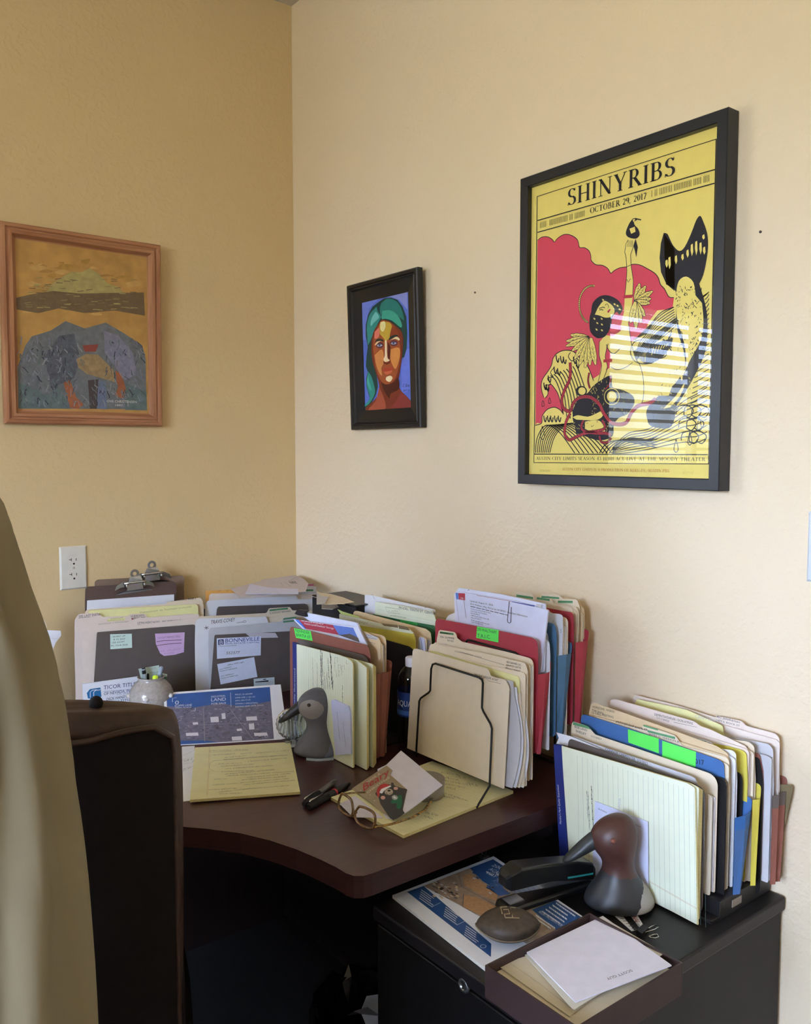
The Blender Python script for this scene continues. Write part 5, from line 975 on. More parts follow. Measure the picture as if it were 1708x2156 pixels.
def tabs(f, *rects):
    def d(m, p):
        for a, b, h in rects:
            m.dp(p, f((a[0], a[1]), (b[0], b[1]), (b[0], b[1]+h), (a[0], a[1]+h)), GHL, 1); S_(m, p, f, (a[0], a[1]+h*.8), (b[0], b[1]+h*.8), h*.1+1.6, MRK)
    return d
folder('manila folder with a green marked left tab in the rear red pocket', X(-.070, D4), cG((100, 420), (300, 262), (318, 205), (345, 198), (620, 232), (700, 350), (1000, 400), (1270, 455), (1300, 520)), 'man', .004, grp=GD, draw=tabs(cG, ((370, 245), (640, 285), 40)), front=False)
folder('manila folder with a centre tab in the rear red pocket', X(-.064, D4), cG((100, 420), (640, 272), (760, 300), (910, 310), (950, 340), (985, 400), (1350, 460), (1385, 520)), 'man', .004, grp=GD, draw=tabs(cG, ((705, 290), (915, 320), 35)))
folder('manila folder with the largest highlighted tab, near the wall in the wire rack', X(-.056, D4), cG((100, 400), (755, 290), (765, 255), (785, 244), (1070, 256), (1105, 290), (1135, 320), (1360, 330), (1390, 400), (1412, 480)), 'man', .006, grp=GD, draw=tabs(cG, ((780, 268), (1070, 290), 32), ((1050, 345), (1290, 350), 38)))
folder('manila folder touching the right wall at the back of the wire rack', X(-.046, D4), cG((100, 400), (1140, 300), (1380, 330), (1420, 430), (1470, 470), (1480, 560)), 'tan', .004, grp=GD)
folder('tan folder edge behind the printed letter, left part of the rear pocket', X(-.036, D4), cD((320, 560), (330, 432), (450, 462), (985, 150), (1240, 185), (1500, 230)), 'tan', .002, grp=GD, front=False)
# ---------------- sorter E on the cabinet
EB = CAB+.008; EP = Z0-.713
sE = thing('desktop_file_sorter', 'black low sorter on the file cabinet by the right wall, filled with folders', 'file sorter', (-.1, -1.4, CAB))
m = M(); m.box((-.160, -1.575, CAB+.0005), (-.006, -1.27, CAB+.031), MAN['blk']); m.box((-.182, -1.575, CAB+.0005), (-.160, -1.27, CAB+.006), MAN['blk']); m.build('base', sE, bevel=.0008)
m = M(); m.box((-.125, -1.5762, CAB+.010), (-.098, -1.5751, CAB+.022), mat('#8a8076', .6)); m.build('label', sE)
plate(sE, X(-.178, EB), cE((165, 500), (172, 375), (185, 352), (985, 640), (1035, 672), (1052, 720)), 'drk')
plate(sE, X(-.136, EB), cE((300, 500), (300, 330), (1110, 592), (1165, 606), (1190, 645)), 'blk')
plate(sE, X(-.086, EB), cE((700, 500), (700, 400), (1240, 560), (1280, 575), (1292, 620)), 'blk')
plate(sE, X(-.0515, EB), cE((900, 500), (900, 400), (1370, 470), (1400, 480), (1425, 620)), 'blk')
def dpe(m, p):
    for k in range(26):
        x = 232+k*32.5; m.dl(p, cE((x, 430+(x-130)*.295), (x+12, 1340+(x-600)*.5 if x > 450 else 1200+(x-300)*.3)), .0003, mat('#7f8f88', .7))
    m.dl(p, cE((175, 1060), (560, 1180), (690, 1262), (1000, 1440)), .0004, REDL); m.dl(p, cE((175, 1066), (560, 1186), (690, 1268), (1000, 1446)), .0004, REDL)
    S_(m, p, cE, (318, 1040), (300, 700), 6, PEN, w=.0006); S_(m, p, cE, (335, 960), (322, 665), 7, MRK, w=.0009); S_(m, p, cE, (300, 860), (292, 690), 4, PEN, w=.0005); T(m, p, '3906', cE, (508, 830), (512, 735), 6, MAN['gry'])
pad('front yellow legal pad on the cabinet sorter, ruled lines upright, behind the red-headed duck', X(-.205, CAB+.002), cE((128, 396), (940, 638), (985, 668)), .004, True, dpe, (cE((78, 388), (128, 396), (170, 1112), (118, 1112)), (cE((130, 900))[0], cE((112, 650))[0], 5)), 'yellow legal pads on the cabinet', br=cE((1000, 1546))[0], bl=cE((178, 1112))[0], n=3)
pad('rear yellow legal pad on the cabinet sorter against the dark divider', X(-.199, CAB+.002), cE((140, 402), (960, 640), (1012, 668)), .015, True, None, None, 'yellow legal pads on the cabinet', n=6)
note('torn white sheet edge sticking out left of the cabinet sorter', X(-.174, EB), cE((100, 310), (190, 335), (310, 385), (380, 415), (300, 420), (100, 382), (115, 345)), PAP, 'torn_sheet', 'paper')
folder('white folder with a handwritten name and date, right behind the dark divider', X(-.171, EB), cE((180, 500), (186, 345), (205, 333), (370, 395), (960, 590), (990, 606), (1005, 650)), 'gry', .004, grp=GE, front=False, draw=lambda m, p: (T(m, p, 'CONNOR CARPENTER  3/2/2022', cE, (412, 425), (685, 522), 6, PEN),))
folder('curved manila folder with a green highlighted left tab, in the cabinet sorter', X(-.159, EP), cE((192, 500), (193, 265), (203, 240), (300, 272), (345, 325), (600, 410), (1085, 575), (1118, 605), (1133, 645)), 'man', .014, grp=GE, draw=lambda m, p: (m.dp(p, cE((205, 243), (303, 272), (318, 292), (203, 262)), GHL), T(m, p, 'BOB LAND', cE, (215, 280), (295, 305), 5), T(m, p, 'SHELBY', cE, (222, 308), (290, 330), 5), T(m, p, '1/1/2021', cE, (322, 340), (385, 360), 4)), fh=.030)
def dbl(m, p):
    m.dp(p, cE((557, 290), (755, 350), (757, 446), (560, 375)), NEON, 3); m.dp(p, cE((778, 364), (995, 435), (992, 536), (778, 470)), NEON, 3); T(m, p, '017', cE, (990, 512), (1048, 522), 11, MRK, 2)
pocket('blue pocket with two blank neon green labels in the cabinet sorter', X(-.128, EP), cE((253, 500), (255, 212), (270, 194), (560, 285), (1145, 488), (1172, 512), (1178, 620)), 'blu2', -.080, -.104, Z0-.585, GE, draw=dbl, yr=-1.578, band=mat('#1f66b4', .5))
folder('folder with crossed-out marker writing and green highlighted tab inside the blue pocket', X(-.124, EP), cE((330, 500), (340, 205), (640, 290), (655, 262), (860, 330), (905, 395), (1190, 470), (1208, 500), (1212, 720)), 'man', .005, grp=GE, fh=.004, draw=lambda m, p: (S_(m, p, cE, (480, 248), (680, 302), 5, MRK, w=.0012, dens=1.6), HL_(m, p, cE, GHL, (655, 262), (750, 290), (750, 300), (655, 272)), HL_(m, p, cE, GHL, (680, 295), (860, 340), (860, 355), (685, 310)), T(m, p, 'JAMES D. VERNON JR', cE, (690, 325), (890, 380), 4)))
folder('peach manila folder with three written lines on its left tab inside the blue pocket', X(-.116, EP), cE((312, 500), (306, 180), (320, 128), (345, 122), (490, 172), (520, 182), (880, 310), (1130, 400), (1200, 450), (1215, 560)), 'tan', .005, grp=GE, draw=lambda m, p: (T(m, p, 'HORIZONS  10/20/23', cE, (330, 152), (470, 185), 4.5, MRK), T(m, p, 'TOM SMITH', cE, (325, 172), (400, 198), 4.5), T(m, p, '12 CALL MEETING', cE, (325, 190), (465, 220), 4.5)), fh=.004)
folder('cream folder with green and black writing on a right tab inside the blue pocket', X(-.107, EP), cE((500, 500), (500, 250), (895, 365), (918, 322), (1095, 375), (1118, 412), (1225, 425), (1250, 445), (1258, 620)), 'wht', .006, grp=GE, fh=.004, draw=lambda m, p: (HL_(m, p, cE, GHL, (915, 328), (1060, 368), (1058, 388), (910, 345)), T(m, p, 'JOHNNY SANTONI', cE, (918, 345), (1050, 380), 4.4, MRK, 3), T(m, p, 'BALLANTYNE BOX', cE, (925, 362), (1095, 405), 4, MRK), S_(m, p, cE, (940, 390), (1085, 415), 4, MRK)))
pocket('bright yellow pocket in the cabinet sorter', X(-.078, EP), cE((600, 500), (600, 300), (1200, 400), (1290, 425), (1318, 450), (1325, 620)), 'yel', -.0535, -.064, Z0-.568, GE, yr=-1.579)
folder('pinkish folder with an underlined name on its centre tab inside the yellow pocket', X(-.074, EP), cE((440, 500), (438, 140), (448, 100), (475, 97), (985, 240), (1018, 270), (1080, 290), (1315, 400), (1345, 460)), 'manp', .005, grp=GE, fh=.004, draw=lambda m, p: (T(m, p, 'DEMENTIA/DARLIN - DON ATKINS', cE, (728, 202), (975, 262), 5, MRK), m.dl(p, cE((850, 245), (1000, 278)), .0005, PEN), T(m, p, '1/11/2022', cE, (742, 222), (822, 245), 4)))
folder('cream folder with a two-line green tab inside the yellow pocket', X(-.066, EP), cE((600, 500), (600, 250), (968, 300), (972, 285), (1100, 305), (1145, 345), (1330, 370), (1368, 402), (1376, 620)), 'man', .007, grp=GE, fh=.004, draw=lambda m, p: (HL_(m, p, cE, GHL, (975, 285), (1110, 310), (1110, 325), (975, 300)), HL_(m, p, cE, GHL, (975, 310), (1110, 338), (1110, 352), (975, 325)), S_(m, p, cE, (978, 300), (1090, 322), 3, MRK), S_(m, p, cE, (978, 325), (1095, 348), 3, MRK), T(m, p, 'PENNAS & BILL AUSTIN', cE, (1120, 362), (1325, 412), 4, MRK)))
pocket('rust brown pocket nearest the wall in the cabinet sorter', X(-.0485, EP), cE((800, 500), (800, 350), (1378, 440), (1405, 455), (1425, 560), (1428, 660)), 'rus', -.004, -.018, Z0-.562, GE, folds=2, yr=-1.597, band=MAN['drk'])
folder('grey translucent sleeves bunched inside the rust brown pocket', X(-.0465, EP), cE((700, 500), (700, 250), (1360, 365), (1460, 385), (1488, 420), (1494, 640)), 'gry', .009, grp=GE, name='document_sleeves', cat='paper')
folder('faded pale green sheet reading faint pencil in the rust brown pocket', X(-.034, EP), cE((600, 300), (600, 120), (615, 98), (930, 165), (1165, 268), (1172, 320)), 'lyel', .001, grp=GE, front=False, name='pencilled_sheet', cat='paper', draw=lambda m, p: T(m, p, 'CENTURY', cE, (985, 212), (1130, 250), 6, MAN['gry'], shear=.3))
folder('tall manila folder against the wall, highest in the cabinet sorter', X(-.022, EP), cE((585, 400), (588, 90), (605, 70), (900, 145), (1118, 215), (1125, 203), (1290, 238), (1312, 268), (1505, 318), (1530, 350), (1532, 640)), 'manp', .004, grp=GE, fh=.004, draw=lambda m, p: (T(m, p, 'RC Jalalkaman', cE, (1128, 215), (1275, 252), 4.6, PEN, shear=.2), T(m, p, '1477 S. ROCK ST', cE, (1125, 238), (1275, 275), 4, PEN), S_(m, p, cE, (1150, 268), (1300, 300), 4, MAN['rus']), T(m, p, 'D. & STONE', cE, (1175, 285), (1300, 320), 4, PEN)))
note('brown cardboard flap pressed against the right wall at the end of the cabinet sorter', X(-.012, EP), cE((1470, 640), (1590, 645), (1612, 650), (1620, 672), (1490, 1270), (1440, 1260)), MAN['brn'], 'cardboard_flap', 'cardboard')
# sheets at far left, behind the person
for i, (y, top) in enumerate(((-.13, [(20, 1300), (94, 1306), (99, 1318)]), (-.145, [(20, 1325), (100, 1327), (128, 1328), (129, 1338), (112, 1360)]), (-.16, [(20, 1345), (104, 1345), (121, 1345), (108, 1375)]))):
    m = sheet(Y(y), top, (MAN['man'], PAP, PAP)[i], .004, r=.002); tag(m.build('standing_papers', None, mid(Y(y), top)), ('cream folder edge behind the person at far left', 'white sheets with a pointed corner at far left behind the person', 'lower white sheets at far left behind the person')[i], 'paper')
# ================================================================ DESK-TOP OBJECTS
# ---- duck bust bookends
def duck(label, cx, cy, z0, ang, cols, s=1.0, group='carved duck bust bookends'):
    r = thing('duck_bust', label, 'duck figure', (cx, cy, z0), group); f = V((math.sin(ang), math.cos(ang), 0)); sd = V((f.y, -f.x, 0))
    P = lambda a, h, w=0: V((cx, cy, z0)) + f*(a*s) + sd*(w*s) + V((0, 0, h*s))
    def loft(rows, mt, n=20, caps=True):
        m = M(); R = []
        for (a, h, ta, rl, rw) in rows:   # centre, tilt angle of the ring normal from vertical, radius along f, across
            R.append([P(a+math.cos(ta)*rl*math.cos(2*PI*k/n), h-math.sin(ta)*rl*math.cos(2*PI*k/n), rw*math.sin(2*PI*k/n)) for k in range(n)])
        m.grid(R, mt, True, True, caps); return m
    body = [(0, 0, 0, .056, .045), (0, .012, 0, .0555, .0445), (0, .026, 0, .049, .040), (0, .040, 0, .037, .033), (.001, .054, 0, .0275, .027), (.002, .068, 0, .0238, .0235), (.004, .080, .03, .0265, .0245), (.007, .092, .08, .033, .028), (.010, .105, .05, .0378, .0305), (.009, .119, 0, .0365, .0295), (.006, .132, 0, .0300, .0245), (.003, .141, 0, .0200, .017), (.001, .1465, 0, .008, .008)]
    loft(body, duck_mat(f, sd, s, cols)).build('body', r, subs=2)
    bill = [(.026, .112, -.88, .0165, .015), (.042, .103, -.88, .0130, .0130), (.056, .0925, -.85, .0112, .0135), (.070, .0815, -.82, .0080, .0130), (.081, .0730, -.8, .0058, .0100), (.0865, .069, -.8, .003, .005), (.0875, .0682, -.8, .0008, .001)]
    loft(bill, cols[1], 16).build('bill', r, subs=1)
    for sg in (-1, 1):
        m = M(); R = []; c = P(.016, .1165, sg*.0282)
        for k in range(5):
            ph = PI/2*k/4; rr = .0042*s*math.cos(ph); R.append([c+(f*math.cos(t)+V((0, 0, 1))*math.sin(t))*rr+sd*(sg*.0035*s*math.sin(ph)) for t in [2*PI*j/12 for j in range(12)]])
        m.grid(R, cols[2], True, True); m.build('eye', r)
def duck_mat(f, sd, s, cols):
    m = bpy.data.materials.new('painted_wood'); m.use_nodes = True; n = m.node_tree; b = n.nodes['Principled BSDF']; b.inputs['Roughness'].default_value = .42
    t = n.nodes.new('ShaderNodeTexCoord'); ns = n.nodes.new('ShaderNodeTexNoise'); ns.inputs['Scale'].default_value = 120; n.links.new(t.outputs['Object'], ns.inputs['Vector'])
    def dot(v):
        d = n.nodes.new('ShaderNodeVectorMath'); d.operation = 'DOT_PRODUCT'; d.inputs[1].default_value = v; n.links.new(t.outputs['Object'], d.inputs[0]); return d.outputs['Value']
    def mth(op, a, b=None, c=None):
        d = n.nodes.new('ShaderNodeMath'); d.operation = op
        for i, x in enumerate((a, b, c)):
            if x is None: continue
            if isinstance(x, (int, float)): d.inputs[i].default_value = x
            else: n.links.new(x, d.inputs[i])
        return d.outputs[0]
    def mix(fac, c1, c2):
        d = n.nodes.new('ShaderNodeMix'); d.data_type = 'RGBA'; n.links.new(fac, d.inputs[0])
        for i, x in ((6, c1), (7, c2)):
            if isinstance(x, tuple): d.inputs[i].default_value = x
            else: n.links.new(x, d.inputs[i])
        return d.outputs[2]
    a, h, w = dot(f/s), dot(V((0, 0, 1))/s), mth('ABSOLUTE', dot(sd/s)); jit = mth('MULTIPLY_ADD', ns.outputs['Fac'], .010, -.005)
    cr = n.nodes.new('ShaderNodeValToRGB'); c0 = hexc(cols[0]); cr.color_ramp.elements[0].color = tuple(x*.85 for x in c0[:3])+(1,); cr.color_ramp.elements[1].color = tuple(x*1.15 for x in c0[:3])+(1,); n.links.new(ns.outputs['Fac'], cr.inputs[0]); col = cr.outputs[0]
    if cols[3]: col = mix(mth('LESS_THAN', mth('ADD', mth('ADD', h, jit), mth('MULTIPLY', a, -.12)), .056), col, hexc(cols[3]))
    if cols[4]: col = mix(mth('GREATER_THAN', mth('MULTIPLY_ADD', a, -1, mth('ADD', jit, mth('MULTIPLY', h, -.45))), .016), col, hexc(cols[4]))
    if cols[5]:
        e = mth('ADD', mth('POWER', mth('DIVIDE', mth('ADD', a, -.012), .027), 2), mth('POWER', mth('DIVIDE', mth('ADD', h, -.106), .021), 2))
        col = mix(mth('MULTIPLY', mth('LESS_THAN', mth('ADD', e, mth('MULTIPLY', jit, 20)), 1), mth('GREATER_THAN', w, .008)), col, hexc(cols[5]))
    n.links.new(col, b.inputs['Base Color']); return m
gd = lambda h, **k: mat(h, .42, noise=.1, scale=90, **k)
duck('grey duck bust with a pale cheek on the desk, bill pointing left', -.392, -.748, DESK+.0002, -.86, ('#55545c', gd('#232226'), gd('#3a2a22'), None, '#6a6f86', '#827a76'))
duck('duck bust with a reddish-brown head and dark breast on the file cabinet', -.250, -1.447, CAB+.0002, -.86, ('#4a2c26', gd('#2c3032'), gd('#7a4638'), '#2c2d31', '#a8a49e', None), 1.06)
# ---- crystal award behind the grey duck
gl = mat('#e6f0f4', .04, noise=0, trans=.92, spec=.6)
aw = thing('crystal_award', 'round ribbed crystal glass disc standing behind the grey duck', 'glass award', (-.405, -.655, DESK))
m = M(); n = 40; C0 = V((-.405, -.655, DESK+.046)); dirr = V((.75, -.66, 0)).normalized(); nn = V((-.66, -.75, 0)).normalized(); R = []
for rr_, d in ((.030, .006), (.036, .003), (.036, -.003), (.030, -.006)):
    R.append([C0+(dirr*math.cos(2*PI*k/n)+V((0, 0, 1))*math.sin(2*PI*k/n))*rr_*(.96 if k % 2 else 1)+nn*d for k in range(n)])
m.grid(R, gl, True, True, True)
for k in range(7):
    x = -.026+k*.0085; h = math.sqrt(.032**2-x*x); m.tube([C0+dirr*x-V((0, 0, h))+nn*.006, C0+dirr*(x*.8)+nn*.0085, C0+dirr*x+V((0, 0, h))+nn*.006], .0022, gl, 8)
m.box((C0.x-.02, C0.y-.012, DESK+.0005), (C0.x+.02, C0.y+.012, DESK+.011), gl); m.build('disc', aw)
# ---- blue-white note cards right of the duck
cpn = KP('x', -.392, DESK+.001, .0); m = sheet(X(-.388, DESK+.001), [(697, 1475), (703, 1473), (733, 1487), (737, 1500)], mat('#cdd4fb', .6), .006, br=(739, 1588), bl=(706, 1590), r=.001); S_(m, X(-.388, DESK+.001), CT(0, 0, 1), (716, 1560), (710, 1500), 5, mat('#6a74b0', .7)); S_(m, X(-.388, DESK+.001), CT(0, 0, 1), (728, 1575), (722, 1510), 6, mat('#6a74b0', .7))
tag(m.build('note_cards', None, V((-.388, -.79, DESK))), 'block of bluish note cards standing right of the grey duck against the legal pads', 'note cards')
# clear plastic flag dispenser in front of the duck
m = M(); zc = DESK+.0005; q = [PZ(zc).hit(*p) for p in ((644, 1592), (665, 1591), (690, 1596), (702, 1594), (703, 1600), (688, 1602), (668, 1603), (645, 1601))]; m.prism(q if (q[1]-q[0]).cross(q[2]-q[1]).z > 0 else list(reversed(q)), (0, 0, .004), mat('#b9c8d8', .15, noise=.05, spec=.8)); m.tube([q[0]+V((0, 0, .005)), (q[2]+q[5])/2+V((0, 0, .007)), q[3]+V((0, 0, .005))], .0018, mat('#dbe6f0', .1), 6)
tag(m.build('plastic_clip', None, q[0]), 'small clear bluish plastic clip lying in front of the grey duck', 'clip')
# ---- pen vase
ceram = mat('#a39a94', .22, noise=.14, scale=150, coat=.5); vx, vy = -.590, -.300
vs_ = thing('pen_vase', 'speckled grey ceramic vase holding pens behind the property flyer', 'vase', (vx, vy, DESK))
m = M(); m.lathe((vx, vy, DESK), [(.026, .0005), (.034, .004), (.046, .03), (.053, .055), (.0525, .072), (.046, .088), (.036, .099), (.031, .103), (.031, .108), (.033, .111), (.029, .111), (.028, .104), (.03, .09)], ceram, 32, False); m.build('body', vs_)
for k in range(5):
    a = k*1.2566-2.2; c = V((vx+.0515*math.cos(a), vy+.0515*math.sin(a), DESK+.068)); m = M(); m.lathe(c-V((0, 0, .006)), [(.001, 0), (.006, .002), (.0075, .006), (.006, .010), (.001, .012)], mat('#d8d4ce', .25), 12); m.build('glazed_knob', vs_)
def stick(label, name, cat, a, b, r, mt, cap=None, capn='cap', capm=None, grp=None):
    rt = thing(name, label, cat, a, grp); m = M(); a, b = V(a), V(b); m.tube([a, a+(b-a)*.97, b], [r, r, r*.6], mt, 10); m.build('barrel', rt)
    if cap: m = M(); m.tube([a+(b-a)*cap, b], [r*1.15, r*.9], capm, 10); m.build(capn, rt)
    return rt
GP = 'pens in the vase'; vz = DESK+.03
def up(px, py, y): p = KP('y', y, DESK).hit(px, py); return p
stick('black-tipped grey marker leaning left in the pen vase', 'marker', 'marker', (vx-.005, vy, vz), up(*cA((925, 1255))[0], vy), .0045, mat('#8f98a0', .35), .86, 'tip', MRK, GP)
stick('grey pen leaning right in the pen vase', 'pen', 'pen', (vx+.006, vy, vz), up(*cA((1160, 1238))[0], vy-.004), .0048, mat('#8d98a6', .3), None, grp=GP)
stick('slim black pen behind the highlighter in the pen vase', 'pen', 'pen', (vx-.003, vy+.01, vz), up(*cA((985, 1330))[0], vy+.008), .003, MRK, grp=GP)
stick('neon yellow highlighter in the pen vase', 'highlighter', 'highlighter', (vx+.002, vy-.012, vz), up(*cA((1080, 1355))[0], vy-.012), .0068, mat('#d4f23a', .4), grp=GP)
stick('green marker with a pale top at the right of the pen vase', 'marker', 'marker', (vx+.012, vy+.006, vz), up(*cA((1200, 1335))[0], vy+.004), .007, mat('#1e7a44', .4), .93, 'cap', mat('#cfe6d6', .4), GP)
note('green-white business card standing in the pen vase', KP('y', vy+.012, DESK), cA((860, 1268), (1125, 1222), (1140, 1420), (905, 1440)), mat('#c9dcd2', .6), 'business_card', 'card', draw=lambda m, p: (S_(m, p, cA, (940, 1290), (1090, 1268), 5, MAN['grn']), S_(m, p, cA, (1010, 1330), (1120, 1318), 4, MAN['grn'])))
# ---- property flyer propped on the desk
BLp, BRp = V((-.633, -.492, DESK+.004)), V((-.393, -.617, DESK+.004)); e1 = (BRp-BLp).normalized(); hn = V((-e1.y, e1.x, 0)); 
fpl = P3(BLp, BRp, BLp+hn*.20+V((0, 0, .072)))
def flat(label, name, cat, pl, pts, mt, t=.0006, draw=None, grp=None, side=None):
    q = [pl.hit(*p) for p in pts]; f = pl.face(); m = M()
    if (q[1]-q[0]).cross(q[2]-q[1]).dot(f) < 0: q = list(reversed(q))
    m.prism(q, -f*t, mt, side)
    if draw: draw(m, pl)
    return tag(m.build(name, None, sum(q, V((0, 0, 0)))/len(q)), label, cat, grp)
cF = CT(340, 1400, .30445); FB, FG = mat('#2f5a9e', .5, noise=.12, scale=25), mat('#6c6a80', .5, noise=.25, scale=90)
r5 = random.Random(9)
def dfl(m, p):
    m.dp(p, cF((35, 207), (750, 153), (778, 512), (45, 556)), FG, 1); m.dp(p, cF((35, 207), (750, 153), (754, 250), (560, 290), (400, 265), (200, 300), (42, 285)), FB, 1.5)
    m.dp(p, cF((42, 525), (300, 522), (400, 535), (45, 556)), FB, 1.5)
    for k in range(200):
        x, y = r5.uniform(60, 740), r5.uniform(290, 515); w = r5.uniform(4, 20); h = r5.uniform(2, 6); m.dp(p, cF((x, y), (x+w, y-w*.08), (x+w+2, y+h), (x+1, y+h+1)), (mat('#9a96a4', .6), mat('#55505c', .6), mat('#8b8492', .6), mat('#4c4854', .6), mat('#8f8a96', .6), mat('#5b5560', .6))[k % 6], 2)
    for a in ((338, 362, 56, 34), (415, 337, 26, 36), (585, 360, 74, 24), (604, 408, 36, 38), (640, 472, 90, 18), (168, 472, 85, 18), (486, 498, 68, 24), (520, 444, 34, 12), (215, 400, 36, 12)):
        x, y, w, h = a; m.dp(p, cF((x, y), (x+w, y-4), (x+w+4, y+h), (x+4, y+h+3)), mat('#dcdbe6', .5), 3)
    for y in (300, 330, 520): pass
    m.dl(p, cF((470, 300), (560, 420), (640, 520)), .0012, mat('#9d99a6', .6), 2.5); m.dl(p, cF((170, 420), (760, 395)), .001, mat('#9d99a6', .6), 2.5); m.dl(p, cF((290, 300), (300, 530)), .002, mat('#8d8994', .6), 2.5)
    WH = mat('#e6eaf6', .6)
    T(m, p, '0', cF, (93, 276), (120, 274), 8.5, WH, 4); T(m, p, 'KLEPPE LANE', cF, (93, 292), (210, 284), 4.2, WH, 4); T(m, p, 'SPARKS, NV 89431', cF, (95, 303), (205, 297), 2.4, WH, 4)
    m.dl(p, cF((76, 258), (76, 232), (104, 228)), .0012, WH, 4); m.dl(p, cF((234, 300), (234, 318), (205, 320)), .0012, WH, 4)
    T(m, p, 'INDUSTRIAL', cF, (345, 228), (444, 220), 3.8, WH, 4); T(m, p, 'LAND', cF, (344, 254), (446, 248), 7, WH, 4); T(m, p, 'FOR SALE', cF, (346, 277), (446, 271), 4, WH, 4); m.dl(p, cF((478, 193), (482, 292)), .0009, WH, 4)
    for i, s in enumerate(('PRICE | $1,650,000', 'LAND SIZE | 1.25+ AC', 'APN | 034-171-01', 'ZONING | I (INDUSTRIAL)', 'EXISTING LEASE UNTIL 3/31/24')): T(m, p, s, cF, (510, 212+i*21), (630+(i > 0)*20-(i == 2)*35+(i > 2)*17+(i > 3)*38, 205+i*21-(i > 3)*5), 3, WH, 4)
    m.dl(p, cF((672, 497), (690, 493), (690, 484), (672, 487)), .0008, WH, 4); m.dl(p, cF((715, 495), (735, 480), (736, 498), (722, 506), (715, 495)), .0008, WH, 4)
flat('glossy landscape flyer of an aerial photo reading LAND FOR SALE, propped before the vase', 'property_flyer', 'flyer', fpl, [(344, 1459), (591, 1441), (607, 1557), (351, 1570)], PAP, .001, dfl)
# prop under the flyer: a low stack of papers
q0 = [BLp+e1*.02+hn*.06, BRp-e1*.02+hn*.06, BRp-e1*.02+hn*.12, BLp+e1*.02+hn*.12]
m = M(); m.prism([V((p.x, p.y, DESK+.0005)) for p in q0], (0, 0, .018), PAPE); tag(m.build('paper_stack', None, q0[0]), 'low stack of papers hidden beneath the upper half of the property flyer', 'paper')
flat('white site plan sheet lying under the left edge of the yellow pad', 'plan_sheet', 'paper', PZ(DESK+.0012), [(383, 1572), (560, 1560), (600, 1666), (386, 1687)], PAP, .0008, lambda m, p: (S_(m, p, CT(0, 0, 1), (386, 1605), (405, 1600), 4), m.dl(p, [(384, 1625), (410, 1612)], .0004, PEN), m.dl(p, [(384, 1600), (412, 1594), (405, 1606), (388, 1608)], .0006, MAN['grn']), S_(m, p, CT(0, 0, 1), (386, 1622), (402, 1618), 5), m.dl(p, [(384, 1592), (410, 1580)], .0004, PEN)))
flat('white sheet whose right corner shows under the yellow pad', 'loose_sheet', 'paper', PZ(DESK+.0022), [(600, 1556), (617, 1555), (625, 1572), (560, 1580)], PAP, .0006)
# ---- yellow pads lying on the desk
def flatpad(label, corners, z, th, draw, top=None):
    pl = PZ(z); q = [pl.hit(*p) for p in corners]
    if (q[1]-q[0]).cross(q[2]-q[1]).z < 0: q = list(reversed(q))
    c = sum(q, V((0, 0, 0)))/4; r = thing('legal_pad', label, 'notepad', c-V((0, 0, th))); m = M(); m.prism([V((p.x, p.y, z-th)) for p in q], (0, 0, th), YPs, YPe); m.face([p+V((0, 0, .0001)) for p in q], mat('#e6e0b2', .65)); draw(m, pl); m.build('page_block', r)
    if top: m = M(); k = [pl.hit(*p) for p in top]; k = k if (k[1]-k[0]).cross(k[2]-k[1]).z > 0 else list(reversed(k)); m.prism([V((p.x, p.y, z-th*.9)) for p in k], (0, 0, th+.0008), mat('#4a2028', .6)); m.build('binding', r)
    return r
def dpad(m, p):
    for k in range(30):
        t = k/30; y = 1576+t*104; m.dl(p, [(410-t*8, y+1), (608+t*22, y-9-t*3)], .00025, LIN)
    m.dl(p, cF((330, 572), (322, 760), (312, 905)), .0004, REDL); m.dl(p, cF((336, 572), (328, 760), (318, 905)), .0004, REDL)
    rows = [(330, 603, 600, 590, 5), (360, 628, 510, 618, 4), (545, 620, 625, 612, 4), (650, 615, 880, 595, 4), (440, 645, 590, 632, 3.5), (430, 660, 880, 628, 4), (380, 690, 560, 682, 4), (600, 672, 870, 648, 4), (410, 705, 640, 690, 3.5), (440, 722, 770, 700, 3.5), (415, 742, 640, 735, 3.5), (440, 760, 780, 728, 3.5), (450, 772, 915, 740, 3.5), (365, 795, 470, 790, 4), (590, 785, 890, 755, 4), (550, 800, 860, 775, 3.5), (355, 835, 535, 822, 4), (545, 820, 880, 790, 4), (570, 832, 920, 802, 3.5), (325, 868, 520, 858, 4.5), (395, 885, 645, 855, 4), (560, 865, 880, 838, 3.5), (400, 897, 560, 888, 3)]
    for i, (x0, y0, x1, y1, h) in enumerate(rows): S_(m, p, cF, (x0, y0), (x1, y1), h*.7, PEN, w=.0005, seed=i)
    m.dl(p, cF(*[(390+60*math.cos(a), 700+40*math.sin(a)) for a in [1.2+k*.4 for k in range(10)]]), .0004, mat('#8a6a5a', .7)); m.dl(p, cF((350, 665), (620, 640), (840, 625)), .0007, MRK); m.dl(p, cF((335, 608), (600, 592)), .0005, PEN)
flatpad('yellow legal pad full of handwritten notes lying on the desk before the flyer', [(411, 1572), (611, 1562), (632, 1667), (400, 1684)], DESK+.0075, .005, dpad, [(410, 1570), (611, 1557), (612, 1562), (410, 1574)])
c5 = CT(600, 1540, .30445)
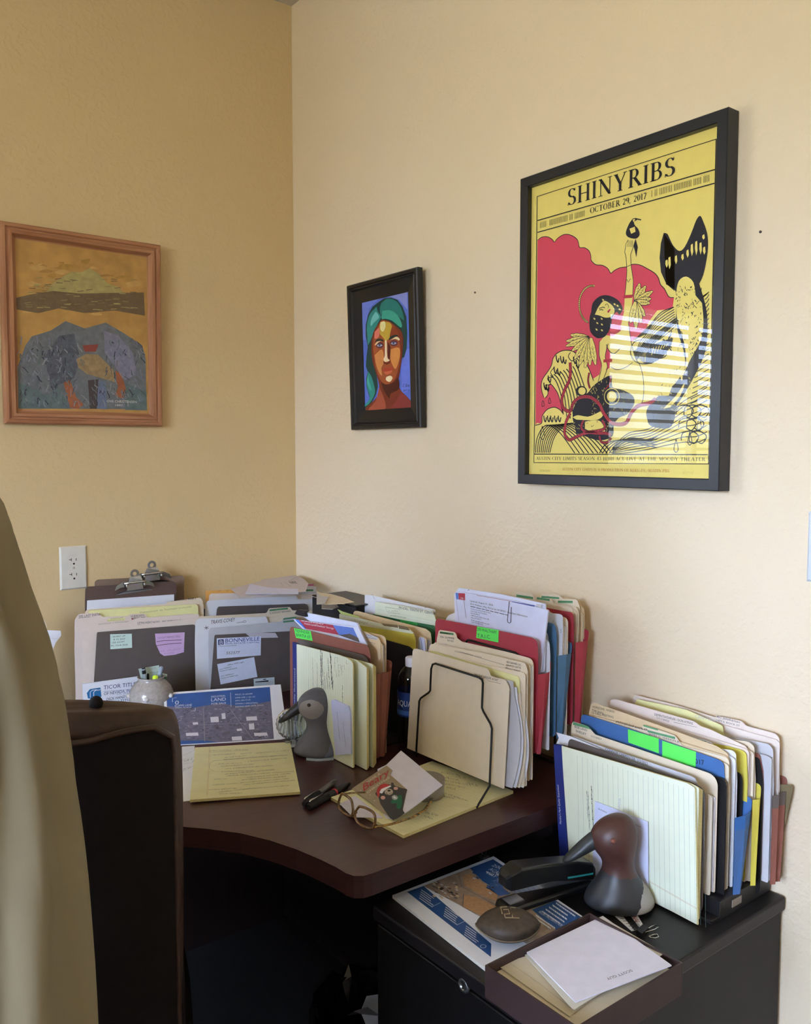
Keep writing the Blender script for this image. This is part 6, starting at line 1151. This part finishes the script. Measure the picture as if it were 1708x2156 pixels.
def dpad2(m, p):
    for k in range(26):
        t = k/26; a = (1000+(1-t)*0, 200); x0, y0 = 1010+t*-660+30, 235+t*230; m.dl(p, c5((1560-t*720, 395+t*300), (1000-t*660, 225+t*215)), .00025, LIN)
    for i, (x0, y0, x1, y1) in enumerate(((1080, 290, 1210, 310), (1180, 320, 1250, 332), (1080, 320, 1200, 345), (1100, 345, 1290, 380), (1110, 370, 1240, 395), (1120, 395, 1180, 405), (1060, 420, 1270, 490), (1090, 455, 1170, 470), (970, 565, 1060, 590), (965, 595, 1020, 610), (1260, 360, 1340, 385))): S_(m, p, c5, (x0, y0), (x1, y1), 5, PEN, w=.0006, seed=i+50)
flatpad('yellow legal pad under the glasses, card and tin, reaching below the wire rack', c5((318, 455), (1020, 205), (1580, 410), (820, 718)), DESK+.006, .0055, dpad2)
# ---- two pens
def pen2(label, a, b, r, cols, ring=None):
    rt = thing('ballpoint_pen', label, 'pen', a, 'pens lying on the desk'); a, b = V(a), V(b); d = b-a
    m = M(); m.tube([a, a+d*.03, a+d*.45], [r*.75, r, r], cols[0], 12); m.build('cap', rt); m = M(); m.tube([a+d*.45, a+d*.9, b], [r*.98, r*.9, r*.45], cols[1], 12); m.build('barrel', rt)
    sd = d.cross(V((0, 0, 1))).normalized(); m = M(); o = V((0, 0, r*1.15))-sd*r*.3; m.tube([a+d*.04+o*.9, a+d*.06+o*1.15, a+d*.36+o*1.1], (r*.28), cols[2], 6); m.build('clip', rt)
    if ring: m = M(); m.tube([a+d*ring, a+d*(ring+.035)], r*1.06, mat('#b8384a', .4), 12); m.build('ring', rt)
pk = lambda px, py, z: PZ(z).hit(px, py)
pen2('black and silver pen, farther of two pens on the bare desk', pk(640, 1693, DESK+.0065), pk(708, 1643, DESK+.006), .0058, (MRK, mat('#6a6a6c', .3, metal=.6), chrome))
pen2('black pen with a red ring, nearer of two pens on the bare desk', pk(650, 1700, DESK+.0065), pk(736, 1650, DESK+.0065), .0068, (MRK, mat('#1c1c1e', .4), chrome), .60)
# ---- round tin
tc_ = pk(897, 1674, DESK+.006); tn = thing('round_tin', 'round grey lidded tin on the yellow pad under the white envelope', 'tin', (tc_.x, tc_.y, DESK+.008)); tm = mat('#8d8780', .35, noise=.08, metal=.2)
m = M(); m.lathe((tc_.x, tc_.y, DESK+.0062), [(.034, 0), (.035, .001), (.035, .026)], tm, 32); m.build('body', tn); m = M(); m.lathe((tc_.x, tc_.y, DESK+.0062), [(.036, .022), (.036, .033), (.034, .0345), (.032, .0335), (.0, .0335)], tm, 32, False); m.build('lid', tn)
# ---- greeting card and envelope
zl = DESK+.009; a0, a1 = pk(741, 1660, zl), pk(827, 1727, zl); a2 = pk(931, 1653, DESK+.060); cpl = P3(a0, a1, a2)
flat('white envelope leaning on the round tin beside the greeting card', 'envelope', 'envelope', Pl(cpl.p0-cpl.face()*.001, cpl.n), c5((640, 260), (700, 232), (803, 132), (1090, 370), (828, 568), (745, 605), (690, 600)), mat('#dad7ea', .6), .0012)
flat('lower flap of the white envelope beneath the greeting card near the glasses', 'envelope_flap', 'envelope', PZ(DESK+.0072), c5((485, 445), (560, 500), (680, 598), (470, 592), (380, 500)), mat('#dad7ea', .6), .0006)
def dcard(m, p):
    kr, rd, bw = mat('#9c8c76', .6, noise=.08, scale=80), mat('#b02a30', .5), mat('#35343a', .5)
    m.dp(p, c5((462, 396), (703, 236), (742, 268), (730, 300), (845, 402), (815, 540), (828, 566), (748, 612)), kr, 1)
    m.dp(p, c5(*smooth([(648, 455), (630, 440), (628, 425), (645, 415), (665, 385), (700, 365), (735, 370), (735, 355), (752, 358), (758, 375), (800, 390), (845, 402), (838, 430), (815, 540), (826, 568), (748, 612), (700, 560), (660, 500)], 3)), bw, 2)
    m.dp(p, c5(*smooth([(640, 450), (636, 410), (655, 378), (690, 362), (722, 372), (730, 385), (690, 392), (665, 412), (652, 455)], 3)), rd, 3); m.dp(p, c5((655, 425), (668, 400), (730, 375), (738, 382), (700, 402), (672, 432)), PAP, 4)
    m.dp(p, c5(*blob(720, 420, 30, 22, 14, 1, .03)), mat('#b9a89a', .6), 4); m.dl(p, c5((700, 425), (712, 440), (730, 432), (745, 425)), .0009, MRK, 5); m.dp(p, c5(*blob(722, 412, 12, 7, 10, 1, 0)), MRK, 5); m.dl(p, c5((680, 420), (690, 412), (700, 414)), .0008, MRK, 5); m.dl(p, c5((738, 398), (748, 394), (756, 398)), .0008, MRK, 5)
    m.dp(p, c5(*blob(680, 460, 16, 13, 12, 1, .03)), mat('#d0a09a', .6), 4); m.dp(p, c5(*blob(768, 396, 16, 11, 12, 1, .03)), mat('#d0a09a', .6), 4)
    gn = mat('#1f6b4c', .6); m.dp(p, c5(*smooth([(745, 470), (800, 440), (812, 470), (808, 520), (790, 540), (772, 525), (775, 500), (735, 500), (740, 480)], 3)), gn, 4)
    for k in range(8): a = k*PI/8; m.dl(p, c5((762-22*math.cos(a), 460-18*math.sin(a)), (762+22*math.cos(a), 460+18*math.sin(a))), .0008, PAP, 6)
    for x, y in ((500, 430), (540, 470), (560, 520), (610, 540), (650, 560), (700, 590), (620, 480), (590, 440), (525, 410)): m.dp(p, c5(*blob(x, y, 3, 3, 6, 1, 0)), PAP, 3)
    wt = mat('#d8ceb8', .6); m.tx(p, 'HAVE A', c5((572, 360))[0], c5((665, 298))[0], 5, wt, 5); m.tx(p, 'Beary', c5((545, 415))[0], c5((722, 300))[0], 15, rd, 6, shear=.35); m.tx(p, 'CHRISTMAS', c5((572, 432))[0], c5((728, 325))[0], 5, wt, 5)
flat('kraft greeting card with a winking bear in a red hat, reading Beary Christmas', 'greeting_card', 'card', cpl, c5((462, 396), (703, 236), (742, 268), (730, 300), (845, 402), (815, 540), (828, 566), (748, 612)), mat('#9c8c76', .6), .0006, dcard)
# ---- glasses
gs = thing('eyeglasses', 'tortoiseshell eyeglasses resting open in front of the greeting card', 'glasses', (-.508, -1.07, DESK)); amb = mat('#6e4c26', .18, noise=.5, scale=130, coat=.5); amb2 = mat('#8a6a2e', .2, noise=.95, scale=160, coat=.5)
gpl = P3(pk(714, 1708, DESK+.006), pk(802, 1759, DESK+.006), pk(714, 1708, DESK+.006)+V((.010, 0, .05))); lens = glass_mat('lens_glass', f=1.25)
L1 = c5(*smooth([(395, 430), (380, 460), (370, 505), (385, 545), (425, 575), (455, 585), (470, 560), (468, 510), (455, 470), (420, 440), (395, 430)], 4)); L2 = c5(*smooth([(515, 518), (495, 545), (485, 580), (500, 625), (545, 660), (600, 672), (618, 650), (625, 600), (610, 560), (560, 530), (515, 518)], 4))
for lp in (L1, L2):
    q = [gpl.hit(*p) for p in lp]; m = M(); m.tube(q, .0024, amb, 8, False); m.build('rim', gs); m = M(); m.face([gpl.hit(*p) for p in lp[:-1]], lens); m.build('lens', gs)
m = M(); m.tube([gpl.hit(*p) for p in c5((468, 520), (480, 560), (478, 590), (455, 583), (470, 575), (495, 560))], .0022, amb, 8); m.build('bridge', gs)
tip0 = gpl.hit(*c5((622, 662))[0]); t1 = pk(*c5((740, 640))[0], DESK+.020); t2 = pk(*c5((880, 595))[0], DESK+.022); t3 = pk(*c5((965, 545))[0], DESK+.018); t4 = pk(*c5((1005, 490))[0], DESK+.013); t5 = pk(*c5((1030, 435))[0], DESK+.011)
m = M(); m.tube([tip0, t1, t2, t3, t4, t5], [(.0035, .0016)]*4+[(.003, .0018), (.0026, .0018)], amb2, 10); m.build('temple', gs)
h0 = gpl.hit(*c5((392, 432))[0]); m = M(); m.tube([h0, h0+V((.03, .002, -.006)), h0+V((.055, .004, -.012))], [(.003, .0016)]*3, amb2, 10); m.build('temple', gs)
# ---- water bottle
wb = thing('water_bottle', 'clear plastic water bottle with a blue label between the two right-wall stacks', 'bottle', (-.218, -.857, DESK)); bxx, byy = -.218, -.857
pet = glass_mat('bottle_plastic', (.72, .76, .80, 1), 1.45, .03); rim_ = [(.026, .0005), (.031, .006)]
for k in range(10): rim_ += [(.0325, .010+k*.0085), (.0300, .014+k*.0085)]
rim_ += [(.0325, .098), (.0325, .145), (.0320, .150), (.0330, .156), (.0310, .170), (.024, .183), (.014, .192), (.0125, .196), (.0125, .200)]
m = M(); m.lathe((bxx, byy, DESK), rim_, pet, 28, False); m.build('bottle_body', wb)
lbm = mat('#17357a', .35); m = M(); m.lathe((bxx, byy, DESK), [(.0330, .084), (.0332, .086), (.0332, .136), (.0330, .138)], lbm, 36, False); m.lathe((bxx, byy, DESK), [(.0334, .088), (.0334, .098)], mat('#3f6cc0', .35), 36, False)
vv, ff = text_mesh('AQUAFINA'); mx_ = max(p[0] for p in vv); b0 = len(m.v); k_ = m.mi(mat('#dfe6f6', .4)); a_0 = math.atan2(-.45, -.89)-1.0
for p in vv: a = -3.45+p[0]/mx_*2.1; m.v.append((bxx+.0337*math.cos(a), byy+.0337*math.sin(a), DESK+.108+p[1]*.013))
for f_ in ff: m.f.append(tuple(b0+i for i in f_)); m.m.append(k_); m.sm.append(False)
m.build('label', wb); m = M(); m.lathe((bxx, byy, DESK), [(.0148, .190), (.0150, .192), (.0150, .208), (.0135, .210), (0, .210)], mat('#e8eaf6', .4), 28, False); m.build('cap', wb)
# ================================================================ ON THE CABINET
zc1 = CAB+.006; c7 = CT(800, 1740, .38642); pcl = PZ(zc1)
def dac(m, p):
    nb = mat('#27508c', .5, noise=.08); m.dp(p, c7((148, 357), (238, 325), (607, 640), (605, 712)), nb, 1); m.dp(p, c7((238, 325), (400, 262), (610, 182), (1100, 495), (960, 570), (800, 640), (607, 520)), mat('#a28c7a', .55, noise=.2, scale=60), 1)
    m.dp(p, c7((490, 228), (617, 180), (735, 255), (700, 340), (640, 345), (560, 300)), nb, 2); m.dp(p, c7((610, 290), (700, 330), (710, 370), (650, 380), (590, 340)), mat('#3d5f96', .5, noise=.2), 3)
    sn = mat('#b98f66', .6, noise=.15, scale=200); m.dp(p, c7((455, 270), (490, 258), (640, 370), (640, 410), (560, 380), (460, 320)), sn, 3); m.dp(p, c7((460, 375), (520, 385), (640, 440), (600, 500), (560, 490), (455, 440)), sn, 3)
    m.dl(p, c7((430, 262), (445, 330), (520, 370), (650, 440)), .002, mat('#8a7a70', .6), 4); m.dl(p, c7((455, 370), (452, 440), (560, 500)), .0009, MAN['drk'], 4)
    for k in range(40): x, y = r5.uniform(290, 420), r5.uniform(295, 390); m.dp(p, c7((x, y), (x+14, y+7), (x+8, y+12), (x-6, y+5)), (MAN['gry'], MAN['drk'], mat('#6a5248', .6), MAN['tan'])[k % 4], 4)
    for k in range(20): x, y = r5.uniform(500, 660), r5.uniform(240, 400); m.dp(p, c7((x, y), (x+16, y+8), (x+10, y+14), (x-4, y+6)), (nb, MAN['gry'], mat('#6a7a9a', .6))[k % 3], 3.5)
    WH = mat('#dfe4f2', .6)
    for i, s in enumerate(('200', 'ACADEMY', 'WAY')): m.tx(p, s, c7((607-i*17, 217+i*20))[0], c7((607-i*17+(50, 105, 52)[i], 217+i*20+(22, 52, 25)[i]))[0], 5.6, WH, 5)
    m.dl(p, c7((500, 222), (600, 186)), .001, WH, 5); m.dl(p, c7((620, 300), (645, 292), (640, 305)), .0009, WH, 5)
    for (x, y) in ((225, 350), (358, 445), (470, 548)):
        m.print_lines(p, c7((x, y))[0], c7((x+75, y+52))[0], c7((x-10, y+45))[0], 5, WH, 2, 5, seed=x)
    for x, y in ((285, 440), (420, 540)): m.dl(p, c7((x, y), (x+45, y-22)), .0008, WH, 5)
    m.dp(p, c7((830, 455), (955, 405), (1095, 495), (960, 565)), nb, 2); m.print_lines(p, c7((960, 425))[0], c7((1070, 500))[0], c7((885, 470))[0], 5, WH, 3.5, 5, seed=77); m.tx(p, 'RECENT PRICE REDUCTION', c7((862, 470))[0], c7((985, 548))[0], 5, WH, 6); m.print_lines(p, c7((850, 490))[0], c7((960, 565))[0], c7((838, 500))[0], 2, WH, 3, 5, seed=78)
    m.dl(p, c7(*[(563+16*math.cos(a), 656+9*math.sin(a)) for a in [k*.6 for k in range(12)]]), .0009, WH, 5)
flat('stack of property brochures with a navy band and aerial photo on the file cabinet', 'brochure_stack', 'brochure', pcl, c7((68, 375), (620, 162), (1112, 495), (700, 700), (594, 787)), PAP, .0052, dac, side=PAPE)
flat('lower white sheets of the brochure pile sticking out toward the cabinet lock', 'brochure_sheets', 'brochure', PZ(CAB+.0006), c7((72, 388), (150, 360), (600, 700), (590, 795)), PAP, .0004)
# binder clip on the brochures
b1 = pk(*c7((572, 172))[0], CAB+.006); bcl = thing('binder_clip', 'tiny binder clip at the far corner of the brochure stack', 'binder clip', (b1.x, b1.y, CAB)); m = M(); m.box((b1.x-.008, b1.y-.004, CAB+.0005), (b1.x+.008, b1.y+.006, CAB+.010), MAN['blk']); m.build('body', bcl); m = M(); m.tube([b1+V((-.004, 0, .004)), b1+V((-.006, .004, .014)), b1+V((0, .006, .018)), b1+V((.006, .004, .014)), b1+V((.004, 0, .004))], .0007, chrome, 6); m.build('wire_handle', bcl)
# ---- stapler
st_ = thing('stapler', 'black desk stapler on the brochures pointing at the red-headed duck', 'stapler', (-.31, -1.345, CAB+.0065)); A_, B_ = pk(*c7((655, 440))[0], CAB+.012), pk(*c7((1150, 290))[0], CAB+.012)
fx = (B_-A_).normalized(); ln = (B_-A_).length; sy = V((-fx.y, fx.x, 0)); O = V((A_.x, A_.y, CAB+.0068)); sk = mat('#121314', .3, noise=.1, spec=.5); sk2 = mat('#1a1b1c', .45)
q = lambda a, w, h: O+fx*(a*ln)+sy*w+V((0, 0, h))
def rbar(name, secs, mt, par, n=4, smooth_=False):
    m = M(); R = []
    for a, h0, h1, w in secs: R.append([q(a, -w, h0), q(a, w, h0), q(a, w, h1-.003), q(a, w-.003, h1), q(a, -w+.003, h1), q(a, -w, h1-.003)])
    m.grid(R, mt, True, False, True); return m.build(name, par, bevel=.0012)
rbar('base', [(0, 0, .006, .014), (.04, 0, .009, .021), (.2, 0, .010, .021), (.5, 0, .010, .019), (.95, 0, .011, .019), (1.0, 0, .008, .015)], sk, st_)
rbar('magazine', [(.06, .030, .038, .009), (.12, .026, .042, .010), (.9, .012, .034, .010), (.98, .012, .030, .009)], chrome, st_)
rbar('top_arm', [(.02, .040, .056, .010), (.06, .036, .064, .0165), (.16, .036, .070, .018), (.5, .032, .062, .016), (.8, .020, .052, .016), (.96, .014, .042, .015), (1.0, .016, .034, .012)], sk, st_)
m = M(); m.prism([q(.06, -.012, .0104), q(.22, -.012, .0104), q(.22, .012, .0104), q(.06, .012, .0104)], (0, 0, .001), chrome); m.build('anvil', st_)
m = M(); m.prism([q(.66, -.0168, .030), q(.95, -.0160, .024), q(.95, -.0160, .027), q(.66, -.0168, .033)], -sy*.0006, mat('#2e8f8f', .4)); m.build('teal_stripe', st_)
# ---- small leather football
fb_ = pk(1070, 1955, CAB+.022); lt = mat('#43362a', .55, noise=.3, scale=120, bump=.4); fo = thing('leather_football', 'small flattened brown leather football lying on the brochures', 'ball', (fb_.x, fb_.y, CAB+.0065)); ax, ay = RT.copy(), V((RT.y*-1, RT.x, 0))
def fbp(u, v, rr=1.0):  # u along length -1..1, v angle
    w = (1-abs(u)**2.2)**.75 if abs(u) < 1 else 0
    return V((fb_.x, fb_.y, CAB+.0285))+ax*(u*.050)+ay*(math.cos(v)*.036*w*rr)+V((0, 0, math.sin(v)*(.0215 if math.sin(v) > 0 else .0215)*w*rr))
m = M(); m.grid([[fbp(-1+2*i/24, 2*PI*k/24) for k in range(24)] for i in range(25)], lt, True, True); m.build('leather_body', fo)
m = M(); m.tube([fbp(-.99+1.98*i/30, -.35-PI/2*0+0, 1.02) for i in range(31)], .0013, mat('#7a6a54', .6), 6); m.tube([fbp(-.99+1.98*i/30, PI+.35, 1.02) for i in range(31)], .0013, mat('#7a6a54', .6), 6); m.build('seam', fo)
m = M(); gdm = mat('#8a7a5c', .5)
def fbl(pts, w=.0011): m.tube([fbp(u, PI/2+v, 1.015) for u, v in pts], w, gdm, 5)
fbl([(-.12, .45), (.30, .45)]); fbl([(.10, .45), (.10, -.35)]); fbl([(-.20, .2), (-.20, -.4), (.0, -.4)]); fbl([(-.12, .45), (-.14, .25), (.02, .22), (.02, -.1), (-.14, -.1)]); fbl([(.10, -.35), (.26, -.35)]); m.build('stamped_logo', fo)
# ---- stationery box
bz, bh = CAB+.0005, .046; bxm = mat('#33201e', .65, noise=.08); bx0, bx1, by0, by1 = -.590, -.371, -1.650, -1.486; tb = .003
sb = thing('stationery_box', 'open dark maroon box of note cards at the front of the file cabinet', 'box', (-.48, -1.568, bz)); 
for lo, hi, nm in (((bx0, by0, bz), (bx0+tb, by1, bz+bh), 'side_wall'), ((bx1-tb, by0, bz), (bx1, by1, bz+bh), 'side_wall'), ((bx0+tb, by0, bz), (bx1-tb, by0+tb, bz+bh), 'side_wall'), ((bx0+tb, by1-tb, bz), (bx1-tb, by1, bz+bh), 'side_wall'), ((bx0+tb, by0+tb, bz), (bx1-tb, by1-tb, bz+.003), 'bottom')):
    m = M(); m.box(lo, hi, bxm); m.build(nm, sb, bevel=.0006)
m = M()
for i in range(9): z = bz+.0035+i*.0032; d = .001*(i % 3); m.box((bx0+.006+d, by0+.006+d, z), (bx1-.006-d, by1-.006+d*.5, z+.0027), mat('#cfc3aa', .7))
tag(m.build('envelope_stack', None, V((-.48, -1.568, bz+.003))), 'cream envelopes filling the maroon box', 'envelopes'); ztop_ = bz+.0035+9*.0032
flat('cream envelope flap line visible at left inside the maroon box', 'envelope', 'envelope', PZ(ztop_+.0012), c7((640, 755), (800, 705), (1130, 960), (1035, 1035)), mat('#d2c7af', .7), .0008, lambda m, p: m.dl(p, c7((700, 740), (860, 850), (1040, 990)), .0006, mat('#a89c84', .7)))
cardpl = P3(pk(*c7((1065, 955))[0], bz+bh-.004), pk(*c7((1590, 757))[0], bz+bh+.002), pk(*c7((1215, 487))[0], bz+bh-.004))
flat('second white note card slightly turned under the named card', 'note_card', 'card', Pl(cardpl.p0-V((0, 0, .003)), cardpl.n), c7((790, 700), (1225, 500), (1550, 690), (1060, 995), (1048, 990)), mat('#d9d4c6', .6), .001)
def dsg(m, p):
    o, e = c7((1368, 780))[0], c7((1232, 828))[0]; O_ = p.hit(*o); E_ = p.hit(*e); f = p.face(); u = E_-O_; upv = f.cross(u).normalized()*.0052
    m.text3('SCOTT GUY', O_, u, upv, mat('#4a4a55', .6), f*.0003)
flat('white note card with a printed name upside down, topmost in the maroon box', 'note_card', 'card', cardpl, c7((800, 685), (1215, 487), (1590, 755), (1065, 955)), mat('#e4e1ee', .6), .0016, dsg)
# ---- white printed card leaning behind the red-headed duck
cE2_ = KP('x', -.2085, CAB+.001, .0)
m = sheet(cE2_, cE((345, 752), (685, 885)), mat('#d6daf4', .6), .0006, br=cE((688, 1395))[0], bl=cE((325, 1240))[0], r=.001)
for s, a, b in (('BUSINESS', (368, 805), (422, 830)), ('PARCEL', (380, 900), (430, 920)), ('PARCELS', (588, 900), (640, 922)), ('MISSION', (358, 1232), (402, 1246))): T(m, cE2_, s, cE, a, b, 2.6, INK)
tag(m.build('printed_card', None, V((-.2085, -1.42, CAB))), 'bluish white printed card standing between the red-headed duck and the legal pad', 'card')
# ---- business card and clip beside the box
flat('business card with a black stripe beside the maroon box', 'business_card', 'card', PZ(CAB+.0012), c7((1280, 487), (1330, 484), (1402, 480), (1442, 548), (1372, 570)), PAP, .0006, lambda m, p: (m.dp(p, c7((1322, 486), (1362, 483), (1420, 560), (1385, 566)), MRK), m.print_lines(p, c7((1295, 492))[0], c7((1320, 490))[0], c7((1372, 560))[0], 6, MAN['drk'], 1.5), m.tx(p, 'NAI', c7((1372, 492))[0], c7((1390, 522))[0], 6, mat('#9a2530', .6), 3), m.tx(p, 'ALLIANCE', c7((1385, 516))[0], c7((1416, 556))[0], 3, INK, 3)))
b2 = pk(*c7((1425, 585))[0], CAB+.002); bc2 = thing('binder_clip', 'black binder clip with silver wire handles right of the maroon box', 'binder clip', (b2.x, b2.y, CAB)); m = M(); m.prism([b2+V((-.012, -.010, 0)), b2+V((.010, -.006, 0)), b2+V((.012, .006, 0)), b2+V((-.010, .002, 0))], (0, 0, .009), MAN['blk']); m.build('body', bc2)
for P_ in (((1430, 575), (1480, 545), (1505, 537), (1518, 550), (1495, 562), (1440, 578)), ((1465, 600), (1490, 590), (1512, 588), (1520, 602), (1500, 608), (1470, 604))):
    m = M(); m.tube([pk(*c7(p_)[0], CAB+.008) for p_ in P_], .0009, chrome, 6); m.build('wire_handle', bc2)
# ================================================================ PERSON at the left edge
per = thing('person', 'person in a loose beige long-sleeved shirt standing at the left edge, seen from behind', 'person', (-1.30, -1.43, 0)); skn = mat('#c08a6c', .5, noise=.05); shirt = mat('#7f745b', .85, noise=.05, scale=15, bump=.15, spec=.2); pants = mat('#3a3a42', .85, noise=.05)
def skin_obj(name, verts, edges, mt, par, root=0, sub=2):
    me = bpy.data.meshes.new(name); o0_ = V(par.location); me.from_pydata([tuple(V(v[0])-o0_) for v in verts], edges, []); me.materials.append(mt)
    o = bpy.data.objects.new(name, me); COL.objects.link(o); o.parent = par
    md = o.modifiers.new('skin', 'SKIN'); md.use_smooth_shade = True
    for i, v in enumerate(verts): sv = me.skin_vertices[0].data[i]; sv.radius = v[1] if isinstance(v[1], tuple) else (v[1], v[1]); sv.use_root = i == root
    s_ = o.modifiers.new('sub', 'SUBSURF'); s_.levels = sub; s_.render_levels = sub; return o
PF = V((FW.x, FW.y, 0)).normalized(); PR = V((PF.y, -PF.x, 0)); PO = V((-1.30, -1.43, 0))
pp3 = lambda r_, f_, z_: PO+PR*r_+PF*f_+V((0, 0, z_))
bv = [(pp3(0, 0, .93), .105), (pp3(0, 0, 1.08), .095), (pp3(0, .0, 1.22), .10), (pp3(0, 0, 1.355), .055), (pp3(0, .01, 1.45), .048), (pp3(0, .02, 1.55), .072), (pp3(0, .025, 1.63), .082), (pp3(0, .015, 1.70), .055)]
be = [(0, 1), (1, 2), (2, 3), (3, 4), (4, 5), (5, 6), (6, 7)]
for sg in (-1, 1):
    b = len(bv); bv += [(pp3(sg*.09, 0, .86), .085), (pp3(sg*.10, .01, .48), .055), (pp3(sg*.10, -.01, .09), .038), (pp3(sg*.11, .12, .035), .03)]; be += [(0, b), (b, b+1), (b+1, b+2), (b+2, b+3)]
    b = len(bv); bv += [(pp3(sg*.11, 0, 1.335), .036), (pp3(sg*.135, 0, 1.06), .032), (pp3(sg*.135, .045, .87), .025), (pp3(sg*.14, .06, .80), (.012, .034))]; be += [(3, b), (b, b+1), (b+1, b+2), (b+2, b+3)]
    h = len(bv)-1
    for k, (dl, ln_) in enumerate(((-.028, .062), (-.010, .078), (.009, .082), (.027, .074))):
        b = len(bv); bv += [(pp3(sg*.14, .062+dl*.8, .785-abs(dl)*.1), .009), (pp3(sg*.14, .07+dl, .785-ln_*.5), .0085), (pp3(sg*.132, .075+dl*1.05, .785-ln_), .007)]; be += [(h, b), (b, b+1), (b+1, b+2)]
skin_obj('body', bv, be, skn, per)
# head details
m = M(); hc = pp3(0, .03, 1.625)
def sph(m, c, rx, ry, rz, mt, n=14, lo=-PI/2, hi=PI/2):
    rows = []
    for i in range(9): a = lo+(hi-lo)*i/8; rows.append([c+PR*(rx*math.cos(a)*math.cos(2*PI*k/n))+PF*(ry*math.cos(a)*math.sin(2*PI*k/n))+V((0, 0, rz*math.sin(a))) for k in range(n)])
    m.grid(rows, mt, True, True)
hair = mat('#3a2c22', .8, noise=.2, scale=200); sph(m, pp3(0, -.005, 1.655), .092, .100, .098, hair, 18, -.35, PI/2); m.build('hair', per)
for sg in (-1, 1):
    m = M(); sph(m, pp3(sg*.032, .108, 1.63), .011, .007, .009, mat('#e8e4de', .3), 10); sph(m, pp3(sg*.032, .113, 1.63), .005, .004, .005, mat('#2a2018', .2), 8); m.build('eye', per)
    m = M(); sph(m, pp3(sg*.082, .01, 1.615), .010, .018, .030, skn, 10); m.build('ear', per)
m = M(); m.tube([pp3(0, .108, 1.64), pp3(0, .128, 1.60), pp3(0, .110, 1.592)], [.008, .013, .009], skn, 8); m.build('nose', per)
m = M(); m.tube([pp3(-.024, .100, 1.568), pp3(0, .110, 1.566), pp3(.024, .100, 1.568)], [.004, .006, .004], mat('#9a5a4c', .5), 8); m.build('mouth', per)
# trousers
tv = [(pp3(0, 0, .96), .115), (pp3(-.09, 0, .84), .095), (pp3(-.10, .01, .48), .075), (pp3(-.10, -.01, .07), .062), (pp3(.09, 0, .84), .095), (pp3(.10, .01, .48), .075), (pp3(.10, -.01, .07), .062)]
skin_obj('trousers', tv, [(0, 1), (1, 2), (2, 3), (0, 4), (4, 5), (5, 6)], pants, per)
for sg in (-1, 1):
    m = M(); rows = []
    for t, w, h in ((-.07, .03, .05), (-.03, .042, .075), (.05, .045, .07), (.12, .045, .05), (.17, .03, .03)): rows.append([pp3(sg*.10+w*math.cos(a), t, max(.001, h*.5+h*.5*math.sin(a))) for a in [2*PI*k/14 for k in range(14)]])
    m.grid(rows, mat('#2a211c', .5), True, True, True); m.build('shoe', per)
# shirt: torso and sleeves draped in folds; its right side follows the silhouette seen at the left edge
def sil(px, py, d): r_ = ray(px, py); return CAM+r_*d
edgep = [(-60, 980), (-18, 1030), (3, 1062), (22, 1110), (44, 1175), (64, 1240), (85, 1295), (103, 1345), (118, 1400), (128, 1450), (138, 1510), (147, 1580), (158, 1650), (168, 1720), (177, 1800), (185, 1880), (191, 1960), (197, 2040), (202, 2120), (206, 2200), (208, 2300)]
rows = []; dd = .74
left = V((-RT.x, -RT.y, 0)); fwd = V((FW.x, FW.y, 0)).normalized()
dense = []
for i in range(len(edgep)-1):
    for k in range(3): t = k/3; dense.append((edgep[i][0]*(1-t)+edgep[i+1][0]*t, edgep[i][1]*(1-t)+edgep[i+1][1]*t))
dense.append(edgep[-1])
def wob(a, t): # long hanging pleats that drift sideways as they fall
    u = a+.25*math.sin(t*4.1)+.35*t
    p = lambda x, k: (.5+.5*math.cos(x))**k
    return .013*p(u*9, 3)+.009*p(u*16+1.3+t*2.2, 2)+.005*math.sin(u*3-t*7)+.003*math.sin(u*25+t*11)*math.sin(t*9)
prev = [(1.432, .050, .050), (1.425, .062, .060), (1.412, .085, .070), (1.398, .105, .078)]
def ring(z, hw, dep, t):
    row = []; n = 120
    for k in range(n):
        a = 2*PI*k/n; ed = max(0, math.cos(a))**60; fo_ = (wob(a, t)*min(1, .2+t*2.2)-.024*min(1, .3+t*2))*(1-ed)
        row.append(V((PO.x, PO.y, z)) - left*((hw+fo_)*math.cos(a)) - fwd*((dep+fo_)*math.sin(a)))
    return row
for z, hw, dp_ in prev: rows.append(ring(z, hw, dp_, 0))
for i, (px, py) in enumerate(dense):
    if py < 1028: continue
    # the silhouette ray meets the plane through the body centre that faces the viewer
    d_ = ray(px, py); E_ = CAM+d_*((PO-V((CAM.x, CAM.y, 0))).dot(fwd)/V((d_.x, d_.y, 0)).dot(fwd)); t = i/(len(dense)-1)
    rows.append(ring(E_.z, -(E_-PO).dot(left), .085+.05*min(1, t*2.5), t))
m = M(); m.grid(rows, shirt, True, True, True); m.build('shirt', per)
